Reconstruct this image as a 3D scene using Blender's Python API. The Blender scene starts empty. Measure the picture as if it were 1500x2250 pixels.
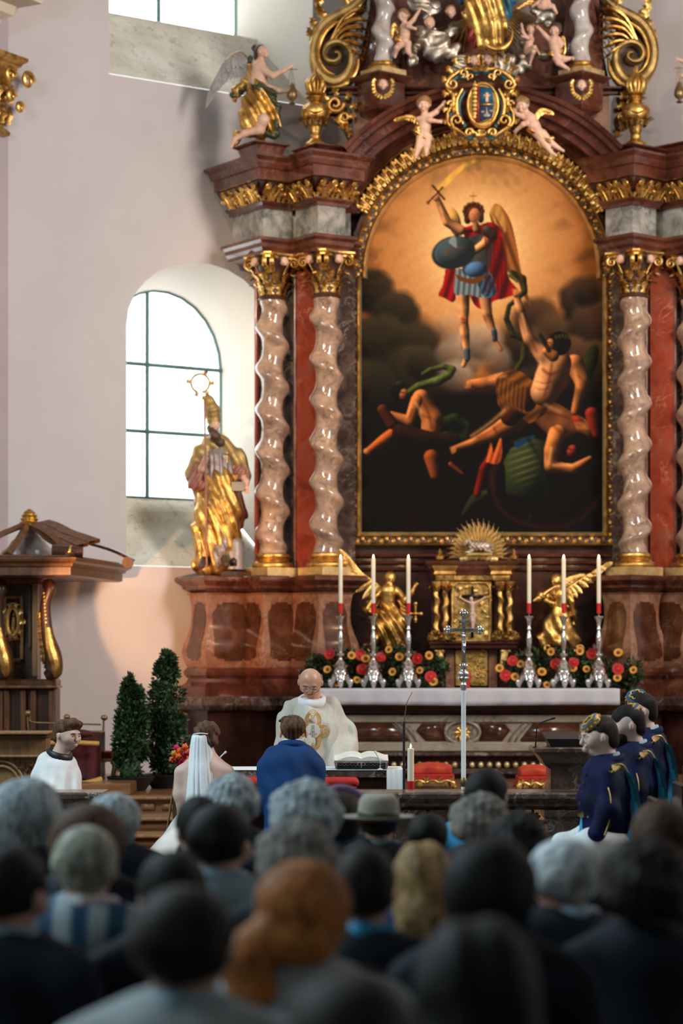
import bpy, math, random
import numpy as np
from mathutils import Vector, Matrix, Euler
random.seed(7); np.random.seed(7)
pi = math.pi
SC = bpy.context.scene
COL = SC.collection
# ------------------------------------------------------------------ camera
F, CX, CY, H = 5312.0, 750.0, 1450.0, 1.62        # focal length in px of the 1500x2250 frame, principal point, eye height
cam_d = bpy.data.cameras.new('camera'); cam = bpy.data.objects.new('camera', cam_d); COL.objects.link(cam)
cam.location = (0, 0, H); cam.rotation_euler = (pi/2, 0, 0)
cam_d.sensor_fit = 'VERTICAL'; cam_d.sensor_height = 36.0; cam_d.lens = 85.0
cam_d.shift_y = (CY-1125)/2250.0
cam_d.clip_start = 0.1; cam_d.clip_end = 200
cam_d.dof.use_dof = True; cam_d.dof.focus_distance = 16.6; cam_d.dof.aperture_fstop = 2.0
SC.camera = cam
# ------------------------------------------------------------------ sky, lights, exposure
wd = bpy.data.worlds.new('world'); SC.world = wd; wd.use_nodes = True
bg = wd.node_tree.nodes['Background']; bg.inputs[0].default_value = (0.98, 0.98, 1.0, 1); bg.inputs[1].default_value = 3.6
def area(name, loc, target, sx, sy, power, col):
    l = bpy.data.lights.new(name, 'AREA'); l.shape = 'RECTANGLE'; l.size = sx; l.size_y = sy; l.energy = power; l.color = col
    o = bpy.data.objects.new(name, l); COL.objects.link(o); o.location = loc
    o.rotation_euler = (Vector(target)-Vector(loc)).to_track_quat('-Z', 'Y').to_euler(); return o
def spot(name, loc, target, power, col, ang=50, blend=.6, rad=.05):
    l = bpy.data.lights.new(name, 'SPOT'); l.energy = power; l.color = col; l.spot_size = math.radians(ang); l.spot_blend = blend; l.shadow_soft_size = rad
    o = bpy.data.objects.new(name, l); COL.objects.link(o); o.location = loc
    o.rotation_euler = (Vector(target)-Vector(loc)).to_track_quat('-Z', 'Y').to_euler(); return o
# added fill lamps standing in for daylight; the nave walls have no windows
area('nave_fill_light', (-6.9, 12.5, 7.5), (0.8, 12.0, 1.0), 3.0, 5.0, 1250, (.66, .89, 1.0))
area('nave_fill_light', (-6.9, 5.0, 6.5), (0.5, 6.0, 1.0), 2.5, 4.0, 260, (.66, .89, 1.0))
area('nave_fill_light', (7.6, 15.0, 7.5), (-3.0, 24.0, 5.5), 3.0, 5.0, 1050, (1.0, .95, .93))
# choir: warm altar spotlights, one pair on each side of the apse
WARM = (1.0, .62, .33)
spot('altar_spotlight', (-3.05, 20.1, 1.9), (-1.45, 24.5, 2.25), 800, (1.0, .52, .23), 33, .7, .05)
spot('altar_spotlight', (-3.4, 17.5, 6.2), (.5, 24.8, 5.0), 1000, (1.0, .68, .40), 38, .8, .06)
spot('altar_spotlight', (-1.2, 15.0, 8.8), (1.4, 25.0, 4.6), 750, (1.0, .74, .48), 46, .9, .06)
spot('altar_spotlight', (4.6, 16.5, 8.8), (2.2, 24.9, 5.2), 420, (1.0, .70, .43), 60, .9, .06)
SC.view_settings.view_transform = 'Standard'; SC.view_settings.look = 'None'
SC.view_settings.exposure = 0.1; SC.view_settings.gamma = 1.0; SC.view_settings.use_curve_mapping = False
SC.cycles.use_denoising = True; SC.cycles.max_bounces = 6; SC.cycles.diffuse_bounces = 4; SC.cycles.glossy_bounces = 3
SC.cycles.transmission_bounces = 4; SC.cycles.transparent_max_bounces = 8; SC.cycles.sample_clamp_indirect = 6; SC.cycles.caustics_reflective = False
# ------------------------------------------------------------------ helpers: placing
def W(px, py, d): return np.array(((px-CX)*d/F, d, H-(py-CY)*d/F))
def X(px, d): return (px-CX)*d/F
def Z(py, d=24.35): return H-(py-CY)*d/F
ORI = {}
class G:                                         # a bag of geometry: vertices and polygons
    def __init__(s): s.v = []; s.f = []; s.n = 0
    def add(s, v, f, M=None):
        v = np.asarray(v, float).reshape(-1, 3)
        if M is not None:
            M = np.array(M); v = v @ M[:3, :3].T + M[:3, 3]
        s.v.append(v); n = s.n
        if isinstance(f, np.ndarray): s.f.append(f+n)
        else: s.f.append([tuple(i+n for i in q) for q in f])
        s.n += len(v); return s
    def join(s, g, M=None):
        for v, f, b in zip(g.v, g.f, np.cumsum([0]+[len(x) for x in g.v[:-1]])):
            f2 = (f-b) if isinstance(f, np.ndarray) else [tuple(i-b for i in q) for q in f]
            s.add(v, f2, M)
        return s
    def data(s, name, mat, smooth=True, off=(0, 0, 0)):
        V = np.concatenate(s.v)-np.array(off); me = bpy.data.meshes.new(name)
        loops = []; tot = []
        for f in s.f:
            if isinstance(f, np.ndarray):
                loops.append(f.ravel()); tot.append(np.full(len(f), f.shape[1]))
            elif f:
                loops.append(np.array([i for q in f for i in q])); tot.append(np.array([len(q) for q in f]))
        loops = np.concatenate(loops).astype(np.int32); tot = np.concatenate(tot).astype(np.int32)
        me.vertices.add(len(V)); me.vertices.foreach_set('co', V.ravel().astype(np.float32))
        me.loops.add(len(loops)); me.loops.foreach_set('vertex_index', loops)
        me.polygons.add(len(tot)); me.polygons.foreach_set('loop_start', np.concatenate(([0], np.cumsum(tot)[:-1])).astype(np.int32))
        me.polygons.foreach_set('loop_total', tot)
        me.update(calc_edges=True); me.validate()
        if smooth is not False:
            me.polygons.foreach_set('use_smooth', np.ones(len(me.polygons), bool))
            if smooth is not True:
                try: me.set_sharp_from_angle(angle=math.radians(smooth))
                except Exception: pass
        if mat is not None: me.materials.append(mat)
        return me
def tag(o, label=None, cat=None, group=None, kind=None):
    if label: o['label'] = label
    if cat: o['category'] = cat
    if group: o['group'] = group
    if kind: o['kind'] = kind
    return o
def thing(name, label, cat, loc, group=None, kind=None):
    o = bpy.data.objects.new(name, None); o.empty_display_size = .1; COL.objects.link(o); o.location = tuple(loc)
    ORI[o.name] = np.array(loc, float); return tag(o, label, cat, group, kind)
def obj(name, g, mat, parent=None, smooth=40, label=None, cat=None, group=None, kind=None, loc=None):
    org = ORI[parent.name] if parent is not None else np.array(loc if loc is not None else (0, 0, 0), float)
    me = g if isinstance(g, bpy.types.Mesh) else g.data(name, mat, smooth, org)
    o = bpy.data.objects.new(name, me); COL.objects.link(o)
    if parent is not None: o.parent = parent
    else: o.location = tuple(org)
    ORI[o.name] = org
    return tag(o, label, cat, group, kind)
def inst(name, me, M, parent=None, label=None, cat=None, group=None, kind=None):     # shared mesh data, own matrix
    o = bpy.data.objects.new(name, me); COL.objects.link(o)
    if parent is not None:
        o.parent = parent; o.matrix_local = Matrix.Translation(Vector(-ORI[parent.name])) @ M
        ORI[o.name] = ORI[parent.name]
    else: o.matrix_world = M; ORI[o.name] = np.array(M.translation)
    return tag(o, label, cat, group, kind)
def dup(root, loc, rz=None, scale=None, label=None, group=None, cat=None, children=None):
    kids = list(root.children)
    r = root.copy(); COL.objects.link(r); r.location = tuple(loc)
    if rz is not None: r.rotation_euler = (0, 0, rz)
    if scale is not None: r.scale = scale if hasattr(scale, '__len__') else (scale,)*3
    if label: r['label'] = label
    if group: r['group'] = group
    for c in kids:
        k = c.copy(); COL.objects.link(k); k.parent = r
        for c2 in list(c.children):
            k2 = c2.copy(); COL.objects.link(k2); k2.parent = k
    return r
def splitobj(name, g, mat, parent, smooth=True):      # separate pieces become separate part objects
    V = np.concatenate(g.v); par = list(range(len(V))); Fs = [q for f in g.f for q in (f.tolist() if isinstance(f, np.ndarray) else f)]
    def find(a):
        while par[a] != a: par[a] = par[par[a]]; a = par[a]
        return a
    for q in Fs:
        for b in q[1:]:
            x, y = find(q[0]), find(b)
            if x != y: par[y] = x
    rt = np.array([find(i) for i in range(len(V))]); out = []
    for r in np.unique(rt):
        idx = np.where(rt == r)[0]; mp = {int(i): j for j, i in enumerate(idx)}
        if len(idx) > 20: out.append(obj(name, G().add(V[idx], [tuple(mp[i] for i in q) for q in Fs if q[0] in mp]), mat, parent, smooth))
    return out
def TM(loc=(0, 0, 0), rot=(0, 0, 0), sc=(1, 1, 1)):
    if not hasattr(sc, '__len__'): sc = (sc,)*3
    return Matrix.LocRotScale(Vector(tuple(loc)), Euler(rot), Vector(sc))
def frame(loc, xdir, ydir, sc=1.0):                # matrix whose x,y columns follow xdir, ydir
    x = Vector(tuple(xdir)).normalized(); y = Vector(tuple(ydir)); y = (y-x*y.dot(x)).normalized(); z = x.cross(y)
    sc = sc if hasattr(sc, '__len__') else (sc,)*3
    m = Matrix((x*sc[0], y*sc[1], z*sc[2])).transposed().to_4x4(); m.translation = Vector(tuple(loc)); return m
# ------------------------------------------------------------------ helpers: shapes
def grid_faces(nu, nv, cu=False, cv=False):
    i = np.arange(nu if cu else nu-1); j = np.arange(nv if cv else nv-1); I, J = np.meshgrid(i, j, indexing='ij'); I = I.ravel(); J = J.ravel()
    a = I*nv+J; b = ((I+1) % nu)*nv+J; c = ((I+1) % nu)*nv+(J+1) % nv; d = I*nv+(J+1) % nv
    return np.stack([a, b, c, d], 1)
def box(x0, x1, y0, y1, z0, z1, g=None, b=0.0):
    g = g or G()
    if b <= 0:
        v = [(x0, y0, z0), (x1, y0, z0), (x1, y1, z0), (x0, y1, z0), (x0, y0, z1), (x1, y0, z1), (x1, y1, z1), (x0, y1, z1)]
        return g.add(v, [(0, 3, 2, 1), (4, 5, 6, 7), (0, 1, 5, 4), (1, 2, 6, 5), (2, 3, 7, 6), (3, 0, 4, 7)])
    return sweepc([(x0, y0), (x1, y0), (x1, y1), (x0, y1)], [(-b, z0), (0, z0+b), (0, z1-b), (-b, z1)], g)
def normals2(P, closed):
    P = np.asarray(P, float); n = len(P); out = []
    for i in range(n):
        if closed: a, b, c = P[i-1], P[i], P[(i+1) % n]
        else: a, b, c = P[max(i-1, 0)], P[i], P[min(i+1, n-1)]
        d1 = b-a; d2 = c-b
        if np.hypot(*d1) < 1e-9: d1 = d2
        if np.hypot(*d2) < 1e-9: d2 = d1
        d1 = d1/np.hypot(*d1); d2 = d2/np.hypot(*d2)
        n1 = np.array((d1[1], -d1[0])); n2 = np.array((d2[1], -d2[0])); m = n1+n2; L = m.dot(m)
        out.append(m*2/max(L, .35))
    return np.array(out)
def sweepc(poly, prof, g=None, cap=True):         # closed plan polygon (counter-clockwise seen from above), profile (offset, z)
    g = g or G(); P = np.asarray(poly, float); N = normals2(P, True); n = len(P); m = len(prof)
    V = [np.concatenate([P+N*o, np.full((n, 1), z)], 1) for o, z in prof]
    g.add(np.concatenate(V), grid_faces(m, n, False, True)[:, [0, 3, 2, 1]])
    if cap:
        g.add(V[0], [tuple(range(n))[::-1]]); g.add(V[-1], [tuple(range(n))])
    return g
def sweepo(poly, prof, g=None):                   # open plan polyline running to +x, profile (offset, z); outward is -y
    g = g or G(); P = np.asarray(poly, float); N = normals2(P, False); n = len(P)
    V = [np.concatenate([P+N*o, np.full((n, 1), z)], 1) for o, z in prof]
    return g.add(np.concatenate(V), grid_faces(len(prof), n)[:, [0, 3, 2, 1]])
def lathe(prof, c=(0, 0, 0), n=24, g=None, sx=1, sy=1, lob=0, la=0, ph=0):
    g = g or G(); t = np.arange(n)*2*pi/n+ph; V = []
    m = 1+la*np.cos(lob*t) if lob else np.ones(n)
    for r, z in prof: V.append(np.stack([np.cos(t)*r*sx*m, np.sin(t)*r*sy*m, np.full(n, z)], 1))
    g.add(np.concatenate(V)+np.array(c), grid_faces(len(prof), n, False, True)[:, [0, 3, 2, 1]])
    if prof[0][0] > 1e-4: g.add(V[0]+np.array(c), [tuple(range(n))[::-1]])
    if prof[-1][0] > 1e-4: g.add(V[-1]+np.array(c), [tuple(range(n))])
    return g
def smooth_path(P, n):
    P = np.asarray(P, float)
    if len(P) < 3: t = np.linspace(0, 1, n)[:, None]; return P[0]*(1-t)+P[-1]*t
    Q = np.vstack([2*P[0]-P[1], P, 2*P[-1]-P[-2]]); out = []; m = len(P)-1
    for u in np.linspace(0, m-1e-6, n):
        i = int(u); t = u-i; a, b, c, d = Q[i:i+4]
        out.append(.5*((2*b)+(c-a)*t+(2*a-5*b+4*c-d)*t*t+(3*b-a-3*c+d)*t**3))
    return np.array(out)
def tube(P, r, g=None, n=8, ns=None, flat=1.0, up=None, close=False):
    g = g or G(); P = np.asarray(P, float)
    r = np.asarray(r if hasattr(r, '__len__') else [r]*len(P), float)
    if ns:
        rr = np.interp(np.linspace(0, 1, ns), np.linspace(0, 1, len(r)), r); P = smooth_path(P, ns); r = rr
    elif len(r) != len(P): r = np.interp(np.linspace(0, 1, len(P)), np.linspace(0, 1, len(r)), r)
    T = np.gradient(P, axis=0); T /= np.maximum(np.linalg.norm(T, axis=1), 1e-9)[:, None]
    u = np.array(up, float) if up is not None else (np.array((0, 0, 1.)) if abs(T[0][2]) < .9 else np.array((1., 0, 0)))
    A = np.arange(n)*2*pi/n; V = []
    for p, t, q in zip(P, T, r):
        a = np.cross(t, u)
        if np.linalg.norm(a) < 1e-6: a = np.cross(t, (0, 1, .01))
        a /= np.linalg.norm(a); b = np.cross(a, t)
        if up is None: u = b
        V.append(p+np.outer(np.cos(A), a)*q+np.outer(np.sin(A), b)*q*flat)
    g.add(np.concatenate(V), grid_faces(len(P), n, close, True))
    if not close:
        g.add(V[0], [tuple(range(n))]); g.add(V[-1], [tuple(range(n))[::-1]])
    return g
def ball(c, r, g=None, n=10, rot=None):
    g = g or G(); r = np.array(r if hasattr(r, '__len__') else (r,)*3, float)
    ph = np.linspace(0, pi, n//2+2); th = np.arange(n)*2*pi/n; V = []
    for p in ph: V.append(np.stack([np.sin(p)*np.cos(th), np.sin(p)*np.sin(th), np.full(n, np.cos(p))], 1))
    V = np.concatenate(V)*r
    if rot is not None: V = V @ np.array(Euler(rot).to_matrix()).T
    return g.add(V+np.array(c), grid_faces(len(ph), n, False, True))
def prism(pts, y0, y1, g=None):                    # polygon in x,z given clockwise or not, extruded along y
    g = g or G(); n = len(pts); P = np.asarray(pts, float)
    if sum(P[i-1][0]*P[i][1]-P[i][0]*P[i-1][1] for i in range(n)) < 0: P = P[::-1]
    a = np.stack([P[:, 0], np.full(n, y0), P[:, 1]], 1); b = np.stack([P[:, 0], np.full(n, y1), P[:, 1]], 1)
    g.add(np.vstack([a, b]), [tuple(range(n)), tuple(range(n, 2*n))[::-1]]+[(i, i+n, (i+1) % n+n, (i+1) % n) for i in range(n)])
    return g
def path_sweep(path, prof, g=None, closed=False):  # path in x,z plane; profile (offset to the left of travel, y)
    g = g or G(); P = np.asarray(path, float); N = normals2(P, closed); n = len(P); V = []
    for o, y in prof:
        Q = P-N*o; V.append(np.stack([Q[:, 0], np.full(n, y), Q[:, 1]], 1))
    return g.add(np.concatenate(V), grid_faces(len(prof), n, False, closed))
def leaf(L=1.0, Wd=.4, lobes=5, curl=.5, thick=.05, nu=19, rib=.1, cut=.6, bend=0.0):
    """acanthus leaf lying along +y, facing +z, tip curling forward (+z)"""
    g = G(); us = np.linspace(0, 1, nu); V = []
    for u in us:
        w = Wd*(.35+.65*math.sin(pi*min(1, u*.95+.08)))*(1-cut*(1-abs(math.sin(lobes*pi*u))))*(1 if u < .97 else .3)
        ang = curl*u*u*2.4; y = L*(u*math.cos(ang*.5)); z = L*(u*math.sin(ang*.55))*.6
        xo = bend*u*u*L
        for s in (-1, -.5, 0, .5, 1):
            V.append((xo+s*w, y-abs(s)*.06*L*math.sin(lobes*pi*u), z+rib*L*(.5-abs(abs(s)-.5)*1.4)*.5+(.06*L if s == 0 else 0)))
    V = np.array(V); m = len(V); B = V.copy(); B[:, 2] -= thick*L
    g.add(np.vstack([V, B]), np.vstack([grid_faces(nu, 5)[:, [0, 1, 2, 3]], grid_faces(nu, 5)[:, [0, 3, 2, 1]]+m]))
    return g
def scroll(r0, r1, turns, g=None, rt=(.1, .05), c=(0, 0), a0=0.0, n=28, dirn=1, zz=0.0, flat=1.0, tail=None):
    """spiral tube in the local x,y plane from radius r0 in to r1"""
    t = np.linspace(0, 1, n); a = a0+dirn*t*turns*2*pi; r = r0+(r1-r0)*t**.8
    P = np.stack([c[0]+np.cos(a)*r, c[1]+np.sin(a)*r, np.full(n, zz)], 1)
    if tail is not None: P = np.vstack([smooth_path(np.array([(q[0], q[1], zz) for q in tail]+[tuple(P[0])]), 8)[:-1], P])
    return tube(P, np.interp(np.linspace(0, 1, len(P)), [0, .3, 1], [rt[0]*.6, rt[0], rt[1]]), g, 7, None, flat, up=(0, 0, 1))
# ------------------------------------------------------------------ helpers: organic bodies (smooth union of limbs, meshed)
def _nets(f, lo, h):
    f = f.astype(np.float32); s = f < 0
    c = np.zeros(tuple(np.array(f.shape)-1), np.int8)
    for dx in (0, 1):
        for dy in (0, 1):
            for dz in (0, 1): c += s[dx:f.shape[0]-1+dx, dy:f.shape[1]-1+dy, dz:f.shape[2]-1+dz]
    ids = np.argwhere((c > 0) & (c < 8)); idx = np.full(c.shape, -1, np.int64); idx[tuple(ids.T)] = np.arange(len(ids))
    pos = np.zeros((len(ids), 3)); cnt = np.zeros(len(ids))
    cor = [(x, y, z) for x in (0, 1) for y in (0, 1) for z in (0, 1)]
    for a in cor:
        for b in cor:
            if sum(abs(p-q) for p, q in zip(a, b)) == 1 and a < b:
                fa = f[tuple((ids+a).T)]; fb = f[tuple((ids+b).T)]; m = (fa < 0) != (fb < 0)
                t = np.where(m, fa/np.where(m, fa-fb, 1), 0)
                pos += np.where(m[:, None], np.array(a)+t[:, None]*(np.array(b)-np.array(a)), 0); cnt += m
    V = (ids+pos/cnt[:, None])*h+lo; Q = []
    for ax in range(3):
        o1, o2 = [(1, 2), (2, 0), (0, 1)][ax]
        sl0 = [slice(1, -1)]*3; sl1 = [slice(1, -1)]*3; sl0[ax] = slice(0, -1); sl1[ax] = slice(1, None)
        A = s[tuple(sl0)]; B = s[tuple(sl1)]; off = np.array([1, 1, 1]); off[ax] = 0
        for flip, m in ((False, A & ~B), (True, ~A & B)):
            e = np.argwhere(m)+off
            if not len(e): continue
            d1 = np.zeros(3, int); d1[o1] = 1; d2 = np.zeros(3, int); d2[o2] = 1
            q = np.stack([idx[tuple((e-d1-d2).T)], idx[tuple((e-d2).T)], idx[tuple(e.T)], idx[tuple((e-d1).T)]], 1)
            Q.append(q[:, ::-1] if flip else q)
    return V, np.vstack(Q)
def sines(P, fr, seed=0, n=5):
    R = np.random.RandomState(seed); o = 0
    for _ in range(n):
        k = R.normal(size=3); k *= fr*R.uniform(.6, 1.5)/np.linalg.norm(k); o = o+np.sin(P[0]*k[0]+P[1]*k[1]+P[2]*k[2]+R.uniform(0, 6.3))
    return o/n
class SD:
    """body from limbs: c = tapered limb, e = ellipsoid, n* = subtract. Coordinates local, M places the result."""
    def __init__(s): s.it = []
    def c(s, a, b, ra, rb=None, k=.02, m=1): s.it.append(('c', np.array(a, float), np.array(b, float), ra, ra if rb is None else rb, k, m)); return s
    def ch(s, pts, rs, k=.02):
        if len(rs) != len(pts): rs = list(np.interp(np.linspace(0, 1, len(pts)), np.linspace(0, 1, len(rs)), rs))
        for i in range(len(pts)-1): s.c(pts[i], pts[i+1], rs[i], rs[i+1], k)
        return s
    def e(s, c, r, k=.02, rot=None, m=1): s.it.append(('e', np.array(c, float), np.array(r if hasattr(r, '__len__') else (r,)*3, float), rot, None, k, m)); return s
    def bx(s, c, r, k=.02, rot=None, m=1): s.it.append(('b', np.array(c, float), np.array(r, float), rot, None, k, m)); return s
    def mesh(s, h, disp=None, g=None, M=None, pad=0.0, clip=None):
        lo = np.full(3, 1e9); hi = -lo
        for t, a, b, ra, rb, k, m in s.it:
            if m < 0: continue
            if t == 'c':
                r = max(ra, rb); lo = np.minimum(lo, np.minimum(a, b)-r); hi = np.maximum(hi, np.maximum(a, b)+r)
            else:
                r = b if ra is None else np.full(3, np.linalg.norm(b) if t == 'b' else b.max()); lo = np.minimum(lo, a-r); hi = np.maximum(hi, a+r)
        lo = lo-h*2.5-pad; hi = hi+h*2.5+pad
        if clip: lo = np.maximum(lo, clip[0]-h*2); hi = np.minimum(hi, clip[1]+h*2)
        n = np.maximum(np.ceil((hi-lo)/h).astype(int)+1, 4)
        P = np.meshgrid(*[(lo[i]+np.arange(n[i])*h).astype(np.float32) for i in range(3)], indexing='ij', sparse=False)
        D = np.full(tuple(n), 1e3, np.float32)
        for t, a, b, ra, rb, k, m in s.it:
            if t == 'c':
                # evaluate only near the limb
                r = max(ra, rb)+k+h*3; A = np.minimum(a, b)-r; B = np.maximum(a, b)+r
            else:
                r = (np.linalg.norm(b) if t == 'b' else b.max()) if ra is not None else b; A = a-r-k-h*3; B = a+r+k+h*3
            i0 = np.clip(np.floor((A-lo)/h).astype(int), 0, n); i1 = np.clip(np.ceil((B-lo)/h).astype(int)+1, 0, n)
            sl = tuple(slice(x, y) for x, y in zip(i0, i1))
            if min(i1-i0) <= 0: continue
            q = [p[sl] for p in P]
            if t == 'c':
                ba = b-a; L = max(ba.dot(ba), 1e-9); pa = [q[i]-a[i] for i in range(3)]
                hh = np.clip((pa[0]*ba[0]+pa[1]*ba[1]+pa[2]*ba[2])/L, 0, 1)
                d = np.sqrt((pa[0]-hh*ba[0])**2+(pa[1]-hh*ba[1])**2+(pa[2]-hh*ba[2])**2)-(ra+(rb-ra)*hh)
            else:
                w = [q[i]-a[i] for i in range(3)]
                if ra is not None:
                    R = np.array(Euler(ra).to_matrix()); w = [w[0]*R[0, i]+w[1]*R[1, i]+w[2]*R[2, i] for i in range(3)]
                if t == 'e':
                    k0 = np.sqrt((w[0]/b[0])**2+(w[1]/b[1])**2+(w[2]/b[2])**2)+1e-6
                    k1 = np.sqrt((w[0]/b[0]**2)**2+(w[1]/b[1]**2)**2+(w[2]/b[2]**2)**2)+1e-6; d = k0*(k0-1)/k1
                else:
                    e = [np.abs(w[i])-b[i] for i in range(3)]
                    d = np.sqrt(sum(np.maximum(x, 0)**2 for x in e))+np.minimum(np.maximum(np.maximum(e[0], e[1]), e[2]), 0)
            cur = D[sl]
            if m > 0:
                kk = np.maximum(k-np.abs(cur-d), 0)/max(k, 1e-6); D[sl] = np.minimum(cur, d)-kk*kk*k*.25
            else:
                kk = np.maximum(k-np.abs(cur+d), 0)/max(k, 1e-6); D[sl] = np.maximum(cur, -d)+kk*kk*k*.25
        if disp is not None:
            near = np.abs(D) < .06+h*2; D[near] += disp([p[near] for p in P]).astype(np.float32)
        if clip:
            for i in range(3): D = np.maximum(D, np.maximum(clip[0][i]-P[i], P[i]-clip[1][i]))
        D[0], D[-1], D[:, 0], D[:, -1], D[:, :, 0], D[:, :, -1] = (1.0,)*6
        V, Q = _nets(D, lo, h); g = g or G(); g.add(V, Q, M); return g
# ------------------------------------------------------------------ materials
def _mat(name):
    m = bpy.data.materials.new(name); m.use_nodes = True; nt = m.node_tree; b = nt.nodes['Principled BSDF']; return m, nt, b
def c4(c): return (c[0], c[1], c[2], 1)
def coord(nt, space='pos', sc=(1, 1, 1)):
    if space == 'pos': o = nt.nodes.new('ShaderNodeNewGeometry').outputs['Position']
    else: o = nt.nodes.new('ShaderNodeTexCoord').outputs['Object']
    if sc != (1, 1, 1):
        mp = nt.nodes.new('ShaderNodeMapping'); mp.inputs['Scale'].default_value = sc; nt.links.new(o, mp.inputs[0]); o = mp.outputs[0]
    return o
def noise(nt, v, scale, detail=4, rough=.6, dist=0.0):
    n = nt.nodes.new('ShaderNodeTexNoise'); n.inputs['Scale'].default_value = scale; n.inputs['Detail'].default_value = detail
    n.inputs['Roughness'].default_value = rough; n.inputs['Distortion'].default_value = dist; nt.links.new(v, n.inputs['Vector']); return n.outputs['Fac']
def ramp(nt, f, stops):
    r = nt.nodes.new('ShaderNodeValToRGB'); e = r.color_ramp.elements
    e[0].position, e[0].color = stops[0][0], c4(stops[0][1]); e[1].position, e[1].color = stops[-1][0], c4(stops[-1][1])
    for p, c in stops[1:-1]: x = e.new(p); x.color = c4(c)
    nt.links.new(f, r.inputs[0]); return r.outputs[0]
def mixc(nt, f, a, b):
    m = nt.nodes.new('ShaderNodeMix'); m.data_type = 'RGBA'
    for s, v in ((0, f), (6, a), (7, b)):
        if isinstance(v, (int, float)): m.inputs[s].default_value = v
        elif isinstance(v, tuple): m.inputs[s].default_value = c4(v)
        else: nt.links.new(v, m.inputs[s])
    return m.outputs[2]
def bump(nt, b, h, strength, dist=.01):
    n = nt.nodes.new('ShaderNodeBump'); n.inputs['Strength'].default_value = strength; n.inputs['Distance'].default_value = dist
    nt.links.new(h, n.inputs['Height']); nt.links.new(n.outputs[0], b.inputs['Normal'])
def pbr(name, col, rough=.6, metal=0.0, col2=None, vs=6.0, bs=0, bst=.3, bd=.01, spec=.5, sc=(1, 1, 1), space='pos', sheen=0, coat=0, lo=.35, hi=.65, sss=0, dist=0.0):
    m, nt, b = _mat(name); b.inputs['Roughness'].default_value = rough; b.inputs['Metallic'].default_value = metal
    b.inputs['Base Color'].default_value = c4(col); b.inputs['Specular IOR Level'].default_value = spec
    b.inputs['Sheen Weight'].default_value = sheen; b.inputs['Coat Weight'].default_value = coat; b.inputs['Coat Roughness'].default_value = .12
    v = coord(nt, space, sc)
    c2 = col2 or tuple(x*.82 for x in col)
    nt.links.new(ramp(nt, noise(nt, v, vs, 5, .6, dist), [(lo, c2), (hi, col)]), b.inputs['Base Color'])
    if bs: bump(nt, b, noise(nt, v, bs, 3), bst, bd)
    if sss:
        b.inputs['Subsurface Weight'].default_value = sss; b.inputs['Subsurface Radius'].default_value = (.02, .008, .004); b.inputs['Subsurface Scale'].default_value = .5
    return m
def marble(name, a, b_, c, vein, vs=3.5, rough=.18, vein_w=.012, vein_amt=.8, vsc=2.2, sc=(1, 1, 1), coat=.3):
    m, nt, b = _mat(name); v = coord(nt, 'pos', sc)
    base = ramp(nt, noise(nt, v, vs, 7, .62, .6), [(.3, a), (.5, b_), (.68, c)])
    n2 = noise(nt, v, vsc, 6, .6, 1.2)
    vr = ramp(nt, n2, [(.5-vein_w*2.2, (0, 0, 0)), (.5, (vein_amt,)*3), (.5+vein_w*2.2, (0, 0, 0))])
    patch = ramp(nt, noise(nt, v, vsc*.8, 2), [(.45, (0, 0, 0)), (.62, (1, 1, 1))])
    mu = nt.nodes.new('ShaderNodeMath'); mu.operation = 'MULTIPLY'; nt.links.new(vr, mu.inputs[0]); nt.links.new(patch, mu.inputs[1])
    nt.links.new(mixc(nt, mu.outputs[0], base, vein), b.inputs['Base Color'])
    b.inputs['Roughness'].default_value = rough; b.inputs['Coat Weight'].default_value = coat; b.inputs['Coat Roughness'].default_value = .08
    return m
def wood(name, a, b_, rough=.4, sc=(14, 14, 1.4), coat=.15):
    m, nt, b = _mat(name); v = coord(nt, 'pos', sc)
    n = noise(nt, v, 1.6, 6, .6, .8); nt.links.new(ramp(nt, n, [(.3, a), (.7, b_)]), b.inputs['Base Color'])
    b.inputs['Roughness'].default_value = rough; b.inputs['Coat Weight'].default_value = coat; bump(nt, b, n, .15, .004); return m
def gild(name, col, rough, dark, bs=26, bst=.35, metal=1.0, lo=.36, hi=.6):
    m, nt, b = _mat(name); v = coord(nt, 'pos')
    nt.links.new(ramp(nt, noise(nt, v, 9, 5), [(lo, dark), (hi, col)]), b.inputs['Base Color'])
    nt.links.new(ramp(nt, noise(nt, v, 20, 4), [(.3, (rough*1.5,)*3), (.7, (rough*.8,)*3)]), b.inputs['Roughness'])
    b.inputs['Metallic'].default_value = metal; bump(nt, b, noise(nt, v, bs, 3), bst, .01); return m
M = {}
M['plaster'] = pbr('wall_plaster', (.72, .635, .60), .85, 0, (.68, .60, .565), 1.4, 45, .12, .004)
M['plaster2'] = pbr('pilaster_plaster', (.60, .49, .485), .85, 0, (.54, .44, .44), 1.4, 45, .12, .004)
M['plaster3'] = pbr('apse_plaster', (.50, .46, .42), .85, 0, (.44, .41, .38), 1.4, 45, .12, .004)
M['reveal'] = pbr('reveal_plaster', (.84, .78, .70), .85, 0, (.80, .74, .66), 1.4, 45, .1, .004)
def mouldy():
    m, nt, b = _mat('stained_sill_plaster'); v = coord(nt)
    base = ramp(nt, noise(nt, v, 2.5, 6), [(.3, (.60, .56, .45)), (.6, (.76, .73, .63))])
    sp = ramp(nt, noise(nt, v, 7, 8, .75, 1.5), [(.54, (0, 0, 0)), (.66, (1, 1, 1))])
    sp2 = ramp(nt, noise(nt, v, 26, 6, .7), [(.60, (0, 0, 0)), (.68, (.7, .7, .7))])
    nt.links.new(mixc(nt, sp2, mixc(nt, sp, base, (.42, .40, .32)), (.28, .27, .24)), b.inputs['Base Color']); b.inputs['Roughness'].default_value = .9; return m
M['sill'] = mouldy()
M['floor'] = pbr('stone_floor', (.17, .145, .12), .5, 0, (.12, .10, .085), 3, 30, .1)
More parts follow.
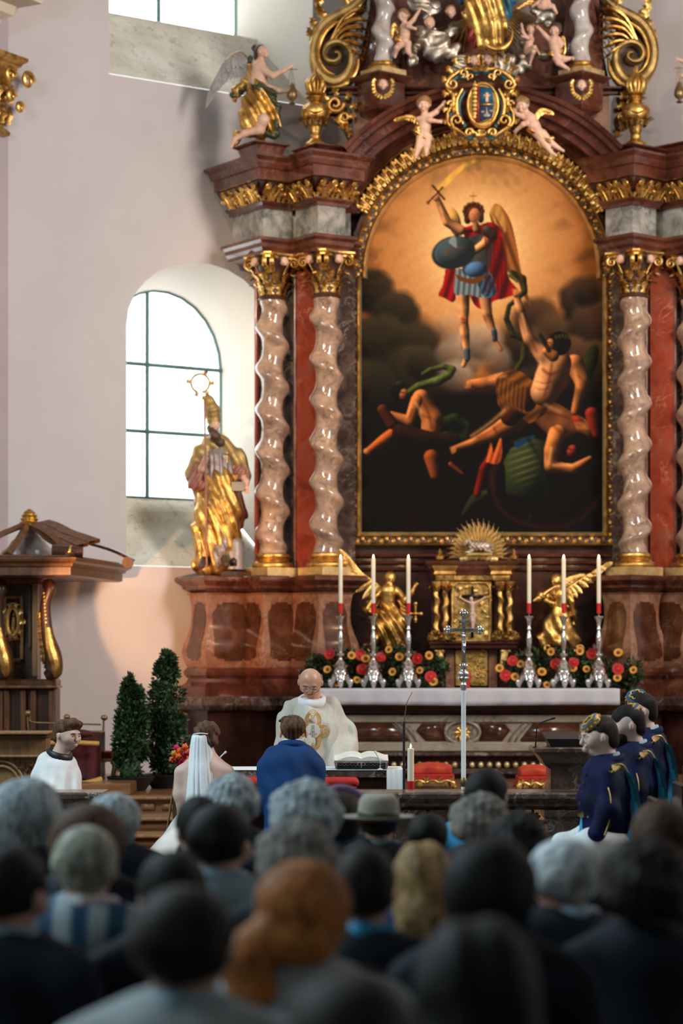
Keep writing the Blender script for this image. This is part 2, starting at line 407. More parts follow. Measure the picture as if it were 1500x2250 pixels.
M['red'] = marble('dark_red_marble', (.032, .010, .006), (.095, .026, .014), (.18, .058, .032), (.26, .16, .12), 3.0, .2, .007, .4, 1.5)
M['red_dark'] = marble('deep_red_marble', (.018, .006, .004), (.045, .013, .008), (.085, .027, .017), (.16, .09, .07), 2.6, .2, .006, .35, 1.6)
M['fire'] = marble('orange_red_marble', (.16, .018, .007), (.30, .042, .014), (.24, .07, .04), (.55, .28, .17), 4.0, .15, .008, .7, 2.4)
M['pinkm'] = marble('pink_veined_marble', (.20, .135, .115), (.40, .25, .165), (.54, .37, .25), (.08, .055, .055), 7.5, .09, .022, .8, 7.5, coat=.8)
M['grey'] = marble('grey_veined_marble', (.07, .085, .075), (.27, .25, .215), (.44, .40, .35), (.05, .06, .055), 5.5, .25, .035, .85, 5.0)
M['salmon'] = marble('salmon_marble_frame', (.16, .065, .034), (.27, .115, .062), (.34, .165, .095), (.50, .34, .25), 9, .2, .02, .5, 5)
M['inlay'] = marble('brown_marble_inlay', (.040, .013, .006), (.080, .025, .011), (.13, .045, .020), (.25, .14, .09), 5, .16, .008, .5, 3)
M['base_dark'] = marble('dark_brown_marble', (.025, .018, .014), (.075, .045, .034), (.15, .095, .07), (.42, .34, .28), 7, .2, .016, .8, 5)
M['cream'] = marble('cream_marble', (.24, .18, .125), (.34, .26, .185), (.42, .34, .26), (.08, .06, .05), 5, .22, .012, .9, 3.5)
M['upred'] = marble('rose_brown_marble', (.10, .036, .022), (.17, .060, .038), (.24, .105, .072), (.36, .20, .14), 5, .22, .014, .4, 4)
M['silverm'] = marble('silvery_marble', (.36, .30, .27), (.52, .45, .40), (.64, .58, .52), (.34, .22, .16), 6, .12, .02, .6, 5, coat=.7)
M['gold'] = gild('gilding', (.82, .51, .15), .34, (.40, .20, .05), 30, .45)
M['gold_old'] = gild('old_gilding', (.80, .51, .17), .36, (.34, .18, .05), 34, .5)
M['gold_dull'] = gild('matt_gold_paint', (.58, .40, .15), .5, (.34, .22, .08), 24, .3, .75)
M['pale_gold'] = gild('pale_gold_border', (.82, .62, .30), .42, (.60, .42, .18), 20, .15, .8)
M['silver'] = gild('silver_leaf', (.62, .55, .46), .42, (.34, .26, .19), 14, .5)
M['silver_bright'] = gild('polished_silver', (.80, .78, .74), .22, (.50, .47, .43), 40, .4)
M['skin_s'] = pbr('painted_skin', (.72, .46, .33), .45, 0, (.66, .36, .25), 9, 0)
M['skin_red'] = pbr('ruddy_skin', (.66, .36, .26), .5, 0, (.58, .28, .20), 9, 0, sss=.1)
M['skin'] = pbr('skin', (.62, .40, .30), .5, 0, (.55, .32, .24), 12, 0, sss=.12)
M['skin_pale'] = pbr('pale_skin', (.66, .47, .39), .5, 0, (.60, .38, .31), 12, 0, sss=.12)
M['skin_tan'] = pbr('tanned_skin', (.56, .30, .19), .38, 0, (.48, .22, .13), 12, 60, .1, .003, sss=.1)
M['hair_s'] = pbr('painted_hair', (.10, .05, .025), .5, 0, (.05, .025, .015), 30)
M['hair_gold'] = pbr('painted_blond_hair', (.38, .20, .07), .5, 0, (.22, .11, .04), 30, 60, .4)
M['green_s'] = pbr('painted_green_cloth', (.06, .075, .025), .4, .2, (.03, .04, .015), 8)
M['blue_s'] = pbr('painted_blue_cloth', (.02, .13, .20), .4, .1, (.01, .08, .14), 8)
M['teal'] = pbr('teal_enamel', (.03, .14, .16), .4, .1, (.02, .09, .11), 8)
M['red_s'] = pbr('painted_red_cloth', (.30, .03, .02), .4, .1, (.20, .02, .015), 8)
M['rose'] = pbr('faded_pink_cloth', (.42, .18, .14), .5, .2, (.30, .12, .09), 8)
M['greycloth'] = pbr('silvered_grey_cloth', (.40, .34, .31), .4, .3, (.26, .21, .19), 14)
M['wood'] = wood('walnut_wood', (.060, .020, .007), (.20, .075, .024))
M['wood_l'] = wood('oak_wood', (.16, .075, .025), (.34, .18, .075), .45)
M['wood_h'] = wood('oak_boards', (.13, .05, .02), (.30, .135, .055), .35, (1.4, 14, 14), .3)
M['wood_dark'] = wood('dark_walnut', (.028, .009, .004), (.085, .028, .011))
M['linen'] = pbr('white_linen', (.56, .52, .53), .8, 0, (.50, .46, .47), 5, 120, .15, .002)
M['white'] = pbr('white_cotton', (.76, .75, .74), .85, 0, (.70, .69, .68), 6, 90, .15, .002)
M['satin'] = pbr('ivory_satin', (.74, .70, .66), .35, 0, (.68, .63, .58), 6, 0, sheen=.3)
M['chas'] = pbr('cream_wool', (.56, .50, .42), .9, 0, (.50, .44, .37), 60, 220, .35, .002, sc=(1, 1, .25))
M['navy'] = pbr('navy_suit_wool', (.003, .042, .15), .75, 0, (.002, .032, .115), 8, 200, .15, .002, spec=.25)
M['suit_dark'] = pbr('dark_suit_wool', (.008, .013, .024), .85, 0, (.005, .008, .015), 8, spec=.3)
M['suit_grey'] = pbr('grey_suit_wool', (.16, .20, .21), .85, 0, (.12, .15, .16), 8)
M['shirt_grey'] = pbr('pale_grey_cotton', (.42, .46, .47), .85, 0, (.36, .40, .41), 8)
M['shirt_blue'] = pbr('light_blue_cotton', (.34, .50, .58), .8, 0, (.28, .44, .52), 8)
M['shirt_bright'] = pbr('bright_blue_cotton', (.04, .34, .60), .8, 0, (.03, .28, .52), 8)
M['purple'] = pbr('mauve_felt', (.26, .13, .24), .85)
M['velvet'] = pbr('blue_velvet', (.0015, .006, .055), .75, 0, (.001, .002, .012), 9, spec=.2)
M['burg'] = pbr('burgundy_velvet', (.10, .005, .008), .8, 0, (.05, .003, .005), 7)
M['redv'] = pbr('red_velvet', (.50, .012, .006), .7, 0, (.38, .008, .005), 7)
M['orangev'] = pbr('orange_red_velvet', (.60, .06, .010), .65, 0, (.42, .022, .006), 9)
M['fringe'] = pbr('gold_fringe', (.72, .42, .10), .5, .3, (.48, .26, .06), 90, 120, .8)
M['wax'] = pbr('ivory_wax', (.82, .72, .54), .5, 0, (.78, .68, .50), 6, sss=.3)
M['waxred'] = pbr('red_candle_foil', (.62, .012, .012), .35)
M['felt'] = pbr('grey_felt', (.34, .30, .24), .9, 0, (.26, .23, .18), 9)
M['black'] = pbr('black_plastic', (.012, .012, .013), .45)
M['white_p'] = pbr('white_plastic', (.74, .74, .72), .4)
M['leaf'] = pbr('evergreen_leaf', (.035, .075, .022), .45, 0, (.012, .030, .010), 20)
M['leaf2'] = pbr('bright_leaf', (.07, .15, .035), .45, 0, (.03, .07, .02), 20)
M['leaf3'] = pbr('burgundy_leaf', (.075, .010, .014), .5, 0, (.04, .006, .010), 20)
M['pot'] = pbr('black_pot', (.012, .013, .014), .5)
M['petal_r'] = pbr('red_petal', (.58, .010, .004), .6, 0, (.40, .006, .004), 20)
M['petal_o'] = pbr('yellow_orange_petal', (.80, .36, .03), .6, 0, (.68, .24, .02), 20)
M['petal_p'] = pbr('pink_petal', (.70, .03, .14), .6, 0, (.60, .02, .10), 20)
M['petal_c'] = pbr('orange_petal', (.86, .20, .02), .6, 0, (.78, .12, .02), 20)
M['paper'] = pbr('book_paper', (.74, .69, .60), .8)
M['granite'] = pbr('speckled_granite', (.16, .15, .12), .5, 0, (.05, .05, .04), 90, lo=.4, hi=.6)
M['bronze'] = pbr('bronze_rod', (.30, .20, .09), .4, .8)
M['iron'] = pbr('black_iron', (.02, .02, .02), .5, .6)
M['stone'] = pbr('beige_cornice_stucco', (.80, .66, .50), .8, 0, (.74, .60, .44), 3)
M['shield'] = pbr('painted_blue_shield', (.03, .05, .10), .5)
M['blackp'] = pbr('black_paint', (.01, .01, .012), .35)
def hairmat(name, a, b_, sc=(220, 220, 12), rough=.58, bs=1.0):
    m, nt, b = _mat(name); v = coord(nt, 'obj', sc); n = noise(nt, v, 1.0, 3, .6, .4)
    big = ramp(nt, noise(nt, coord(nt, 'obj', (1, 1, .45)), 26, 3, .6, .8), [(.36, (.42,)*3), (.62, (1.25,)*3)]); mm = nt.nodes.new('ShaderNodeMix'); mm.data_type = 'RGBA'; mm.blend_type = 'MULTIPLY'; mm.inputs[0].default_value = 1; nt.links.new(ramp(nt, n, [(.3, a), (.68, b_)]), mm.inputs[6]); nt.links.new(big, mm.inputs[7]); nt.links.new(mm.outputs[2], b.inputs['Base Color']); b.inputs['Roughness'].default_value = rough  # broad mottling put into the colour to stand in for hair highlights
    b.inputs['Specular IOR Level'].default_value = .14; bump(nt, b, n, .6*bs, .004); return m
HM = {'dark': hairmat('dark_hair', (.006, .006, .006), (.022, .018, .015)), 'brown': hairmat('brown_hair', (.045, .022, .011), (.17, .085, .045)),
      'dbrown': hairmat('dark_brown_hair', (.014, .009, .006), (.050, .032, .022)), 'grey': hairmat('grey_hair', (.17, .20, .21), (.50, .56, .58)),
      'white': hairmat('white_hair', (.50, .56, .60), (.90, .94, .96)), 'ash': hairmat('ash_blond_hair', (.22, .22, .17), (.62, .60, .48)),
      'red': hairmat('red_hair', (.24, .065, .014), (.70, .26, .07)), 'blond': hairmat('blond_hair', (.22, .12, .04), (.56, .35, .15)),
      'curlyg': hairmat('greying_curly_hair', (.10, .085, .070), (.33, .29, .25)), 'reddark': hairmat('warm_brown_hair', (.050, .024, .012), (.15, .075, .040))}
def glass_mat():
    m, nt, b = _mat('leaded_window_glass'); out = nt.nodes['Material Output']
    tr = nt.nodes.new('ShaderNodeBsdfTransparent'); tr.inputs[0].default_value = (.96, 1, .99, 1)
    tl = nt.nodes.new('ShaderNodeBsdfTranslucent'); tl.inputs[0].default_value = (.85, .92, .9, 1)
    mx = nt.nodes.new('ShaderNodeMixShader'); mx.inputs[0].default_value = .25
    nt.links.new(tr.outputs[0], mx.inputs[1]); nt.links.new(tl.outputs[0], mx.inputs[2]); nt.links.new(mx.outputs[0], out.inputs[0]); return m
M['glass'] = glass_mat()
M['lead'] = pbr('green_iron_glazing_bar', (.10, .22, .20), .5, .2)
M['leadt'] = pbr('lead_came', (.30, .36, .34), .5, .3)
def emis(name, col, st):
    m, nt, b = _mat(name); b.inputs['Emission Color'].default_value = c4(col); b.inputs['Emission Strength'].default_value = st; return m
M['flame'] = emis('candle_flame', (1, .72, .38), 14)
def veilmat():
    m, nt, b = _mat('sheer_veil_tulle'); out = nt.nodes['Material Output']; b.inputs['Base Color'].default_value = (.86, .88, .90, 1); b.inputs['Roughness'].default_value = .7
    v = coord(nt, 'obj', (60, 60, 2)); n = noise(nt, v, 1, 3)
    f = ramp(nt, n, [(.3, (.82,)*3), (.7, (.97,)*3)])
    tr = nt.nodes.new('ShaderNodeBsdfTransparent'); mx = nt.nodes.new('ShaderNodeMixShader'); nt.links.new(f, mx.inputs[0])
    nt.links.new(tr.outputs[0], mx.inputs[1]); nt.links.new(b.outputs[0], mx.inputs[2]); nt.links.new(mx.outputs[0], out.inputs[0]); return m
M['veil'] = veilmat()
def vcol(name, rough=.45, bs=90):
    m, nt, b = _mat(name); a = nt.nodes.new('ShaderNodeVertexColor'); a.layer_name = 'Col'; nt.links.new(a.outputs[0], b.inputs['Base Color'])
    b.inputs['Roughness'].default_value = rough; b.inputs['Specular IOR Level'].default_value = .12
    if bs: bump(nt, b, noise(nt, coord(nt), bs, 2), .08, .003)
    return m
M['paint'] = vcol('oil_painting', .65)
def stripe_mat():
    m, nt, b = _mat('blue_striped_fabric'); v = coord(nt, 'obj'); w = nt.nodes.new('ShaderNodeTexWave'); w.bands_direction = 'X'; w.inputs['Scale'].default_value = 3.0; w.inputs['Distortion'].default_value = .6
    nt.links.new(v, w.inputs['Vector']); nt.links.new(ramp(nt, w.outputs['Fac'], [(.25, (.015, .07, .14)), (.5, (.16, .27, .33)), (.75, (.36, .42, .44))]), b.inputs['Base Color']); b.inputs['Roughness'].default_value = .9; return m
M['stripes'] = stripe_mat()
# ------------------------------------------------------------------ the room
# left apse wall: runs from the pilaster corner (px 18) to the flat end wall (px 690)
A0 = np.array((-1.60, 25.0)); U = np.array((.81, .586)); U /= np.hypot(*U); NO = np.array((-U[1], U[0]))      # NO: outward (away from the room)
def s_of(px):
    k = (px-CX)/F; return (k*A0[1]-A0[0])/(U[0]-k*U[1])
def wl(s, z, t=0.0): p = A0+U*s+NO*t; return (p[0], p[1], z)
def d_at(px): return (A0+U*s_of(px))[1]
SL, SR = s_of(18), s_of(690)
TOP = 12.6
def arch(s0, s1, zb, zs, zt, n=14):                # outline bottom-left, up, over, down to bottom-right
    c, r = (s0+s1)/2, (s1-s0)/2
    return [(s0, zb)]+[(c-r*math.cos(a), zs+(zt-zs)*math.sin(a)) for a in np.linspace(0, pi, n)]+[(s1, zb)]
lo_o = arch(s_of(278), s_of(603), 2.58, 5.02, 5.745); lo_i = arch(s_of(278)+.12, s_of(603)-.16, 3.34, 4.75, 5.55)
up_o = arch(s_of(240), s_of(690)-.02, 7.55, 10.2, 11.6); up_i = arch(s_of(240)+.22, s_of(690)-.32, 8.47, 10.1, 11.3)
g = G()
def wquad(g, a, b, c, d, t=0.0): g.add([wl(*a, t), wl(*b, t), wl(*c, t), wl(*d, t)], [(0, 1, 2, 3)])
def wall_bits(g, out, zlo, zhi, sl, sr):
    s0, s1 = out[0][0], out[-1][0]
    wquad(g, (sl, zlo), (s0, zlo), (s0, zhi), (sl, zhi)); wquad(g, (s1, zlo), (sr, zlo), (sr, zhi), (s1, zhi))
    wquad(g, (s0, zlo), (s1, zlo), (s1, out[-1][1]), (s0, out[0][1]))
    for a, b in zip(out[1:-2], out[2:-1]): wquad(g, a, b, (b[0], zhi), (a[0], zhi))
wall_bits(g, lo_o, 0, 6.6, SL, SR+.1); wall_bits(g, up_o, 6.6, TOP, SL, SR+.1)
wall = obj('wall_left', g, M['plaster'], smooth=False, kind='structure')
def reveal(out, inn, t, name):
    g = G(); n = len(out); v = [wl(*p) for p in out]+[wl(*p, t) for p in inn]
    g.add(v, [(i, i+1, i+1+n, i+n) for i in range(n-1)]); obj('trim_1', g, M['reveal'], wall, 60, kind='structure')
    g = G(); g.add([wl(*out[0]), wl(*out[-1]), wl(out[-1][0]-.03, out[0][1]+.5*(inn[0][1]-out[0][1]), t*.8), wl(out[0][0]+.03, out[0][1]+.5*(inn[0][1]-out[0][1]), t*.8)], [(0, 1, 2, 3)]) if False else None
ORI['wall_left'] = np.zeros(3)
T1, T2 = .80, 1.05
for out, inn, t in ((lo_o, lo_i, T1), (up_o, up_i, T2)): reveal(out, inn, t, 'r')
# sloping stained sills
def sill(out, inn, t, ledge):
    g = G(); zi = inn[0][1]; a, b = out[0][0]+.004, out[-1][0]-.004; ia, ib = inn[0][0], inn[-1][0]
    v = [wl(a, out[0][1]+.002), wl(b, out[0][1]+.002), wl(ib+.02+(b-ib)*.35, zi-ledge, t*.72), wl(ia-(ia-a)*.3, zi-ledge, t*.72),
         wl(ib+.02+(b-ib)*.35, zi-ledge*.55, t*.72), wl(ia-(ia-a)*.3, zi-ledge*.55, t*.72), wl(ib+.05, zi-.01, t*.98), wl(ia-.05, zi-.01, t*.98)]
    g.add(v, [(0, 1, 2, 3), (3, 2, 4, 5), (5, 4, 6, 7)]); obj('window_sill', g, M['sill'], wall, False, 'stained and speckled plaster sill', kind='structure')
sill(lo_o, lo_i, T1, .28); sill(up_o, up_i, T2, .12)
def window(name, inn, t, nb, mull):
    root = thing(name, None, None, (0, 0, 0), kind='structure'); s0, s1 = inn[0][0], inn[-1][0]; z0 = inn[0][1]; top = max(p[1] for p in inn)
    g = G(); pts = [wl(*p, t+.02) for p in inn]; g.add(pts, [tuple(range(len(pts)))]); obj('window_glass', g, M['glass'], root, False, kind='structure')
    path = [wl(*p, t) for p in inn]+[wl(*inn[0], t)]
    obj('window_frame', tube(path, .022, n=4), M['lead'], root, kind='structure')
    sm = s0+(s1-s0)*mull
    def ztop(s):
        c, r = (s0+s1)/2, (s1-s0)/2; zs = inn[1][1]; return zs+(top-zs)*math.sqrt(max(0, 1-((s-c)/r)**2))
    obj('glazing_bar', tube([wl(sm, z0, t-.015), wl(sm, ztop(sm), t-.015)], .024, n=5), M['lead'], root, kind='structure')
    for z in nb: obj('glazing_bar', tube([wl(s0, z, t-.015), wl(s1, z, t-.015)], .022, n=5), M['lead'], root, kind='structure')
    # honeycomb of lead cames
    g = G(); r = .062; k = 0; z = z0
    while z < top:
        s = s0+(k % 2)*r*.866
        while s < s1:
            if z+r < ztop(min(max(s, s0+.02), s1-.02))+r*.4:
                hx = [(s+r*math.sin(a), z+r*math.cos(a)) for a in (0, pi/3, 2*pi/3, pi)]
                for p, q in zip(hx[:-1], hx[1:]):
                    if s0 < p[0] < s1 and s0 < q[0] < s1 and p[1] < ztop(p[0]) and q[1] < ztop(q[0]) and p[1] > z0 and q[1] > z0:
                        g.add([wl(p[0], p[1], t+.005), wl(q[0], q[1], t+.005), wl(q[0]+.005, q[1]+.004, t+.005), wl(p[0]+.005, p[1]+.004, t+.005)], [(0, 1, 2, 3)])
            s += 2*r*.866
        z += 1.5*r; k += 1
    obj('lead_cames', g, M['leadt'], root, False, kind='stuff')
window('window_1', lo_i, T1, [Z(946, 25.5), Z(798, 25.5)], .39)
window('window_2', up_i, T2, [9.3, 10.1], .5)
# wall on the far left with its pilaster, running towards the camera
C0 = np.array((wl(SL, 0)[0], wl(SL, 0)[1])); D2 = np.array((-.5, -.866))
g = G(); e = C0+D2*5.0
g.add([(C0[0], C0[1], 0), (C0[0], C0[1], TOP), (e[0], e[1], TOP), (e[0], e[1], 0)], [(0, 1, 2, 3)])
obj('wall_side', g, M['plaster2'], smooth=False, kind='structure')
g = G(); zt = Z(0, 23.6)
def along(t, o=0.0): n = np.array((.866, -.5)); p = C0+D2*t+n*o; return (p[0], p[1])
sweepc([along(3.2), along(3.2, .03), along(.02, .03), along(.02)][::-1], [(0, 0), (0, TOP-.1)], g) if False else None
# stucco cornice above, and the gilded pilaster capital
cor = G(); P_ = [along(3.5, -.3), along(.25, -.3), along(.25, .22), along(3.5, .22)]
P_ = [along(3.5, -.1), along(3.5, .12), along(.30, .12), along(.30, -.1)]
sweepc(P_, [(0, Z(52, 23.4)), (.02, Z(40, 23.4)), (.10, Z(28, 23.4)), (.12, Z(8, 23.4)), (.30, Z(-2, 23.4)), (.32, Z(-40, 23.4)), (.5, Z(-80, 23.4)), (.5, Z(-120, 23.4))], cor)
obj('trim_2', cor, M['stone'], smooth=30, kind='structure')
pcap = thing('pilaster_capital', 'gilded leafy pilaster capital at the left edge high on the wall', 'capital', (along(.3, .1)[0], along(.3, .1)[1], Z(290, 23.4)))
zc_ = lambda y: Z(y, 23.45)
obj('capital_core', sweepc([along(1.3, -.05), along(1.3, .02), along(.10, .02), along(.10, -.05)], [(0, zc_(289)), (.04, zc_(287)), (.05, zc_(280)), (.03, zc_(274)), (.0, zc_(268)), (.01, zc_(220)), (.05, zc_(170)), (.10, zc_(138))]), M['gold_old'], pcap, 30)
obj('abacus', sweepc([along(1.3, -.05), along(1.3, .06), along(.10, .06), along(.10, -.05)], [(.06, zc_(140)), (.10, zc_(134)), (.11, zc_(128)), (.15, zc_(122)), (.15, zc_(114)), (0, zc_(112))]), M['gold'], pcap, 30)
g = G()
for i in range(10):
    t = .08+.10*(i % 5); y0 = 262 if i < 5 else 215; p = along(t, .04+.03*(i//5)); g.join(leaf(.26, .07, 5, .75, .05, 17), frame((p[0], p[1], zc_(y0)), (-.5, -.866, 0), (.866*.3, -.5*.3, 1), 1))
for (t, y, r) in ((.02, 165, .09), (.30, 165, .08), (.16, 205, .06), (.02, 225, .05)):
    c_ = along(t, .16); tube([(c_[0]+.5*r*(1-u*.8)*math.cos(u*9)+.08*(y == 165), c_[1]+.866*r*(1-u*.8)*math.cos(u*9), zc_(y)+r*(1-u*.8)*math.sin(u*9)) for u in np.linspace(0, 1, 26)], [.030, .012], g, 7)
obj('leaf_ornament', g, M['gold'], pcap, 40, kind='stuff')
# other walls, floor, ceiling
WB = 25.97
g = G(); xa = wl(SR, 0)[0]
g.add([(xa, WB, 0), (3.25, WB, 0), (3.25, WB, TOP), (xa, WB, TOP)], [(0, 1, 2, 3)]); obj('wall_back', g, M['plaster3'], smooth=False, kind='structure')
g = G(); g.add([(3.25, WB, 0), (6.1, 23.8, 0), (6.1, 23.8, TOP), (3.25, WB, TOP)], [(0, 1, 2, 3)])
g.add([(6.1, 23.8, 0), (8.2, 19.5, 0), (8.2, 19.5, TOP), (6.1, 23.8, TOP)], [(0, 1, 2, 3)])
g.add([(8.2, 19.5, 0), (8.2, -3, 0), (8.2, -3, TOP), (8.2, 19.5, TOP)], [(0, 1, 2, 3)]); obj('wall_right', g, M['plaster'], smooth=False, kind='structure')
g = G(); g.add([(e[0], e[1], 0), (e[0], e[1], TOP), (-7.6, e[1]-.6, TOP), (-7.6, e[1]-.6, 0)], [(0, 1, 2, 3)])
g.add([(-7.6, e[1]-.6, 0), (-7.6, e[1]-.6, TOP), (-7.6, -3, TOP), (-7.6, -3, 0)], [(0, 1, 2, 3)])
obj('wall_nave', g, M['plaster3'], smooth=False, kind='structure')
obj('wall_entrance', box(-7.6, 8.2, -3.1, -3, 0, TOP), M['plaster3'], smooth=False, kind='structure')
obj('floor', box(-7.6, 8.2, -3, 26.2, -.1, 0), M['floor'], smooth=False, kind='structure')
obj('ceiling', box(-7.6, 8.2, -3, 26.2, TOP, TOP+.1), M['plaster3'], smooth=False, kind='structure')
# raised choir floor and its wooden steps
obj('floor_choir', sweepc([(-4.3, 20.3), (6.5, 20.3), (6.1, 23.8), (3.2, WB), (-.3, WB), (-3.35, 23.7)], [(0, .0), (0, .47)]), M['wood_h'], smooth=False, kind='structure')
st = thing('choir_steps', 'wooden choir steps with moulded treads left of the kneeling couple', 'steps', (-1.8, 19.3, 0))
for k, (y0, z) in enumerate(((18.9, .115), (19.3, .225), (19.7, .335))):
    g = box(-2.75, 6.2, y0+.02, 20.3, max(0, z-.11), z-.03)
    obj('riser', g, M['wood_h'], st, False)
    obj('tread', box(-2.78, 6.2, y0-.02, 20.3, z-.03, z, b=.01), M['wood_l'] if k else M['wood_h'], st, 40)
obj('tread', box(-4.2, 6.2, 20.24, 20.5, .445, .475, b=.01), M['wood_l'], st, 40)
for k in range(14):
    x = -2.7+k*.17; obj('inlaid_panel', box(x, x+.11, 20.288, 20.30, .36, .42), M['wood_l'], st, False)
# ------------------------------------------------------------------ high altar retable: architecture
ret = thing('altar_retable', 'towering red marble retable with gilded friezes behind the altar', 'altarpiece', (X(1060, 25), 25.0, .47))
def wpoly(A, ang, sR, sL, d=None):
    a = np.array((X(A[0], A[1]), A[1])); t = math.radians(ang)
    ur = np.array((math.cos(t), math.sin(t))); ul = np.array((-math.sin(t), math.cos(t)))
    return [a, a+ur*sR, a+ur*sR+ul*sL, a+ul*sL], ur, ul
def wblock(A, ang, sR, sL, prof, name, mat, parent=ret, smooth=25):
    P, ur, ul = wpoly(A, ang, sR, sL); return obj(name, sweepc(P, prof), mat, parent, smooth)
LA, RA = 33, 42
ZP = lambda y: Z(y, 24.25)
prof_cap = [(-.05, 1303), (0, 1300), (.02, 1297), (.06, 1291), (.065, 1286), (.10, 1279), (.12, 1275), (.12, 1267), (.105, 1264), (.0, 1262.5)]
prof_dado = [(.02, 1468), (.035, 1462), (.06, 1447), (.065, 1430), (.05, 1412), (.02, 1392), (-.002, 1372), (-.008, 1350), (-.004, 1325), (.01, 1306), (.03, 1301)]
prof_base = [(.085, 1532), (.085, 1509), (.06, 1506), (.03, 1499), (.02, 1492), (.05, 1484), (.055, 1476), (.03, 1468), (0, 1466)]
prof_ledge = [(.10, 1562), (.13, 1558), (.16, 1550), (.16, 1534), (.14, 1531)]
def pf(p): return [(o, ZP(y)) for o, y in p]
def dado_off(z):
    zz = [ZP(y) for _, y in prof_dado]; return np.interp(z, zz, [o for o, _ in prof_dado])
def inlay(P0, dirn, L, name='inlay_panel', mat='inlay', m0=.055, parent=ret):
    # vertical panel with notched ends following the bulging face; P0 = left end of the face, dirn along it
    n = np.array((dirn[1], -dirn[0])); g = G(); hw = L/2-m0; V = []
    ys = [1322, 1326, 1326.1, 1333, 1345, 1360, 1375, 1390, 1403, 1416, 1430, 1440, 1447, 1447.1, 1452]
    for y in ys:
        z = ZP(y); w = hw*(.45 if (y < 1326.05 or y > 1447.05) else (.78 if y < 1334 or y > 1441 else 1.0))
        w = w*(1+.12*max(0, (y-1390)/50) if y > 1390 else 1)
        for s in (-1, -.4, .4, 1):
            p = P0+dirn*(L/2+s*min(w, L/2-.02))+n*(dado_off(z)+.006); V.append((p[0], p[1], z))
    g.add(V, grid_faces(len(ys), 4)); obj(name, g, M[mat], parent, 30)
def pedestal(A, ang, sR, sL, panels=(1, 1)):
    wblock(A, ang, sR, sL, pf(prof_dado), 'pedestal_dado', M['salmon']); wblock(A, ang, sR, sL, pf(prof_cap), 'pedestal_cap', M['red'])
    wblock(A, ang, sR, sL, pf(prof_base), 'pedestal_base', M['red']); wblock(A, ang, sR, sL, pf(prof_ledge), 'ledge', M['base_dark'])
    wblock(A, ang, sR, sL, [(.05, .47), (.05, ZP(1715)), (.02, ZP(1700)), (.02, ZP(1560))], 'pedestal_footing', M['red_dark'])
    P, ur, ul = wpoly(A, ang, sR, sL)
    if panels[1]: inlay(P[0], ur, sR)
    if panels[0]: inlay(P[3], -ul, sL)
pedestal((457, 24.45), LA, .52, .36); pedestal((579, 24.42), LA, .42, .5); pedestal((700, 24.2), LA, .39, .5)
pedestal((1384, 24.2), RA, .45, .36); pedestal((1510, 24.3), RA, .45, .5)
# back walls of the retable
def slab(px0, px1, d0, d1, y0, y1, name, mat, zf=24.6, b=.0): return obj(name, box(X(px0, d0), X(px1, d0), d0, d1, Z(y1, zf), Z(y0, zf), b=b), M[mat], ret, 30)
slab(560, 1560, 25.0, 25.28, 440, 1745, 'back_wall', 'red_dark')
slab(566, 780, 24.84, 25.0, 540, 1262, 'column_backing', 'base_dark'); slab(1345, 1560, 24.84, 25.0, 540, 1262, 'column_backing', 'base_dark')
slab(640, 1345, 24.9, 25.0, 1262, 1745, 'lower_wall', 'red_dark')
slab(745, 1375, 24.93, 25.0, 1204, 1262, 'frame_plinth', 'red_dark')
for y in (1212, 1228, 1243): obj('wall_moulding', sweepo([(X(768, 24.9), 24.93), (X(1350, 24.9), 24.93)], [(0, ZP(y+8)), (.05, ZP(y+5)), (.06, ZP(y)), (0, ZP(y-2))]), M['red'], ret, 30)
for a, b in ((652, 706), (1428, 1480)):
    slab(a, b, 24.70, 24.85, 560, 1262, 'red_pilaster', 'fire')
for px in (648, 1483, 563, 1420): obj('pilaster_edge', tube([(X(px, 24.7), 24.73, ZP(1262)), (X(px, 24.7), 24.73, ZP(560))], .022, n=10), M['upred' if px != 563 else 'fire'], ret, True)
# entablature over the columns
pe = lambda p: [(o, Z(y, 24.2)) for o, y in p]
ent = [('architrave', [(-.02, 549), (.035, 548), (.035, 540), (.06, 533), (.06, 524), (.09, 518), (.09, 511), (-.02, 510)], 'red'),
       ('marble_frieze', [(0, 512), (0, 446)], 'grey'),
       ('bed_moulding', [(-.02, 447), (.03, 445), (.03, 439), (.055, 433), (.055, 428), (-.02, 427)], 'red'),
       ('cornice_band', [(.03, 430), (.05, 420), (.10, 400), (.12, 389)], 'red_dark'),
       ('cornice', [(.02, 391), (.14, 388), (.14, 364), (.16, 361), (.18, 352), (.18, 347), (.22, 339), (.22, 334), (.0, 333)], 'red')]
def bandunit():
    g = G(); g.join(leaf(.98, .20, 6, .55, .04, 23), TM((0, -.5, .05)))
    for s in (-1, 1):
        g.join(leaf(.80, .15, 5, .5, .04, 19, bend=s*.30), TM((s*.06, -.5, .02), (0, 0, -s*.25)))
        scroll(.17, .03, 1.3, g, (.055, .045), (s*.33, .20), pi/2, 20, s, .10, 1, [(s*.10, -.45), (s*.16, -.15)])
        g.join(leaf(.46, .13, 4, .6, .05, 15), TM((s*.20, -.12, .04), (0, 0, -s*1.5))); g.join(leaf(.40, .12, 4, .6, .05, 15), TM((s*.40, -.10, .02), (0, 0, s*.25)))
        g.join(leaf(.42, .12, 4, .6, .05, 15), TM((s*.38, -.5, .0), (0, 0, s*.15))); g.join(leaf(.3, .10, 3, .6, .05, 13), TM((s*.2, .18, .06), (0, 0, -s*.5)))
    g.add([(-.5, .45, 0), (.5, .45, 0), (.5, .5, .05), (-.5, .5, .05), (-.5, .5, -.02), (.5, .5, -.02)], [(0, 1, 2, 3), (3, 2, 5, 4)])
    return g.data('acanthus_scroll', M['gold'], 40)
BU = bandunit()
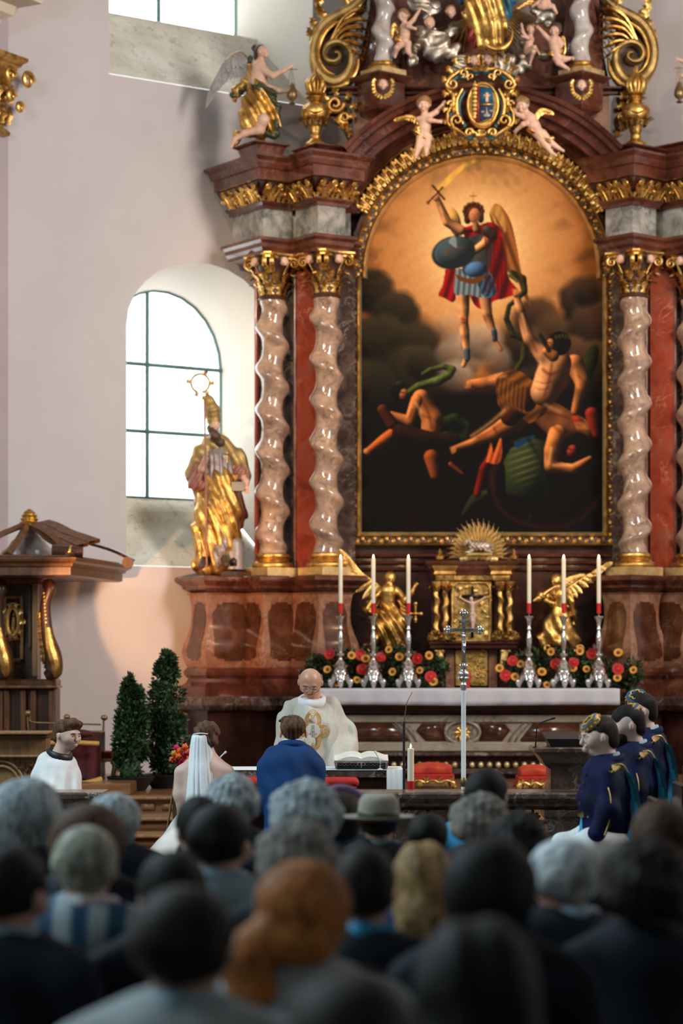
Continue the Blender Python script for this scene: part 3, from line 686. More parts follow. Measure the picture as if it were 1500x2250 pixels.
def faceunits(P, dirn, L, zlo, zhi, o0, o1, parent=ret, w=.2):
    n = np.array((dirn[1], -dirn[0])); k = max(1, round(L/w)); h = zhi-zlo; w = L/k
    for i in range(k):
        p = P+dirn*(w*(i+.5))+n*((o0+o1)/2+.012)
        m = frame((p[0], p[1], (zlo+zhi)/2), (dirn[0], dirn[1], 0), (n[0]*(o1-o0)/h, n[1]*(o1-o0)/h, 1), (w*1.02, math.hypot(h, o1-o0)*1.04, .16))
        inst('acanthus_scroll', BU, m, parent)
def entab(A, ang, sR, sL, sides=(1, 1)):
    for nm, p, mt in ent: wblock(A, ang, sR, sL, pe(p), nm, M[mt])
    P, ur, ul = wpoly(A, ang, sR, sL); e = .07
    if sides[1]: faceunits(P[0]-ur*e, ur, sR+e*2, Z(430, 24.2), Z(388, 24.2), .045, .14)
    if sides[0]: faceunits(P[3], -ul, sL+e, Z(430, 24.2), Z(388, 24.2), .045, .14)
entab((579, 24.5), LA, .34, .62); entab((698, 24.3), LA, .33, .42); entab((1389, 24.3), RA, .36, .36); entab((1508, 24.4), RA, .4, .45)
slab(560, 770, 24.76, 25.2, 446, 512, 'marble_frieze', 'grey', 24.2); slab(1345, 1560, 24.76, 25.2, 446, 512, 'marble_frieze', 'grey', 24.2)
for a, b in ((560, 790), (1340, 1560)):
    for nm, p, mt in ent:
        if nm != 'marble_frieze': obj(nm, sweepo([(X(a, 24.8), 24.8), (X(b, 24.8), 24.8)], pe(p)), M[mt], ret, 25)
    faceunits(np.array((X(a, 24.7), 24.8)), np.array((1., 0)), (b-a)*24.7/F, Z(430, 24.2), Z(388, 24.2), .045, .14)
# upper blocks that carry the angel and the urns
up2 = lambda a, b: [(-.02, Z(a, 24.2)), (.0, Z(a-1, 24.2)), (.0, Z((a+b)/2, 24.2)), (.02, Z(b+7, 24.2)), (.06, Z(b+3, 24.2)), (.06, Z(b, 24.2)), (0, Z(b-.5, 24.2))]
wblock((700, 24.25), LA, .42, .36, up2(336, 314), 'urn_block', M['red']); wblock((1390, 24.25), RA, .40, .36, up2(336, 314), 'urn_block', M['red'])
wblock((566, 24.38), LA, .30, .34, up2(346, 302), 'angel_block', M['red'])
wblock((1512, 24.38), RA, .30, .34, up2(346, 302), 'angel_block', M['red'])
# arches around the painting (concentric, centre px 1058.5, 597)
CA, CB = 1058.5, 597
def arcp(r, a0, a1, n, d): return [(X(CA, d)+math.cos(a)*r*d/F, Z(CB, d)+math.sin(a)*r*d/F) for a in np.linspace(math.radians(a0), math.radians(a1), n)]
def arcband(r0, r1, a0, a1, yb, name, mat, d=24.9, steps=None, n=40):
    # solid arch between two radii (px), front face profile steps [(frac, y depth)]
    pr = steps or [(0, yb)]; k = d/F; g = G(); prof = [(r0, 25.02)]+[(r0+(r1-r0)*f, y) for f, y in pr]+[(r1, 25.02)]
    V = []
    for r, y in prof:
        V += [(X(CA, d)+math.cos(a)*r*k, y, Z(CB, d)+math.sin(a)*r*k) for a in np.linspace(math.radians(a0), math.radians(a1), n)]
    g.add(V, grid_faces(len(prof), n)); return obj(name, g, M[mat], ret, 25)
arcband(275, 292, -3, 183, 24.9, 'arch_moulding', 'red_dark', steps=[(0, 24.90), (.5, 24.86), (1, 24.86)])
arcband(286, 316, 28, 152, 24.84, 'arch_band', 'red_dark', steps=[(0, 24.84), (1, 24.76)])
arcband(314, 334, 25, 155, 24.7, 'arch_moulding', 'red', steps=[(0, 24.76), (.3, 24.70), (.6, 24.70), (.7, 24.66), (1, 24.66)])
arcband(332, 352, 44, 136, 24.6, 'pediment_recess', 'red_dark', steps=[(0, 24.7), (1, 24.68)])
arcband(348, 404, 41, 139, 24.3, 'pediment_arch', 'red', d=24.4, steps=[(0, 24.62), (.02, 24.46), (.28, 24.44), (.3, 24.36), (.62, 24.34), (.65, 24.26), (.82, 24.24), (.86, 24.20), (1, 24.18)])
for i in range(26):
    a = math.radians(29.5+i*(121/25)); d = 24.76; r = 300*d/F; c = (X(CA, d)+math.cos(a)*r, d-.0, Z(CB, d)+math.sin(a)*r)
    inst('acanthus_scroll', BU, frame(c, (math.sin(a), 0, -math.cos(a)), (math.cos(a), -.25, math.sin(a)), (.135, .165, .13)), ret)
# painting frame: swept gilded mouldings with carved leaves
D0 = 24.93
def fpath(off, n=34):   # off: px outward from the canvas edge (canvas: lower x 793-1325, upper 805-1312, arch radius 253)
    k = D0/F; P = []
    yb, ysh = 1170+off, 612
    xl, xr, ul, ur_ = 793-off, 1325+off, 805.5-off, 1311.5+off
    P += [(xl, yb), (xl, ysh-off*.35), (ul, ysh-off*.35)]
    rr = (ur_-ul)/2; P += [((ul+ur_)/2-rr*math.cos(a), 597-(rr+ -4)*math.sin(a)) for a in np.linspace(0, pi, n)]
    P += [(ur_, ysh-off*.35), (xr, ysh-off*.35), (xr, yb)]
    return [(X(x, D0), Z(y, D0)) for x, y in P]
def ringstrip(o0, o1, y0, y1, name, mat, ymid=None):
    A, B = fpath(o0), fpath(o1); n = len(A); g = G(); L = [(A, 25.0), (A, y0)]
    if ymid is not None:
        Cc = fpath((o0+o1)/2); L.append((Cc, ymid))
    L += [(B, y1), (B, 25.0)]
    V = [(x, y, z) for Q, y in L for x, z in Q]; g.add(V, grid_faces(len(L), n, False, True)); return obj(name, g, M[mat], fr, 35)
fr = thing('painting_frame', 'carved gilded frame with arched top around the altar painting', 'picture frame', (X(1058.5, 24.95), 24.95, Z(1200, 24.95)))
ringstrip(-1, 4.5, 24.95, 24.90, 'inner_fillet', 'pale_gold'); ringstrip(4.5, 9, 24.93, 24.87, 'inner_cavetto', 'gold_old', 24.93)
ringstrip(9, 23, 24.90, 24.90, 'carved_field', 'base_dark'); ringstrip(22, 26, 24.88, 24.85, 'outer_bead', 'gold'); ringstrip(26, 29, 24.87, 24.86, 'outer_fillet', 'pale_gold', 24.84)
def frameunit():
    g = G(); g.join(leaf(.9, .30, 4, .8, .06), TM((-.1, -.45, 0), (0, 0, -.5))); g.join(leaf(.55, .2, 3, .8, .06), TM((.25, -.1, 0), (0, 0, .9)))
    scroll(.16, .04, 1.1, g, (.07, .06), (.2, -.28), 0, 12, 1, .08); ball((-.32, .3, .08), .1, g, 6)
    return g.data('frame_leaf', M['gold'], 40)
FU = frameunit(); P = np.array(fpath(15.5, 60)); P = np.vstack([P, P[:1]])
seg = np.hypot(*(P[1:]-P[:-1]).T); cum = np.concatenate([[0], np.cumsum(seg)]); nun = int(cum[-1]/.062)
for i in range(nun):
    s = (i+.5)*cum[-1]/nun; j = np.searchsorted(cum, s)-1; p = P[j]+(P[j+1]-P[j])*(s-cum[j])/seg[j]; t = (P[j+1]-P[j])/seg[j]
    inst('frame_leaf', FU, frame((p[0], 24.895, p[1]), (t[0], 0, t[1]), (-t[1], 0, t[0]), (.066, .060*(1 if i % 2 else -1), .05)) if i % 2 else frame((p[0], 24.895, p[1]), (-t[0], 0, -t[1]), (t[1], 0, -t[0]), (.066, .060, .05)), fr)
# ------------------------------------------------------------------ upper storey
slab(812, 1325, 25.0, 25.3, -300, 260, 'upper_wall', 'upred', 25.0)
for sgn in (-1, 1):
    cx = 1058.5; q = lambda x: cx+sgn*(x-cx)
    pts = [(X(q(822), 24.8), Z(-30, 24.8)), (X(q(866), 24.8), Z(-30, 24.8)), (X(q(895), 24.8), Z(190, 24.8)), (X(q(778), 24.8), Z(190, 24.8))]
    obj('sloping_pilaster', prism(pts, 24.78, 25.02), M['upred'], ret, False)
    obj('lower_pilaster', box(*sorted((X(q(778), 24.7), X(q(905), 24.7))), 24.74, 25.02, Z(330, 24.7), Z(188, 24.7), b=.01), M['upred'], ret, 30)
    P = [(X(q(1002 if sgn < 0 else 706), 24.6), 24.72), (X(q(706 if sgn < 0 else 1002), 24.6), 24.72)]
    if sgn > 0: P = P[::-1] if P[0][0] > P[1][0] else P
    obj('upper_moulding', sweepo(sorted(P), [(0, Z(204, 24.6)), (.03, Z(202, 24.6)), (.03, Z(197, 24.6)), (.07, Z(191, 24.6)), (.07, Z(187, 24.6)), (.0, Z(185, 24.6))]), M['red_dark'], ret, 30)
for A, ang in (((833, 24.35), 40), ((1277, 24.35), 45)):
    wblock(A, ang, .34, .34, [(-.12, Z(246, 24.3)), (-.02, Z(232, 24.3)), (0, Z(225, 24.3)), (0, Z(170, 24.3)), (.04, Z(164, 24.3)), (.06, Z(158, 24.3)), (.06, Z(155, 24.3)), (0, Z(154, 24.3))], 'upper_pedestal', M['red'])
# ------------------------------------------------------------------ twisted columns
def twist(R, a, z0, z1, pitch, phi0, hand, n=30, nz=190, taper=.06):
    zs = np.linspace(z0, z1, nz); t = np.arange(n)*2*pi/n; V = []
    for z in zs:
        u = (z-z0)/(z1-z0); e = min(1, u/.05, (1-u)/.05); e = e*e*(3-2*e)
        ph = hand*2*pi*(z-z0)/pitch+phi0; r = R*(1-taper*u)
        rr = r*(1+.06*e*np.cos(2*(t-ph)))                       # slightly ridged cross-section
        V.append(np.stack([np.cos(t)*rr+a*e*math.cos(ph), np.sin(t)*rr+a*e*math.sin(ph), np.full(n, z)], 1))
    g = G(); g.add(np.concatenate(V), grid_faces(nz, n, False, True)[:, [0, 3, 2, 1]]); g.add(V[-1], [tuple(range(n))]); return g
def cherub(g_skin, g_hair, g_wing, M_, r=.05):
    s = SD(); s.e((0, 0, 0), (r*.82, r*.9, r), .01); s.e((0, -r*.82, -r*.1), (r*.16, r*.2, r*.2), .012); s.e((r*.4, -r*.55, -r*.3), r*.36, .02); s.e((-r*.4, -r*.55, -r*.3), r*.36, .02); s.e((0, -r*.6, -r*.72), r*.28, .02)
    s.e((r*.34, -r*.9, r*.12), r*.13, .004, None, -1); s.e((-r*.34, -r*.9, r*.12), r*.13, .004, None, -1); s.mesh(r*.16, g=g_skin, M=M_)
    s = SD(); s.e((0, r*.15, r*.25), (r*1.0, r*.98, r*.98), .01); s.bx((0, -r*1.1, -r*.45), (r, r*.75, r*.9), .01, None, -1); s.mesh(r*.18, lambda P: r*.12*sines(P, 4/r, 3), g_hair, M_)
def capital(ang, sc=1.0):
    """gilded capital: bottom ring at z=0, abacus top at z=.49; returns list of (name, geometry, material)"""
    t = math.radians(ang); gb = G(); lathe([(.125, .0), (.142, .004), (.148, .018), (.142, .032), (.125, .036), (.118, .05), (.122, .2), (.14, .3), (.19, .40), (.17, .42)], (0, 0, 0), 28, gb)
    gl = G(); A = leaf(.20, .055, 5, .75, .05, 11); B = leaf(.21, .05, 5, .85, .05, 11)
    for i in range(8):
        a = i*pi/4+t; gl.join(A, frame((math.cos(a)*.125, math.sin(a)*.125, .045), (-math.sin(a), math.cos(a), 0), (math.cos(a)*.12, math.sin(a)*.12, 1)))
        a += pi/8; gl.join(B, frame((math.cos(a)*.128, math.sin(a)*.128, .15), (-math.sin(a), math.cos(a), 0), (math.cos(a)*.28, math.sin(a)*.28, 1)))
    gv = G()
    for i in range(4):
        a = i*pi/2+t+pi/4
        for s in (-1, 1):
            b = a+s*.16; e = frame((math.cos(b)*.235, math.sin(b)*.235, .365), (math.cos(a), math.sin(a), 0), (0, 0, 1))
            q = scroll(.055, .010, 1.5, None, (.016, .014), (0, 0), pi/2, 20, -1, 0, 1.5, [(-.13, -.16), (-.08, -.04), (-.03, .04)]); gv.join(q, e)
        gv.join(leaf(.15, .045, 4, .8, .06), frame((math.cos(a)*.18, math.sin(a)*.18, .26), (-math.sin(a), math.cos(a), 0), (math.cos(a)*.5, math.sin(a)*.5, 1)))
    ga = G(); P = []
    for i in range(4):
        a = i*pi/2+t+pi/4; c = np.array((math.cos(a), math.sin(a))); tg = np.array((-c[1], c[0])); P += [c*.285-tg*.03, c*.285+tg*.03]
        a2 = a+pi/4; P += [np.array((math.cos(a2), math.sin(a2)))*.165]
    sweepc(P, [(-.03, .405), (-.01, .41), (-.01, .43), (.01, .445), (.01, .462), (-.02, .465)], ga)
    for i in range(4):
        a2 = i*pi/2+t; 
    return [('bell', gb, 'wood_dark'), ('acanthus_leaves', gl, 'gold'), ('volutes', gv, 'gold'), ('abacus', ga, 'gold')]  # bell is not walnut; its dark colour paints shade between the gilt leaves
def column(px, d, hand, phi0, ang, label):
    z0 = Z(1265, 24.3); o = thing('twisted_column', label, 'column', (X(px, d), d, z0), 'twisted columns of the altar')
    org = np.array((X(px, d), d, z0)); zz = lambda y: Z(y, 24.45)-z0
    T = np.array(Matrix.Translation(Vector(org)))
    t = math.radians(ang); s = .29
    P = [np.array((math.cos(a), math.sin(a)))*s for a in (t-3*pi/4, t-pi/4, t+pi/4, t+3*pi/4)]
    P = [p+org[:2] for p in P]
    obj('plinth', sweepc(P, [(0, z0+.0), (0, z0+.088), (-.01, z0+.092)]), M['pale_gold'], o, 25)
    g = G(); lathe([(.20, .09), (.208, .10), (.212, .115), (.20, .14), (.175, .148), (.165, .158), (.17, .17), (.165, .178), (.16, .184), (.175, .19), (.182, .205), (.176, .225), (.15, .232), (.14, .24)], (0, 0, 0), 32, None)
    g.join(lathe([(.20, .09), (.208, .10), (.212, .115), (.20, .14), (.175, .148), (.165, .158), (.17, .17), (.165, .178), (.16, .184), (.175, .19), (.182, .205), (.176, .225), (.15, .232), (.14, .24)], n=32), T); obj('base', g, M['gold'], o, 50)
    g = G(); g.join(twist(.139, .034, .235, zz(652), 91*24.45/F, phi0, hand), T); obj('shaft', g, M['pinkm'], o, True)
    zc = zz(655)
    Tc = np.array(Matrix.Translation(Vector(org+np.array((0, 0, zc)))))
    cap = None
    for nm, gg, mt in capital(ang):
        g = G(); g.join(gg, Tc)
        if cap is None: cap = obj('capital', g, M[mt], o, 40)
        else: obj(nm, g, M[mt], cap, 40)
    gs, gh, gw = G(), G(), G()
    for a in (t-pi, t-pi/2):
        c = org+np.array((math.cos(a)*.20, math.sin(a)*.20, zc+.385)); mm = np.array(frame(c, (-math.sin(a), math.cos(a), 0), (-math.cos(a), -math.sin(a), 0)))
        cherub(gs, gh, gw, mm, .052)
    obj('cherub_face', gs, M['skin_s'], cap, True); obj('cherub_hair', gh, M['hair_s'], cap, True)
    return o
column(598, 24.66, -1, .2, LA+4, 'pink twisted marble column rising behind the bishop statue')
column(717, 24.5, -1, 1.4, LA+4, 'pink twisted marble column touching the painting frame on the window side')
column(1393, 24.5, 1, 2.2, RA, 'pink twisted marble column against red pilaster, away from the window')
column(1523, 24.6, 1, .8, RA, 'twisted marble column cut by the photo edge')
def small_column(px, label, hand, ph, ang):
    d = 24.6; z0 = Z(158, 24.35); org = np.array((X(px, d), d, z0)); o = thing('twisted_colonnette', label, 'column', org, 'upper twisted columns'); T = np.array(Matrix.Translation(Vector(org)))
    t = math.radians(ang); P = [np.array((math.cos(a), math.sin(a)))*.235+org[:2] for a in (t-3*pi/4, t-pi/4, t+pi/4, t+3*pi/4)]
    obj('plinth', sweepc(P, [(0, z0), (0, z0+.07), (-.01, z0+.075)]), M['pale_gold'], o, 25)
    g = G(); g.join(lathe([(.155, .075), (.162, .09), (.15, .11), (.12, .118), (.125, .13), (.13, .14), (.11, .155)], n=26), T); obj('base', g, M['gold'], o, 50)
    g = G(); g.join(twist(.094, .026, .15, 2.6, .37, ph, hand, 24, 150), T); obj('shaft', g, M['silverm'], o, True)
small_column(842, 'silvery twisted colonnette above the pediment, on the window side', -1, 2.6, 40); small_column(1277, 'silvery twisted colonnette above the pediment, beside the flying cherub', 1, .5, 45)
# ------------------------------------------------------------------ urns with flames
def urn(px, label):
    d = 24.5; z0 = Z(313, 24.2); k = d/F; org = np.array((X(px, d), d, z0)); o = thing('gilded_urn', label, 'urn', org, 'gilded flaming urns'); T = np.array(Matrix.Translation(Vector(org)))
    zz = lambda y: (306-y)*k*1.01
    pr = [(23, 306), (24, 300), (22, 294), (14, 289), (11, 284), (12, 280), (10, 276), (13, 270), (14, 262), (17, 256), (24, 248), (29, 238), (31, 228), (29, 218), (22, 210), (13, 205), (11, 200), (13, 194), (16, 190), (20, 188), (22, 186), (14, 186)]
    g = G(); g.join(lathe([(r*k, zz(y)) for r, y in pr], n=36, lob=12, la=.015), T); obj('body', g, M['gold'], o, 50)
    g = G(); L = leaf(.12, .035, 4, .5, .05, 9)
    for i in range(12):
        a = i*pi/6; g.join(L, T @ np.array(frame((math.cos(a)*.105, math.sin(a)*.105, zz(258)), (-math.sin(a), math.cos(a), 0), (math.cos(a)*.45, math.sin(a)*.45, 1))))
        g.join(leaf(.08, .03, 3, .8, .05, 7), T @ np.array(frame((math.cos(a)*.06, math.sin(a)*.06, zz(203)), (-math.sin(a), math.cos(a), 0), (math.cos(a)*.35, math.sin(a)*.35, 1))))
    for i in range(9): tube([T[:3, 3]+np.array((math.cos(a)*.137, math.sin(a)*.137, zz(228+6*math.sin(3*a)))) for a in np.linspace(i*2*pi/9, (i+1)*2*pi/9, 6)], .009, g, 5)
    obj('leaf_ornament', g, M['gold'], o, 40, kind='stuff')
    g = G(); rnd = random.Random(3)
    for i in range(26):
        a = rnd.uniform(0, 6.3); r = rnd.uniform(0, .075); h = rnd.uniform(.15, .26)*(1.2-r*5)
        p0 = np.array((math.cos(a)*r, math.sin(a)*r, zz(187))); p1 = p0*np.array((1.5, 1.5, 1))+np.array((0, 0, h*.5)); p2 = p0*np.array((.7, .7, 1))+np.array((rnd.uniform(-.02, .02), 0, h))
        tube([org+p0, org+p1, org+p2], [.022, .024, .003], g, 6, 7)
    obj('flame_finial', g, M['gold'], o, True); return o
urn(693, 'gilded urn with flame finial beside the angel swinging a censer'); urn(1396, 'gilded urn with flame finial under the volute farthest from the window')
# ------------------------------------------------------------------ big scroll volutes
def volute(sgn, label):
    d = 24.75; q = lambda x, y, dd=0: (X(1058.5+sgn*(x-1058.5)+(6 if sgn > 0 else 0), d), d+dd, Z(y, d)); k = d/F
    S = -sgn if False else sgn
    mx = (lambda x: x) if sgn < 0 else (lambda x: x)
    o = thing('scroll_volute', label, 'ornament', q(735, 195), 'gilded scroll volutes')
    def Q(x, y, dd=0):   # coordinates given for the left one
        xx = x if sgn < 0 else 2*1058.5-x+40*(0)+6
        return (X(xx, d), d+dd, Z(y, d))
    band = [(806, -12), (788, 8), (765, 26), (737, 40), (712, 58), (696, 84), (688, 115), (692, 148), (708, 172), (735, 184), (758, 172), (770, 150), (772, 125), (762, 106), (742, 97), (722, 103), (712, 120), (718, 136), (734, 140), (746, 132), (744, 122), (736, 121)]
    wd_ = [7, 8, 9, 9, 9, 9, 9, 10, 11, 11, 9, 8, 7, 6.5, 6, 5.5, 5, 4.5, 4, 4, 3.5, 3]
    P = np.array([Q(*p, -.10) for p in band]); tube(P, [w*k for w in wd_], g := G(), 8, 70, 1.9, up=(0, 1, 0)) if False else None
    g = G(); Ps = smooth_path(P, 80); ws = np.interp(np.linspace(0, 1, 80), np.linspace(0, 1, len(wd_)), wd_)*k
    T = np.gradient(Ps, axis=0); T /= np.linalg.norm(T, axis=1)[:, None]; Nn = np.stack([-T[:, 2], T[:, 1]*0, T[:, 0]], 1)
    V = []
    for f, yy in ((-1, .16), (-1, -.02), (-.75, -.05), (-.4, -.02), (.4, -.02), (.75, -.05), (1, -.02), (1, .16)): V.append(Ps+Nn*ws[:, None]*f+np.array((0, yy, 0)))
    g.add(np.concatenate(V), grid_faces(8, 80)); obj('spiral_band', g, M['gold_dull'], o, 40)
    inner = [(800, 20), (770, 46), (735, 62), (712, 88), (702, 118), (704, 142), (716, 160), (735, 168), (752, 158), (758, 142), (756, 124), (744, 112), (728, 114), (722, 126), (730, 132)]
    obj('dark_web', prism([(Q(x, y)[0], Q(x, y)[2]) for x, y in [(806, -12), (765, 26), (712, 58), (690, 100), (692, 150), (735, 184), (765, 160), (772, 125), (770, 60), (806, 20)]], d+.0, d+.06), M['red_dark'], o, 30)
    g = G()
    tube([Q(x, y, -.06) for x, y in [(798, 5), (770, 38), (738, 55), (714, 75), (702, 105), (702, 135), (716, 158), (736, 168)]], [.02, .028, .03, .03, .028, .028, .02, .01], g, 6, 40)
    obj('inner_band', g, M['gold'], o, True)
    g = G()
    for i, (x, y, x2, y2, w) in enumerate([(724, 98, 800, 18, 9), (726, 96, 806, 44, 9), (730, 97, 804, 64, 9), (736, 100, 802, 84, 9), (742, 102, 796, 104, 8), (752, 106, 792, 124, 7)]):
        a, b = np.array(Q(x, y, -.1)), np.array(Q(x2, y2, -.05)); L = np.linalg.norm(b-a)
        P3 = [a, a+(b-a)*.35+np.array((0, -.03, .10*(1-i*.17))), a+(b-a)*.75+np.array((0, -.05, .05*(1-i*.2))), b+np.array((0, .02, -.02))]
        tube(P3, [.01, w*k*.8, w*k, .012], g, 7, 16, .6)
        for j in range(4):
            f = .35+j*.17; pp = P3[0]*(1-f)+P3[-1]*f+np.array((0, -.05, .05*(1-f))); g.join(leaf(.13, .032, 3, .9, .1, 7), frame(pp, (0, 1, .2), (b-a)/L+np.array((0, 0, -.6+j*.1)), 1))
    obj('acanthus_plume', g, M['gold'], o, 40)
    g = G()
    for x, y, a in [(712, 52, .4), (704, 42, .3), (700, 26, .15), (704, 10, -.1), (712, -4, -.2), (694, 70, .6), (686, 92, .5)]:
        s = 1 if sgn < 0 else -1
        g.join(leaf(.17, .05, 4, .6, .08, 9), frame(Q(x, y, -.05), (s, 0, s*a*.6), (-s*a, -.2, 1), 1))
    for x, y in [(770, 12), (778, 4), (786, -2), (764, 18)]: g.join(leaf(.14, .05, 4, .8, .08, 9), frame(Q(x, y, -.16), (1, 0, .6), (-.6, -.3, 1), 1))
    obj('leaf_crest', g, M['gold'], o, 40, kind='stuff')
    g = G()
    tube([Q(x, y, -.05) for x, y in [(690, 150), (704, 176), (732, 194), (762, 186), (782, 160), (788, 130)]], [.02, .05, .06, .055, .04, .02], g, 8, 30, .8); obj('outer_curl', g, M['gold'], o, True)
    return o
volute(-1, 'gilded scroll volute with acanthus plumes on the window side of the gable'); volute(1, 'gilded scroll volute with acanthus plumes, farthest from the window')
def bracket(sgn, label):
    d = 24.72; Q = lambda x, y, dd=0: (X(x if sgn < 0 else 2*1058.5-x+4, d), d+dd, Z(y, d)); o = thing('leaf_bracket', label, 'ornament', Q(745, 300), 'gilded leaf brackets'); g = G()
    for cx_, cy, r, a0 in ((736, 232, 19, 0), (757, 262, 13, 1)):
        P = [Q(cx_+r*(1-t*.8)*math.cos(a0+t*9), cy+r*(1-t*.8)*math.sin(a0+t*9), -.08) for t in np.linspace(0, 1, 30)]; tube(P, [.03, .012], g, 7)
    obj('scroll', g, M['gold'], o, True); g = G(); rnd = random.Random(5)
    for x, y, a in [(722, 222, 1.2), (740, 214, .3), (760, 222, -.6), (768, 240, -1.2), (765, 260, -1.5), (760, 280, -2.6), (768, 292, -2.9), (745, 262, 2.6), (752, 275, 2.9), (728, 245, 2)]:
        g.join(leaf(.13, .045, 4, .8, .08, 9), frame(Q(x, y, -.08), (math.cos(a), 0, math.sin(a)), (-math.sin(a), -.3, math.cos(a)), 1))
    obj('leaves', g, M['gold'], o, 40); obj('backing', prism([(Q(x, y)[0], Q(x, y)[2]) for x, y in [(716, 215), (772, 212), (776, 305), (765, 300), (750, 270), (722, 255)]], d+.02, d+.25), M['red_dark'], o, 30)
bracket(-1, 'gilded curled leaf bracket next to the urn near the angel'); bracket(1, 'gilded curled leaf bracket behind the urn farthest from the window')
# ------------------------------------------------------------------ the altar painting (flat canvas, its picture computed as a colour attribute)
def painting():
    d = 24.965; st = 2.0; xs = np.arange(790, 1329, st); ys = np.arange(343, 1173, st); XX, YY = np.meshgrid(xs, ys, indexing='ij')
    R = np.random.RandomState(4)
    def nz(fr, seed, n=6):
        r = np.random.RandomState(seed); o = 0
        for i in range(n):
            a = r.uniform(0, 6.3); k = fr*r.uniform(.5, 1.7); o = o+np.sin(XX*math.cos(a)*k+YY*math.sin(a)*k+r.uniform(0, 6.3)+1.5*np.sin(XX*k*.37*math.sin(a)+YY*k*.31+i))
        return o/n
    img = np.zeros(XX.shape+(3,))
    def c(*v): return np.array(v, float)
    r = np.hypot((XX-1045)/1.0, (YY-545)/1.15)
    t = np.clip(r/300, 0, 1)[..., None]; warm = c(.92, .70, .43)*(1-t)+c(.47, .22, .07)*t
    tt = np.clip(1-r/130, 0, 1)[..., None]; warm = warm+tt*c(.06, .12, .12)
    puff = np.clip(nz(.085, 2)*1.2, 0, 1)*np.clip((r-150)/90, 0, 1); warm = warm*(1-.45*puff[..., None])
    img[:] = warm
    def over(mask, col): nonlocal img; m = np.clip(mask, 0, 1)[..., None]; img = img*(1-m)+np.asarray(col)*m
    # clouds: heaps of round dark billows
    def billow(x, y, rr, col, k=1.0):
        q = np.hypot(XX-x, YY-y)+nz(.12, int(x+y))*5; over(np.clip((rr-q)/16, 0, 1)*k, col*(1+.9*np.clip((y-YY+XX*.25-x*.25)/rr, -.8, 1)[..., None]))
    over(np.clip((YY-(690+30*np.sin(XX*.02)))/60, 0, 1)*np.clip(np.abs(XX-1040)/60-.3, 0, 1), c(.14, .10, .06)); over(np.clip((YY-820)/50, 0, 1), c(.035, .022, .014))
    for x, y, rr in [(815, 640, 58), (870, 690, 60), (835, 760, 78), (910, 760, 62), (900, 830, 80), (810, 850, 70), (930, 800, 45), (1180, 700, 55), (1215, 740, 60), (1280, 660, 60), (1310, 720, 70), (1290, 640, 40), (1160, 760, 50), (1250, 800, 70), (1310, 800, 60)]: billow(x, y, rr, c(.11, .085, .05) if x < 1000 else c(.16, .105, .06))
    for x, y, rr, k in [(1010, 780, 60, .8), (1060, 750, 50, .7), (1000, 830, 45, .7), (1090, 790, 40, .5), (985, 720, 40, .35)]: billow(x, y, rr, c(.40, .33, .27), k)
    over(np.clip((YY-850)/110, 0, 1)*.85, c(.022, .015, .010)); over(np.clip(1-np.hypot((XX-840)/60, (YY-880)/250), 0, 1)*.5, c(.03, .045, .04))
    over(np.clip(nz(.05, 9), 0, 1)*np.clip((YY-1020)/60, 0, 1)*np.clip(1-(XX-800)/330, 0, 1)*.55, c(.22, .05, .025))
    Lx, Ly = -.62, -.62
    def cap(pts, rs, col, soft=1.6, amb=.16, hi=1.3, kb=3.0):
        best = np.full(XX.shape, 1e9); NX = 0; NY = 0; WW = 0
        for (a, b, ra, rb) in zip(pts[:-1], pts[1:], rs[:-1], rs[1:]):
            a = np.array(a, float); b = np.array(b, float); ba = b-a; L = max(ba.dot(ba), 1e-6); h = np.clip(((XX-a[0])*ba[0]+(YY-a[1])*ba[1])/L, 0, 1)
            dx = XX-a[0]-h*ba[0]; dy = YY-a[1]-h*ba[1]; rr = ra+(rb-ra)*h; dd = np.hypot(dx, dy)-rr
            w = np.exp(-np.clip(dd, -60, 60)/kb); NX = NX+w*dx/rr; NY = NY+w*dy/rr; WW = WW+w; best = np.minimum(best, dd)
        NX = NX/WW; NY = NY/WW; nzz = np.sqrt(np.clip(1-NX*NX-NY*NY, 0, 1)); sh = np.clip(NX*Lx+NY*Ly+nzz*.5+.16*nz(.10, int(pts[0][0])), 0, 1.1)**1.3
        over(np.clip(-best/soft, 0, 1), col*(amb+hi*sh)[..., None])
    def ell(x, y, rx, ry, rot, col, amb=.3, hi=1.0, soft=2.0, k=1.0):
        a = math.radians(rot); u = (XX-x)*math.cos(a)+(YY-y)*math.sin(a); v = -(XX-x)*math.sin(a)+(YY-y)*math.cos(a); u /= rx; v /= ry
        q = np.hypot(u, v); nzz = np.sqrt(np.clip(1-q*q, 0, 1)); sh = np.clip(Lx*(u*math.cos(a)-v*math.sin(a))+Ly*(u*math.sin(a)+v*math.cos(a))+.55*nzz, 0, 1)
        over(np.clip((1-q)*min(rx, ry)/soft, 0, 1)*k, col*(amb+hi*sh)[..., None])
    def poly(pts, col, fold=0, fr=.3, soft=1.5, ang=.3):
        P = smooth_path(np.array(pts+[pts[0]], float), len(pts)*7)[:-1]; ins = np.zeros(XX.shape, bool); n = len(P); dm = np.full(XX.shape, 1e9)
        for i in range(n):
            x1, y1 = P[i]; x2, y2 = P[(i+1) % n]
            cnd = ((y1 > YY) != (y2 > YY)); xx = (x2-x1)*(YY-y1)/(y2-y1+1e-9)+x1; ins ^= cnd & (XX < xx)
            L = max((x2-x1)**2+(y2-y1)**2, 1e-6); h = np.clip(((XX-x1)*(x2-x1)+(YY-y1)*(y2-y1))/L, 0, 1); dm = np.minimum(dm, np.hypot(XX-x1-h*(x2-x1), YY-y1-h*(y2-y1)))
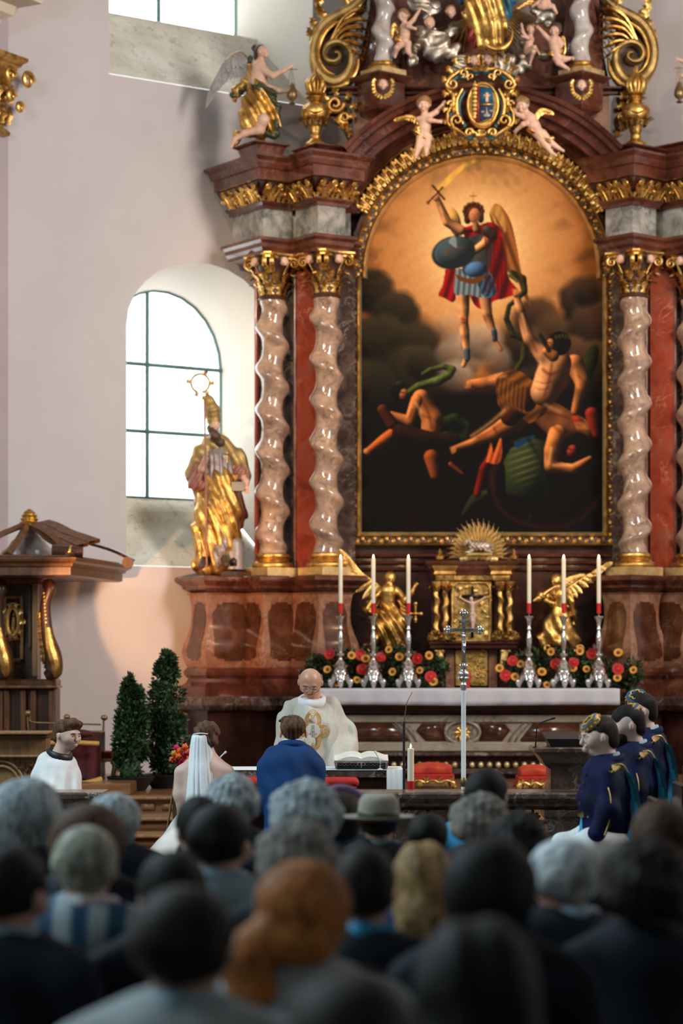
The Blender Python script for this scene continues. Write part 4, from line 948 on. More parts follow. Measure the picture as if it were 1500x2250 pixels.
        s = 1+fold*np.sin((XX*math.cos(ang)+YY*math.sin(ang))*fr+2*nz(.02, 3)); over(np.where(ins, np.clip(dm/soft+.3, 0, 1), 0), np.asarray(col)*s[..., None])
    SK = c(.66, .36, .17); SKp = c(.72, .45, .26); SKd = c(.50, .22, .08); RD = c(.36, .03, .02)
    # pale sword of light and wings
    poly([(962, 428), (975, 415), (1015, 375), (1055, 350), (1030, 352), (985, 385), (955, 422)], c(.85, .60, .24), .05)
    ell(998, 488, 15, 34, -14, c(.66, .46, .22)); ell(1000, 500, 9, 26, -14, c(.5, .32, .14))
    poly([(1074, 470), (1085, 449), (1103, 455), (1122, 488), (1136, 545), (1146, 600), (1166, 672), (1150, 650), (1132, 610), (1108, 590), (1090, 530)], c(.42, .22, .08), .25, .35, ang=-.3)
    poly([(1074, 466), (1086, 450), (1100, 456), (1112, 500), (1100, 520), (1086, 490)], c(.62, .40, .18), .1, .4)
    # red cloak
    poly([(1018, 512), (1048, 497), (1078, 488), (1102, 508), (1108, 560), (1118, 610), (1138, 640), (1112, 655), (1085, 662), (1070, 680), (1040, 668), (1020, 600)], RD, .45, .22)
    poly([(978, 592), (1000, 590), (1004, 640), (996, 664), (975, 655), (962, 648), (972, 625)], RD*1.1, .4, .3)
    # legs, skirt, torso
    cap([(1063, 640), (1070, 690), (1086, 738)], [15, 12, 7], SKp); cap([(1084, 742), (1100, 768)], [6, 5], SKp); cap([(1085, 728), (1087, 745)], [7.5, 7], c(.22, .24, .26))
    cap([(1016, 640), (1018, 678), (1019, 705), (1021, 735), (1026, 782)], [17, 14, 10.5, 11.5, 6], SKp*1.05); cap([(1026, 785), (1018, 803)], [7, 6], SKp); cap([(1025, 770), (1026, 788)], [8, 7.5], c(.24, .26, .28)); ell(1019, 703, 8, 10, 0, c(.74, .36, .2), .4, .6)
    poly([(1000, 592), (1045, 585), (1078, 600), (1090, 645), (1060, 655), (1030, 648), (998, 645)], c(.30, .34, .34), .35, .5, ang=.1); poly([(1042, 610), (1078, 605), (1090, 646), (1062, 650)], c(.13, .2, .26), .4, .5, ang=.4)
    poly([(1000, 602), (1030, 612), (1060, 606), (1066, 612), (1040, 624), (1008, 616)], c(.30, .15, .06), .5, 1.2)
    poly([(1030, 520), (1060, 515), (1082, 530), (1078, 580), (1062, 606), (1030, 606), (1014, 590)], c(.17, .17, .16), .15, .2); ell(1045, 592, 26, 18, -10, c(.22, .33, .45))
    cap([(1012, 508), (1045, 500), (1078, 506)], [7, 9, 8], RD*1.3); cap([(1078, 515), (1066, 535), (1042, 552)], [13, 11, 9], SKp); cap([(1070, 508), (1082, 518)], [13, 12], c(.22, .20, .17))
    # raised arm with hilt
    cap([(1012, 506), (982, 488), (962, 440)], [12, 11, 7], SKp); ell(958, 434, 9, 10, 0, SKp); cap([(940, 445), (972, 412)], [3, 3], c(.30, .15, .06)); cap([(950, 408), (976, 438)], [3, 3], c(.30, .15, .06)); ell(940, 445, 5, 5, 0, c(.4, .2, .08))
    # head
    ell(1040, 466, 24, 23, 0, c(.20, .09, .035), .45); ell(1027, 482, 9, 12, 0, c(.18, .08, .03), .4); ell(1056, 480, 8, 12, 0, c(.18, .08, .03), .4)
    for i in range(12): a = i*.52; ell(1040+20*math.cos(a), 464+18*math.sin(a)*.9, 6, 6, 0, c(.26, .12, .05), .3, 1.1)
    cap([(1044, 492), (1046, 504)], [8, 9], SKp); ell(1042, 474, 13, 18, 4, c(.74, .42, .25), .5, .6); ell(1037, 471, 3, 1.6, 0, c(.09, .04, .03)); ell(1048, 471, 3, 1.6, 0, c(.09, .04, .03)); ell(1043, 483, 4, 1.5, 0, c(.42, .08, .05))
    cap([(1042, 473), (1042, 478)], [1.5, 2], c(.6, .3, .16)); cap([(1039, 424), (1039, 441)], [1.3, 1.3], c(.42, .2, .05)); cap([(1032, 431), (1047, 431)], [1.3, 1.3], c(.42, .2, .05))
    # shield with gilt lettering
    ell(996, 555, 50, 37, -14, c(.12, .15, .155), .6, .5); ell(997, 554, 45, 33, -14, c(.20, .25, .26), .45, .75); ell(998, 553, 41, 29, -14, c(.165, .20, .205), .5, .8)
    poly([(984, 532), (992, 520), (1001, 522), (1002, 545)], c(.42, .44, .42), 0)
    for s in [[(976, 560), (979, 549), (983, 558), (987, 547), (990, 557)], [(994, 546), (996, 556)], [(1001, 545), (1007, 543), (1007, 553)], [(1011, 552), (1013, 541), (1018, 545)]]: cap(s, [1.3]*len(s), c(.40, .22, .07), 1.0, .7, .5)
    # serpent
    cap([(1124, 600), (1148, 612), (1152, 640), (1138, 655), (1118, 672), (1112, 700), (1126, 735), (1154, 745), (1150, 790), (1135, 812)], [8, 9, 8, 6, 6, 7, 8, 9, 8, 7], c(.16, .15, .05)); cap([(1120, 604), (1136, 618)], [6, 4], c(.35, .32, .15))
    # dragon coils
    ell(1225, 1060, 118, 100, 0, c(.045, .018, .012), .4, 1.0); ell(1290, 810, 18, 60, 20, c(.10, .11, .05)); ell(1162, 1040, 62, 80, 15, c(.13, .15, .07), .2, 1.1)
    for i in range(11): q = np.abs(np.hypot(XX-1260, (YY-1050)*.8)-(60+i*11)); pass
    st_ = np.sin((YY+.35*XX)*.42); over(np.clip(1-np.hypot((XX-1150)/38, (YY-1010)/62), 0, 1)**.5*np.clip(st_, 0, 1)*.6, c(.38, .40, .22))
    cap([(1020, 1130), (1045, 1100), (1080, 1085), (1110, 1120), (1160, 1140)], [8, 16, 14, 12, 14], c(.10, .11, .05), amb=.15); ell(1105, 1120, 60, 38, 10, c(.03, .018, .012), .5, .5)
    # dragon head in flames
    cap([(1048, 1085), (1062, 1030), (1082, 990)], [9, 10, 5], c(.34, .06, .03)); cap([(1090, 1075), (1092, 1030), (1084, 1005)], [22, 18, 8], c(.05, .035, .025)); poly([(1066, 1015), (1078, 972), (1084, 995), (1100, 960), (1102, 1000), (1092, 1020)], c(.62, .25, .09), .3, .5)
    # left falling figure with green scarf
    cap([(888, 868), (920, 848), (960, 838), (985, 825), (994, 812), (975, 806), (945, 812), (928, 822)], [6, 9, 11, 10, 9, 7, 6, 4], c(.22, .24, .10)); cap([(960, 935), (1000, 920), (1028, 935), (1022, 965), (985, 960), (950, 965)], [12, 14, 9, 9, 14, 12], c(.09, .12, .05))
    cap([(868, 945), (845, 965), (808, 992)], [10, 13, 8], SKd*1.1); ell(806, 992, 9, 8, 0, SK); cap([(925, 875), (950, 920), (945, 955)], [20, 25, 22], SK*.95); cap([(915, 880), (900, 925), (860, 912)], [14, 12, 9], SK); cap([(860, 930), (840, 900)], [14, 12], SKd*.5); cap([(880, 950), (940, 962), (1000, 965)], [20, 16, 10], c(.12, .055, .025))
    ell(876, 862, 20, 22, 0, c(.05, .03, .02), .5, .8); ell(886, 866, 9, 14, 20, SK*.8); ell(878, 842, 14, 6, -20, c(.12, .13, .05))
    cap([(948, 1005), (955, 1045)], [18, 11], SKd*.9); cap([(990, 1020), (1015, 1040)], [6, 4], SKd*.8)
    # lower right crouching figure
    cap([(1195, 905), (1235, 935), (1290, 948)], [32, 38, 24], SK*.72, kb=7); cap([(1300, 910), (1310, 955)], [16, 10], c(.45, .12, .06)); cap([(1225, 955), (1212, 990), (1208, 1026), (1258, 1030), (1296, 1006)], [22, 18, 14, 11, 5], SK*.95, kb=5)
    ell(1268, 975, 30, 26, 10, c(.035, .022, .015), .5, .8); ell(1255, 990, 10, 15, 25, c(.50, .15, .08)); poly([(1088, 930), (1112, 918), (1108, 945)], c(.03, .12, .18)); poly([(1128, 972), (1175, 955), (1165, 968), (1135, 985)], c(.04, .16, .24))
    # main struggling figure
    cap([(1175, 890), (1130, 925), (1085, 952), (1040, 972), (998, 986)], [30, 24, 17, 10, 7], SK*.9, kb=6); cap([(1105, 838), (1062, 844), (1032, 842)], [21, 16, 8], SK*.95, kb=6)
    poly([(1088, 830), (1120, 812), (1150, 820), (1180, 850), (1195, 890), (1165, 930), (1130, 905), (1100, 900), (1090, 870)], c(.32, .17, .05), .4, .25, ang=1.0); cap([(1150, 880), (1120, 915)], [30, 22], c(.24, .11, .035)*.9)
    cap([(1262, 800), (1278, 838), (1276, 855), (1262, 905)], [22, 17, 14, 9], SK*.9, kb=6); cap([(1134, 650), (1142, 680), (1162, 745), (1192, 782), (1222, 798), (1212, 830), (1196, 862)], [8, 10, 14, 18, 34, 38, 32], SKp*.97, kb=7); ell(1133, 645, 8, 11, 0, SK)
    ell(1268, 925, 16, 11, 30, c(.50, .14, .07)); ell(1228, 755, 27, 28, 0, c(.035, .022, .015), .5, .8)
    ell(1208, 756, 9, 14, 10, SK*.95); cap([(1200, 772), (1215, 782)], [10, 14], SK)
    for i in range(5): ell(1222+i*7, 738+abs(i-2)*2, 3.4, 7, -20+i*10, c(.20, .20, .09), .4, .8)
    cap([(1186, 735), (1206, 770)], [5, 6], c(.10, .11, .04))
    def line(pts, w, col, k=.5):
        P = smooth_path(np.array(pts, float), 14); dm = np.full(XX.shape, 1e9)
        for a, b in zip(P[:-1], P[1:]):
            ba = b-a; L = max(ba.dot(ba), 1e-6); h = np.clip(((XX-a[0])*ba[0]+(YY-a[1])*ba[1])/L, 0, 1); dm = np.minimum(dm, np.hypot(XX-a[0]-h*ba[0], YY-a[1]-h*ba[1]))
        over(np.exp(-(dm/w)**2)*k, col)
    DK = c(.20, .07, .02); HL = c(.92, .62, .36)
    for p, w_, k_ in [([(1192, 812), (1208, 822), (1232, 815)], 4, .6), ([(1212, 800), (1206, 835), (1196, 868)], 3.5, .55), ([(1178, 838), (1194, 842), (1210, 838)], 2.5, .4), ([(1176, 852), (1190, 856), (1204, 852)], 2.5, .4), ([(1240, 800), (1246, 822), (1238, 850)], 5, .5), ([(1168, 748), (1178, 772)], 3, .45), ([(1270, 826), (1284, 838)], 3, .4),
        ([(1150, 700), (1158, 728)], 3, .4), ([(1190, 905), (1230, 912), (1270, 930)], 4, .4), ([(1215, 935), (1240, 955), (1262, 950)], 5, .5), ([(1225, 985), (1218, 1012)], 3, .45), ([(1120, 915), (1088, 940), (1050, 962)], 4, .4), ([(1085, 940), (1092, 955)], 3, .5), ([(1070, 848), (1100, 852)], 3, .4),
        ([(925, 880), (940, 905), (948, 940)], 4, .5), ([(930, 915), (945, 918)], 3, .4), ([(905, 900), (898, 920)], 3, .5), ([(1012, 700), (1025, 704)], 2.5, .4), ([(1020, 720), (1024, 760)], 2.5, .35), ([(1070, 690), (1078, 705)], 2.5, .4), ([(972, 470), (985, 488)], 2.5, .35), ([(1060, 545), (1072, 530)], 2.5, .35)]: line(p, w_, DK, k_)
    for p, w_, k_ in [([(1186, 795), (1184, 830), (1176, 858)], 5, .45), ([(1146, 690), (1158, 735)], 3, .5), ([(1198, 890), (1230, 905)], 5, .3), ([(1115, 895), (1075, 930), (1035, 958)], 4, .45), ([(1210, 985), (1205, 1018)], 3, .5), ([(1215, 1022), (1255, 1022)], 3, .4), ([(912, 885), (925, 905)], 4, .4), ([(1075, 834), (1110, 826)], 4, .4), ([(1012, 650), (1014, 690)], 3, .4), ([(966, 455), (975, 480)], 2.5, .5), ([(1262, 815), (1270, 850)], 4, .35)]: line(p, w_, HL, k_)
    for i in range(5): line([(1033, 838+i*3), (1026-i, 836+i*4)], 1.6, SK, .8); line([(1000, 982+i*2.4), (989+i, 984+i*3)], 1.8, SK, .8); line([(1262+i*4, 928), (1268+i*5, 942)], 2, SK, .7); line([(1130+i*2, 645), (1126+i*3, 636)], 1.8, SK, .7)
    for i in range(7): line([(1095+i*9, 832+i*3), (1092+i*9, 865+i*6), (1104+i*9, 896+i*2)], 3.5, c(.16, .08, .025), .55); line([(1099+i*9, 834+i*3), (1096+i*9, 867+i*6), (1108+i*9, 894+i*2)], 2.2, c(.55, .32, .11), .45)
    for i in range(6): line([(1062+i*9, 505+i*4), (1070+i*8, 560), (1066+i*9, 640)], 3, c(.16, .012, .01), .6)
    for i in range(4): line([(960+i*16, 925-i*2), (985+i*12, 945), (975+i*14, 962)], 3, c(.03, .04, .02), .5); line([(925+i*14, 845-i*5), (950+i*10, 832-i*4)], 2, c(.40, .42, .20), .4)
    for i in range(9): line([(1084+i*4, 470+i*8), (1112+i*5, 520+i*14)], 1.8, c(.26, .13, .05), .5)
    line([(1100, 1000), (1080, 1050), (1100, 1120), (1170, 1155), (1260, 1150), (1320, 1090)], 7, c(.20, .07, .04), .5); line([(1160, 965), (1190, 1020), (1200, 1090)], 6, c(.05, .06, .03), .6)
    for x_, y_ in ((1205, 752), (1251, 986), (884, 862)): line([(x_-3, y_), (x_+3, y_+1)], 1.8, c(.10, .04, .02), .8); line([(x_-5, y_+9), (x_, y_+11)], 1.8, c(.28, .08, .05), .6)
    # signature bottom right
    for s in [[(1281, 1140), (1285, 1134), (1288, 1140)], [(1291, 1139), (1296, 1135)], [(1298, 1139), (1304, 1134), (1306, 1139)], [(1288, 1152), (1302, 1150)]]: cap(s, [1]*len(s), c(.14, .05, .03), 1, .7)
    img = np.clip(img*(1+.05*nz(.35, 11)[..., None]), 0, 1)**2.0*1.1
    g = G(); nx, ny = XX.shape; V = np.stack([(XX-CX)*d/F, np.full(XX.shape, d)+.006*nz(.012, 8)*np.clip(1-(YY-343)/2000, 0, 1), H-(YY-CY)*d/F], -1).reshape(-1, 3)
    q = grid_faces(nx, ny); cx_ = V[q].mean(1); px = CX+cx_[:, 0]*F/d; py = CY-(cx_[:, 2]-H)*F/d
    keep = np.where(py > 597, (px > 792) & (px < 1326), False); keep |= np.hypot(px-1058.5, py-597) < 257; keep &= ~((py < 613) & ((px < 803) | (px > 1314)))
    g.add(V, q[keep]); me = g.data('altar_painting', M['paint'], True, (X(1058, d), d, Z(1170, d)))
    at = me.color_attributes.new('Col', 'FLOAT_COLOR', 'POINT'); col = np.concatenate([img.reshape(-1, 3), np.ones((nx*ny, 1))], 1).astype(np.float32); at.data.foreach_set('color', col.ravel())
    obj('altar_painting', me, None, None, loc=(X(1058, d), d, Z(1170, d)), label='arched oil painting of a winged armoured angel with sword and shield above falling figures', cat='painting')
painting()
# ------------------------------------------------------------------ carved figures
def FR(d):                                        # photo-measured point at depth d (+dd metres)
    return lambda x, y, dd=0.0: (X(x, d+dd*0), d+dd, Z(y, d))
def feathermesh(n=7):
    g = G(); V = []
    for u in np.linspace(0, 1, n):
        w = .5*math.sin(pi*min(1, .12+u*.88))**.6 if u < 1 else .02
        for s, z in ((-1, 0), (0, .12), (1, 0)): V.append((s*w, u, z+.25*u*u*.3))
    V = np.array(V); B = V.copy(); B[:, 2] -= .12; g.add(np.vstack([V, B]), np.vstack([grid_faces(n, 3), grid_faces(n, 3)[:, ::-1]+len(V)])); return g
FEA = feathermesh()
FEAM = {}
def wing(parent, edge, d0, d1, L0, L1, n, w, mat, nrm=(0, -1, 0), arm=.02, arm_mat=None, rows=2, feathers=False):
    """leading edge polyline (world), feather directions d0..d1, lengths L0..L1"""
    E = smooth_path(np.array(edge), 40); g = G(); tube(E, [arm, arm*1.2, arm*.9, arm*.5], g, 7); nrm = np.array(nrm, float); nrm /= np.linalg.norm(nrm)
    wi = obj('wing', g, M[arm_mat or mat], parent, True); d0 = np.array(d0, float); d1 = np.array(d1, float)
    if feathers and mat not in FEAM: FEAM[mat] = FEA.data('feather', M[mat], 40)
    gg = G()
    for r in range(rows):
        f = 1-.45*r
        for i in range(n):
            t = i/(n-1); p = E[min(39, int((.04+.94*t)*39))]+nrm*(.012+.014*r+.002*(i % 2)); dr = d0*(1-t)+d1*t; L = (L0*(1-t)+L1*t)*f*(1+.04*math.sin(i*2.3))
            dr = dr/np.linalg.norm(dr); m = frame(p, np.cross(dr, nrm), dr, (w*(1.9 if r == 0 else 1.5), L, .045))
            if feathers and r == 0: inst('feather', FEAM[mat], m, wi)
            else: gg.join(FEA, m)
    if gg.v: obj('covert_feathers', gg, M[mat], wi, 40)
    return wi
def folds(k=9, A=.012, cx=0, cy=0, fr=9, seed=1, tilt=0.0):
    return lambda P: A*np.sin(k*np.arctan2(P[1]-cy, P[0]-cx)+2.2*sines(P, fr, seed)+tilt*P[2])+A*.5*sines(P, 38, seed+1)
def foldx(fr=60, A=.01, sx=1.0, sz=.3, seed=1):
    return lambda P: A*(.75+.6*sines(P, 9, seed+5))*np.sin((P[0]*sx+P[2]*sz)*fr+4.5*sines(P, 6.5, seed))+A*.35*sines(P, 45, seed+2)
def headsd(s, c, r, look=(0, -1, 0), k=.01, up=(0, 0, 1)):
    """head with nose, brow, chin, cheeks; look = facing direction"""
    c = np.array(c, float); f = np.array(look, float); f /= np.linalg.norm(f); u = np.array(up, float); u = u-f*u.dot(f); u /= np.linalg.norm(u); sd = np.cross(f, u)
    L = lambda a, b, h: c+sd*a*r+f*b*r+u*h*r
    s.e(L(0, -.05, .12), (r*.86, r*.95, r*.92), k); s.c(L(0, .25, -.15), L(0, .38, -.72), r*.62, r*.34, r*.25)
    s.c(L(0, .82, .10), L(0, 1.0, -.26), r*.09, r*.13, r*.08); s.c(L(-.3, .78, .22), L(.3, .78, .22), r*.14, r*.14, r*.12); s.e(L(0, .80, -.62), r*.2, r*.12)
    s.e(L(.42, .50, -.22), r*.33, r*.2); s.e(L(-.42, .50, -.22), r*.33, r*.2)
    for q in (-1, 1): s.e(L(q*.33, .86, .04), r*.15, r*.05, None, -1); s.e(L(q*.33, .74, .03), r*.13, r*.03); s.e(L(q*.86, -.05, -.05), (r*.12, r*.2, r*.27), r*.06)
    s.c(L(-.2, .84, -.45), L(.2, .84, -.45), r*.07, r*.07, r*.06)
    return L
def putto(d, label, J, hairc='hair_gold', cloth=None, wings=None, look=(0, -1, 0), group='carved cherubs', name='cherub_statue', hold=None):
    q = FR(d); k = d/F; base = q(*J['pelvis']); o = thing(name, label, 'sculpture', base, group); s = SD(); hx, hy, hr = J['head'][:3]; hd = J['head'][3] if len(J['head']) > 3 else 0
    hc = q(hx, hy, hd-.02); r = hr*k; headsd(s, hc, r, look)
    ch, pe = np.array(q(*J['chest'])), np.array(q(*J['pelvis'])); s.c(hc, ch, r*.4, r*.45, r*.3); w = J.get('w', 1.0)*hr*k
    s.c(ch, pe, w*.82, w*.78, w*.5); s.e((ch+pe)/2+np.array((0, -w*.25, -w*.1)), w*.75, w*.4)
    for arm in J['arms']:
        P = [np.array(q(*p)) for p in arm]; s.ch(P, [w*.42, w*.36, w*.24][:len(P)], w*.2); s.e(P[-1], (w*.26, w*.2, w*.24), w*.1)
        dv = P[-1]-P[-2]; dv /= np.linalg.norm(dv); pv = np.cross(dv, (0, 1, 0)); pv /= max(np.linalg.norm(pv), .1)
        for i in range(4): s.c(P[-1], P[-1]+dv*w*.5+pv*w*(.24-.14*i), w*.09, w*.06, w*.05)
        s.c(P[-1], P[-1]+dv*w*.25+pv*w*.36, w*.09, w*.06, w*.05)
    for leg in J['legs']:
        P = [np.array(q(*p)) for p in leg]; s.ch(P, [w*.62, w*.46, w*.28][:len(P)], w*.25)
        if len(P) > 2: s.c(P[-1], P[-1]+np.array(leg and J.get('toe', (0.0, -w*.55, -w*.28))), w*.26, w*.2, w*.1)
    g = s.mesh(.0052); obj('body', g, M['skin_s'], o, True)
    s = SD(); f = np.array(look, float)/np.linalg.norm(look); c = np.array(hc)-f*r*.10+np.array((0, 0, r*.32)); s.e(c, (r*1.04, r*1.04, r*.96), .005)
    s.e(np.array(hc)+f*r*1.05+np.array((0, 0, -r*.25)), (r*.74, r*.74, r*.88), r*.1, None, -1); g = s.mesh(.006, lambda P: r*.13*sines(P, 3.6/r, 4)); obj('hair', g, M[hairc], o, True)
    if cloth:
        s = SD(); s.ch([q(*p) for p in cloth], [w*.72]+[w*.5]*(len(cloth)-2)+[w*.3], w*.4) if len(cloth) > 1 else s.e(q(*cloth[0]), (w*1.05, w*.95, w*.7), .02)
        obj('loincloth', s.mesh(.006, foldx(110, .012, .5, .8)), M['gold'], o, True)
    for wg in wings or []:
        e = [np.array(q(x, y, .08)) for x, y in wg['e']]; a, b = wg['d']
        wing(o, e, (a[0], .1, a[1]), (b[0], .1, b[1]), wg['L'][0]*k, wg['L'][1]*k, wg.get('n', 9), wg.get('w', 5)*k, 'gold', arm=2.2*k)
    return o
D1 = 24.45
putto(D1-.36, 'winged cherub in gold loincloth, window side of the coat of arms', dict(head=(931, 231, 16), chest=(934, 264), pelvis=(931, 292), w=1.0, arms=[[(945, 254), (958, 246), (974, 229)], [(920, 262), (944, 268, -.08), (962, 272, -.1)]],
    legs=[[(924, 302), (920, 322), (913, 344)], [(940, 302), (938, 318), (936, 338)]]), cloth=[(918, 288), (932, 298), (945, 290)], wings=[dict(e=[(922, 258), (900, 250), (878, 258)], d=((-.2, -1), (-1, -.25)), L=(14, 16), w=5)], look=(-.15, -1, -.25))
putto(D1-.36, 'cherub leaning from the coat of arms towards its own raised hand', dict(head=(1146, 232, 16), chest=(1165, 262), pelvis=(1180, 290), w=1.0, arms=[[(1152, 258), (1136, 250), (1118, 236)], [(1162, 270), (1148, 276, -.06), (1134, 286)]],
    legs=[[(1184, 298), (1196, 316), (1212, 336)], [(1192, 294), (1208, 312), (1228, 326)]], toe=(.04, -.02, -.03)), cloth=[(1170, 284), (1186, 296), (1205, 310), (1214, 302)], wings=[dict(e=[(1174, 254), (1188, 236), (1206, 240)], d=((.1, -1), (.8, -.6)), L=(14, 17), w=5)], look=(-.4, -1, -.35))
putto(24.5, 'standing winged cherub reaching up beside the window-side colonnette', dict(head=(886, 36, 13), chest=(890, 62), pelvis=(888, 90), w=1.05, arms=[[(898, 54), (908, 44), (920, 24)], [(884, 58), (896, 62, -.08), (908, 68, -.1)]], legs=[[(880, 98), (872, 108, -.05), (867, 124)], [(896, 96), (896, 112), (902, 122)]]),
    cloth=[(878, 86), (890, 90), (900, 84)], wings=[dict(e=[(878, 58), (866, 46), (862, 66)], d=((-.3, -1), (-.2, -1)), L=(16, 22), w=4)], look=(-.7, -.8, .1))
putto(24.55, 'seated cherub with crossed legs under the golden rays', dict(head=(1166, 66, 11), chest=(1164, 88), pelvis=(1158, 108), w=1.0, arms=[[(1156, 82), (1148, 70), (1146, 56)], [(1168, 86), (1158, 88, -.08), (1148, 86, -.1)]], legs=[[(1160, 114), (1170, 118, -.08), (1164, 138)], [(1156, 114), (1172, 110, -.1), (1184, 118)]]), look=(-.3, -1, .2))
putto(24.45, 'winged cherub stretching an arm, feet touching the colonnette', dict(head=(1219, 68, 14), chest=(1216, 92), pelvis=(1222, 118), w=1.0, arms=[[(1208, 88), (1196, 76), (1184, 62)], [(1226, 86), (1234, 96), (1228, 110)]], legs=[[(1220, 126), (1226, 138), (1248, 152)], [(1228, 126), (1240, 130), (1258, 128)]]),
    cloth=[(1214, 118), (1226, 124), (1234, 112)], wings=[dict(e=[(1226, 88), (1238, 76), (1242, 96)], d=((0, -1), (-.1, -1)), L=(14, 26), w=4)], look=(-.5, -1, -.1), hairc='hair_s')
putto(24.5, 'small cherub at the top edge above the silver cloud', dict(head=(1196, -14, 11), chest=(1196, 2), pelvis=(1192, 14), w=1.0, arms=[[(1188, 0), (1178, 8), (1172, 12)], [(1204, 2), (1208, 10), (1200, 14)]], legs=[[(1196, 14), (1214, 14), (1222, 28)], [(1186, 14), (1190, 8), (1204, 12)]]), wings=[dict(e=[(1182, 4), (1166, -4), (1146, 8)], d=((-.2, -1), (-1, -.5)), L=(12, 16), w=4)])
# winged cherub heads
def cherubhead(px, py, r, d, label, look=(0, -1, 0), wl_=1.0, wings=True, style='up'):
    q = FR(d); k = d/F; o = thing('carved_cherub', label, 'sculpture', q(px, py+r*2), 'winged cherub heads'); s = SD(); headsd(s, q(px, py), r*k, look); obj('face', s.mesh(.0045), M['skin_s'], o, True)
    s = SD(); c = np.array(q(px, py-r*.25, .012)); s.e(c, (r*k*1.0, r*k*.95, r*k*.9), .01); s.e(np.array(q(px, py+r*.15))+np.array(look)*r*k*.95, (r*k*.75, r*k*.8, r*k*.85), .01, None, -1); obj('hair', s.mesh(.005, lambda P: r*k*.13*sines(P, 3.6/(r*k), 4)), M['hair_gold'], o, True)
    if wings:
        for sg in (-1, 1):
            e = [np.array(q(px+sg*r*.2, py+r*2.1)), np.array(q(px+sg*r*1.35, py+r*1.3)), np.array(q(px+sg*r*1.6, py-r*.3)), np.array(q(px+sg*r*1.25, py-r*.9))]
            wing(o, e, (sg*.3, -.2, -1), (sg*1, -.2, .1), r*.8*k, r*.7*k, 9, r*.30*k, 'gold', arm=r*.22*k, rows=1)
    return o
cherubhead(841, 186, 12, 24.22, 'cherub head with gold wings on the pedestal near the window'); cherubhead(1277, 188, 12, 24.22, 'cherub head with gold wings on the pedestal farther from the window')
cherubhead(1041, 134, 12, 24.5, 'first of two cheek-to-cheek cherub heads under the crescent moon', (-.1, -1, 0), wings=True); cherubhead(1071, 131, 12, 24.5, 'cherub head tilted beside its twin, above the coat of arms', (.2, -1, 0), wings=True)
cherubhead(943, 50, 13, 24.4, 'sleeping cherub head resting on the largest silver cloud', (.5, -.8, -.3), wings=False); cherubhead(990, 26, 13, 24.5, 'dark-haired cherub head between cloud and golden robe', (.5, -1, -.3), wings=False)
# silver clouds: every billow group its own object
def cloud(lumps, d, label, seed):
    q = FR(d); k = d/F; s = SD()
    for x, y, r in lumps: s.e(q(x, y), (r*k, r*k*.8, r*k*.95), r*k*.35)
    f = lambda P: .014*np.sin(12*sines(P, 19, seed))+.010*sines(P, 40, seed+1)
    g = s.mesh(.0072, f); o = obj('silver_cloud', g, M['silver'], None, True, loc=q(lumps[0][0], lumps[0][1]+lumps[0][2]), label=label, cat='carved cloud', group='carved silver clouds'); o.data.transform(Matrix.Translation(-Vector(q(lumps[0][0], lumps[0][1]+lumps[0][2])))) if False else None
    return o
cloud([(925, 12, 24), (950, 18, 18), (910, 0, 14), (940, 36, 12)], 24.6, 'silver cloud cut by the top edge above the sleeping head', 1)
cloud([(938, 85, 27), (965, 95, 26), (950, 115, 24), (985, 120, 20), (920, 70, 14), (1000, 105, 14)], 24.6, 'largest silver cloud with swirling ridges, under the sleeping head', 2)
cloud([(905, 135, 13), (893, 108, 12), (912, 105, 12)], 24.6, 'small silver cloud at the feet of the standing cherub', 3)
cloud([(1000, 62, 14), (985, 75, 10)], 24.62, 'little silver cloud under the dark-haired cherub head', 4)
cloud([(1003, 155, 16), (1020, 160, 14), (1010, 135, 14), (1025, 128, 10), (990, 152, 9)], 24.5, 'silver cloud trailing behind the twin cherub heads', 5)
cloud([(1105, 135, 20), (1118, 155, 20), (1098, 152, 14), (1122, 130, 12)], 24.5, 'round silver cloud next to the twin cherub heads', 6)
cloud([(1155, 140, 15), (1140, 155, 13), (1165, 118, 15), (1145, 120, 11), (1150, 100, 9)], 24.62, 'silver cloud carrying the seated cherub', 7)
cloud([(1196, 125, 13), (1204, 118, 11)], 24.6, 'smallest silver cloud beside the stretching cherub', 8)
cloud([(1190, 40, 16), (1205, 30, 16), (1180, 24, 14), (1205, 50, 10)], 24.6, 'silver cloud below the cherub at the top edge', 9)
# madonna in gold robe (lower half in frame), mantle, moon, rays
mad = thing('madonna_statue', 'gilded robed statue on a crescent moon, cut by the top edge', 'sculpture', FR(24.4)(1070, 100)); q = FR(24.4); k = 24.4/F
s = SD(); s.ch([q(1060, -60), q(1062, 0), q(1082, 60), q(1088, 92)], [38*k, 40*k, 30*k, 22*k], .05); s.c(q(1035, 30), q(1060, 95), 20*k, 12*k, .05); s.c(q(1055, 98), q(1100, 108), 9*k, 10*k, .04)
obj('robe', s.mesh(.008, foldx(75, .020, 1, .25, 4)), M['gold'], mad, True)
s = SD(); s.ch([q(1100, -50, .05), q(1116, 0, .05), q(1112, 60, .06)], [16*k, 15*k, 5*k], .04); obj('blue_mantle', s.mesh(.008, foldx(80, .014)), M['blue_s'], mad, True)
s = SD(); s.ch([q(1022, -40, .05), q(1018, 0, .04)], [14*k, 10*k], .04); obj('blue_mantle', s.mesh(.009, foldx(80, .014)), M['blue_s'], mad, True)
s = SD(); s.ch([q(1030, 45, .03), q(1040, 75, .03), q(1050, 100, .03)], [8*k, 13*k, 9*k], .04); obj('red_cloth', s.mesh(.008, foldx(90, .018, 1, -.3)), M['red_s'], mad, True)
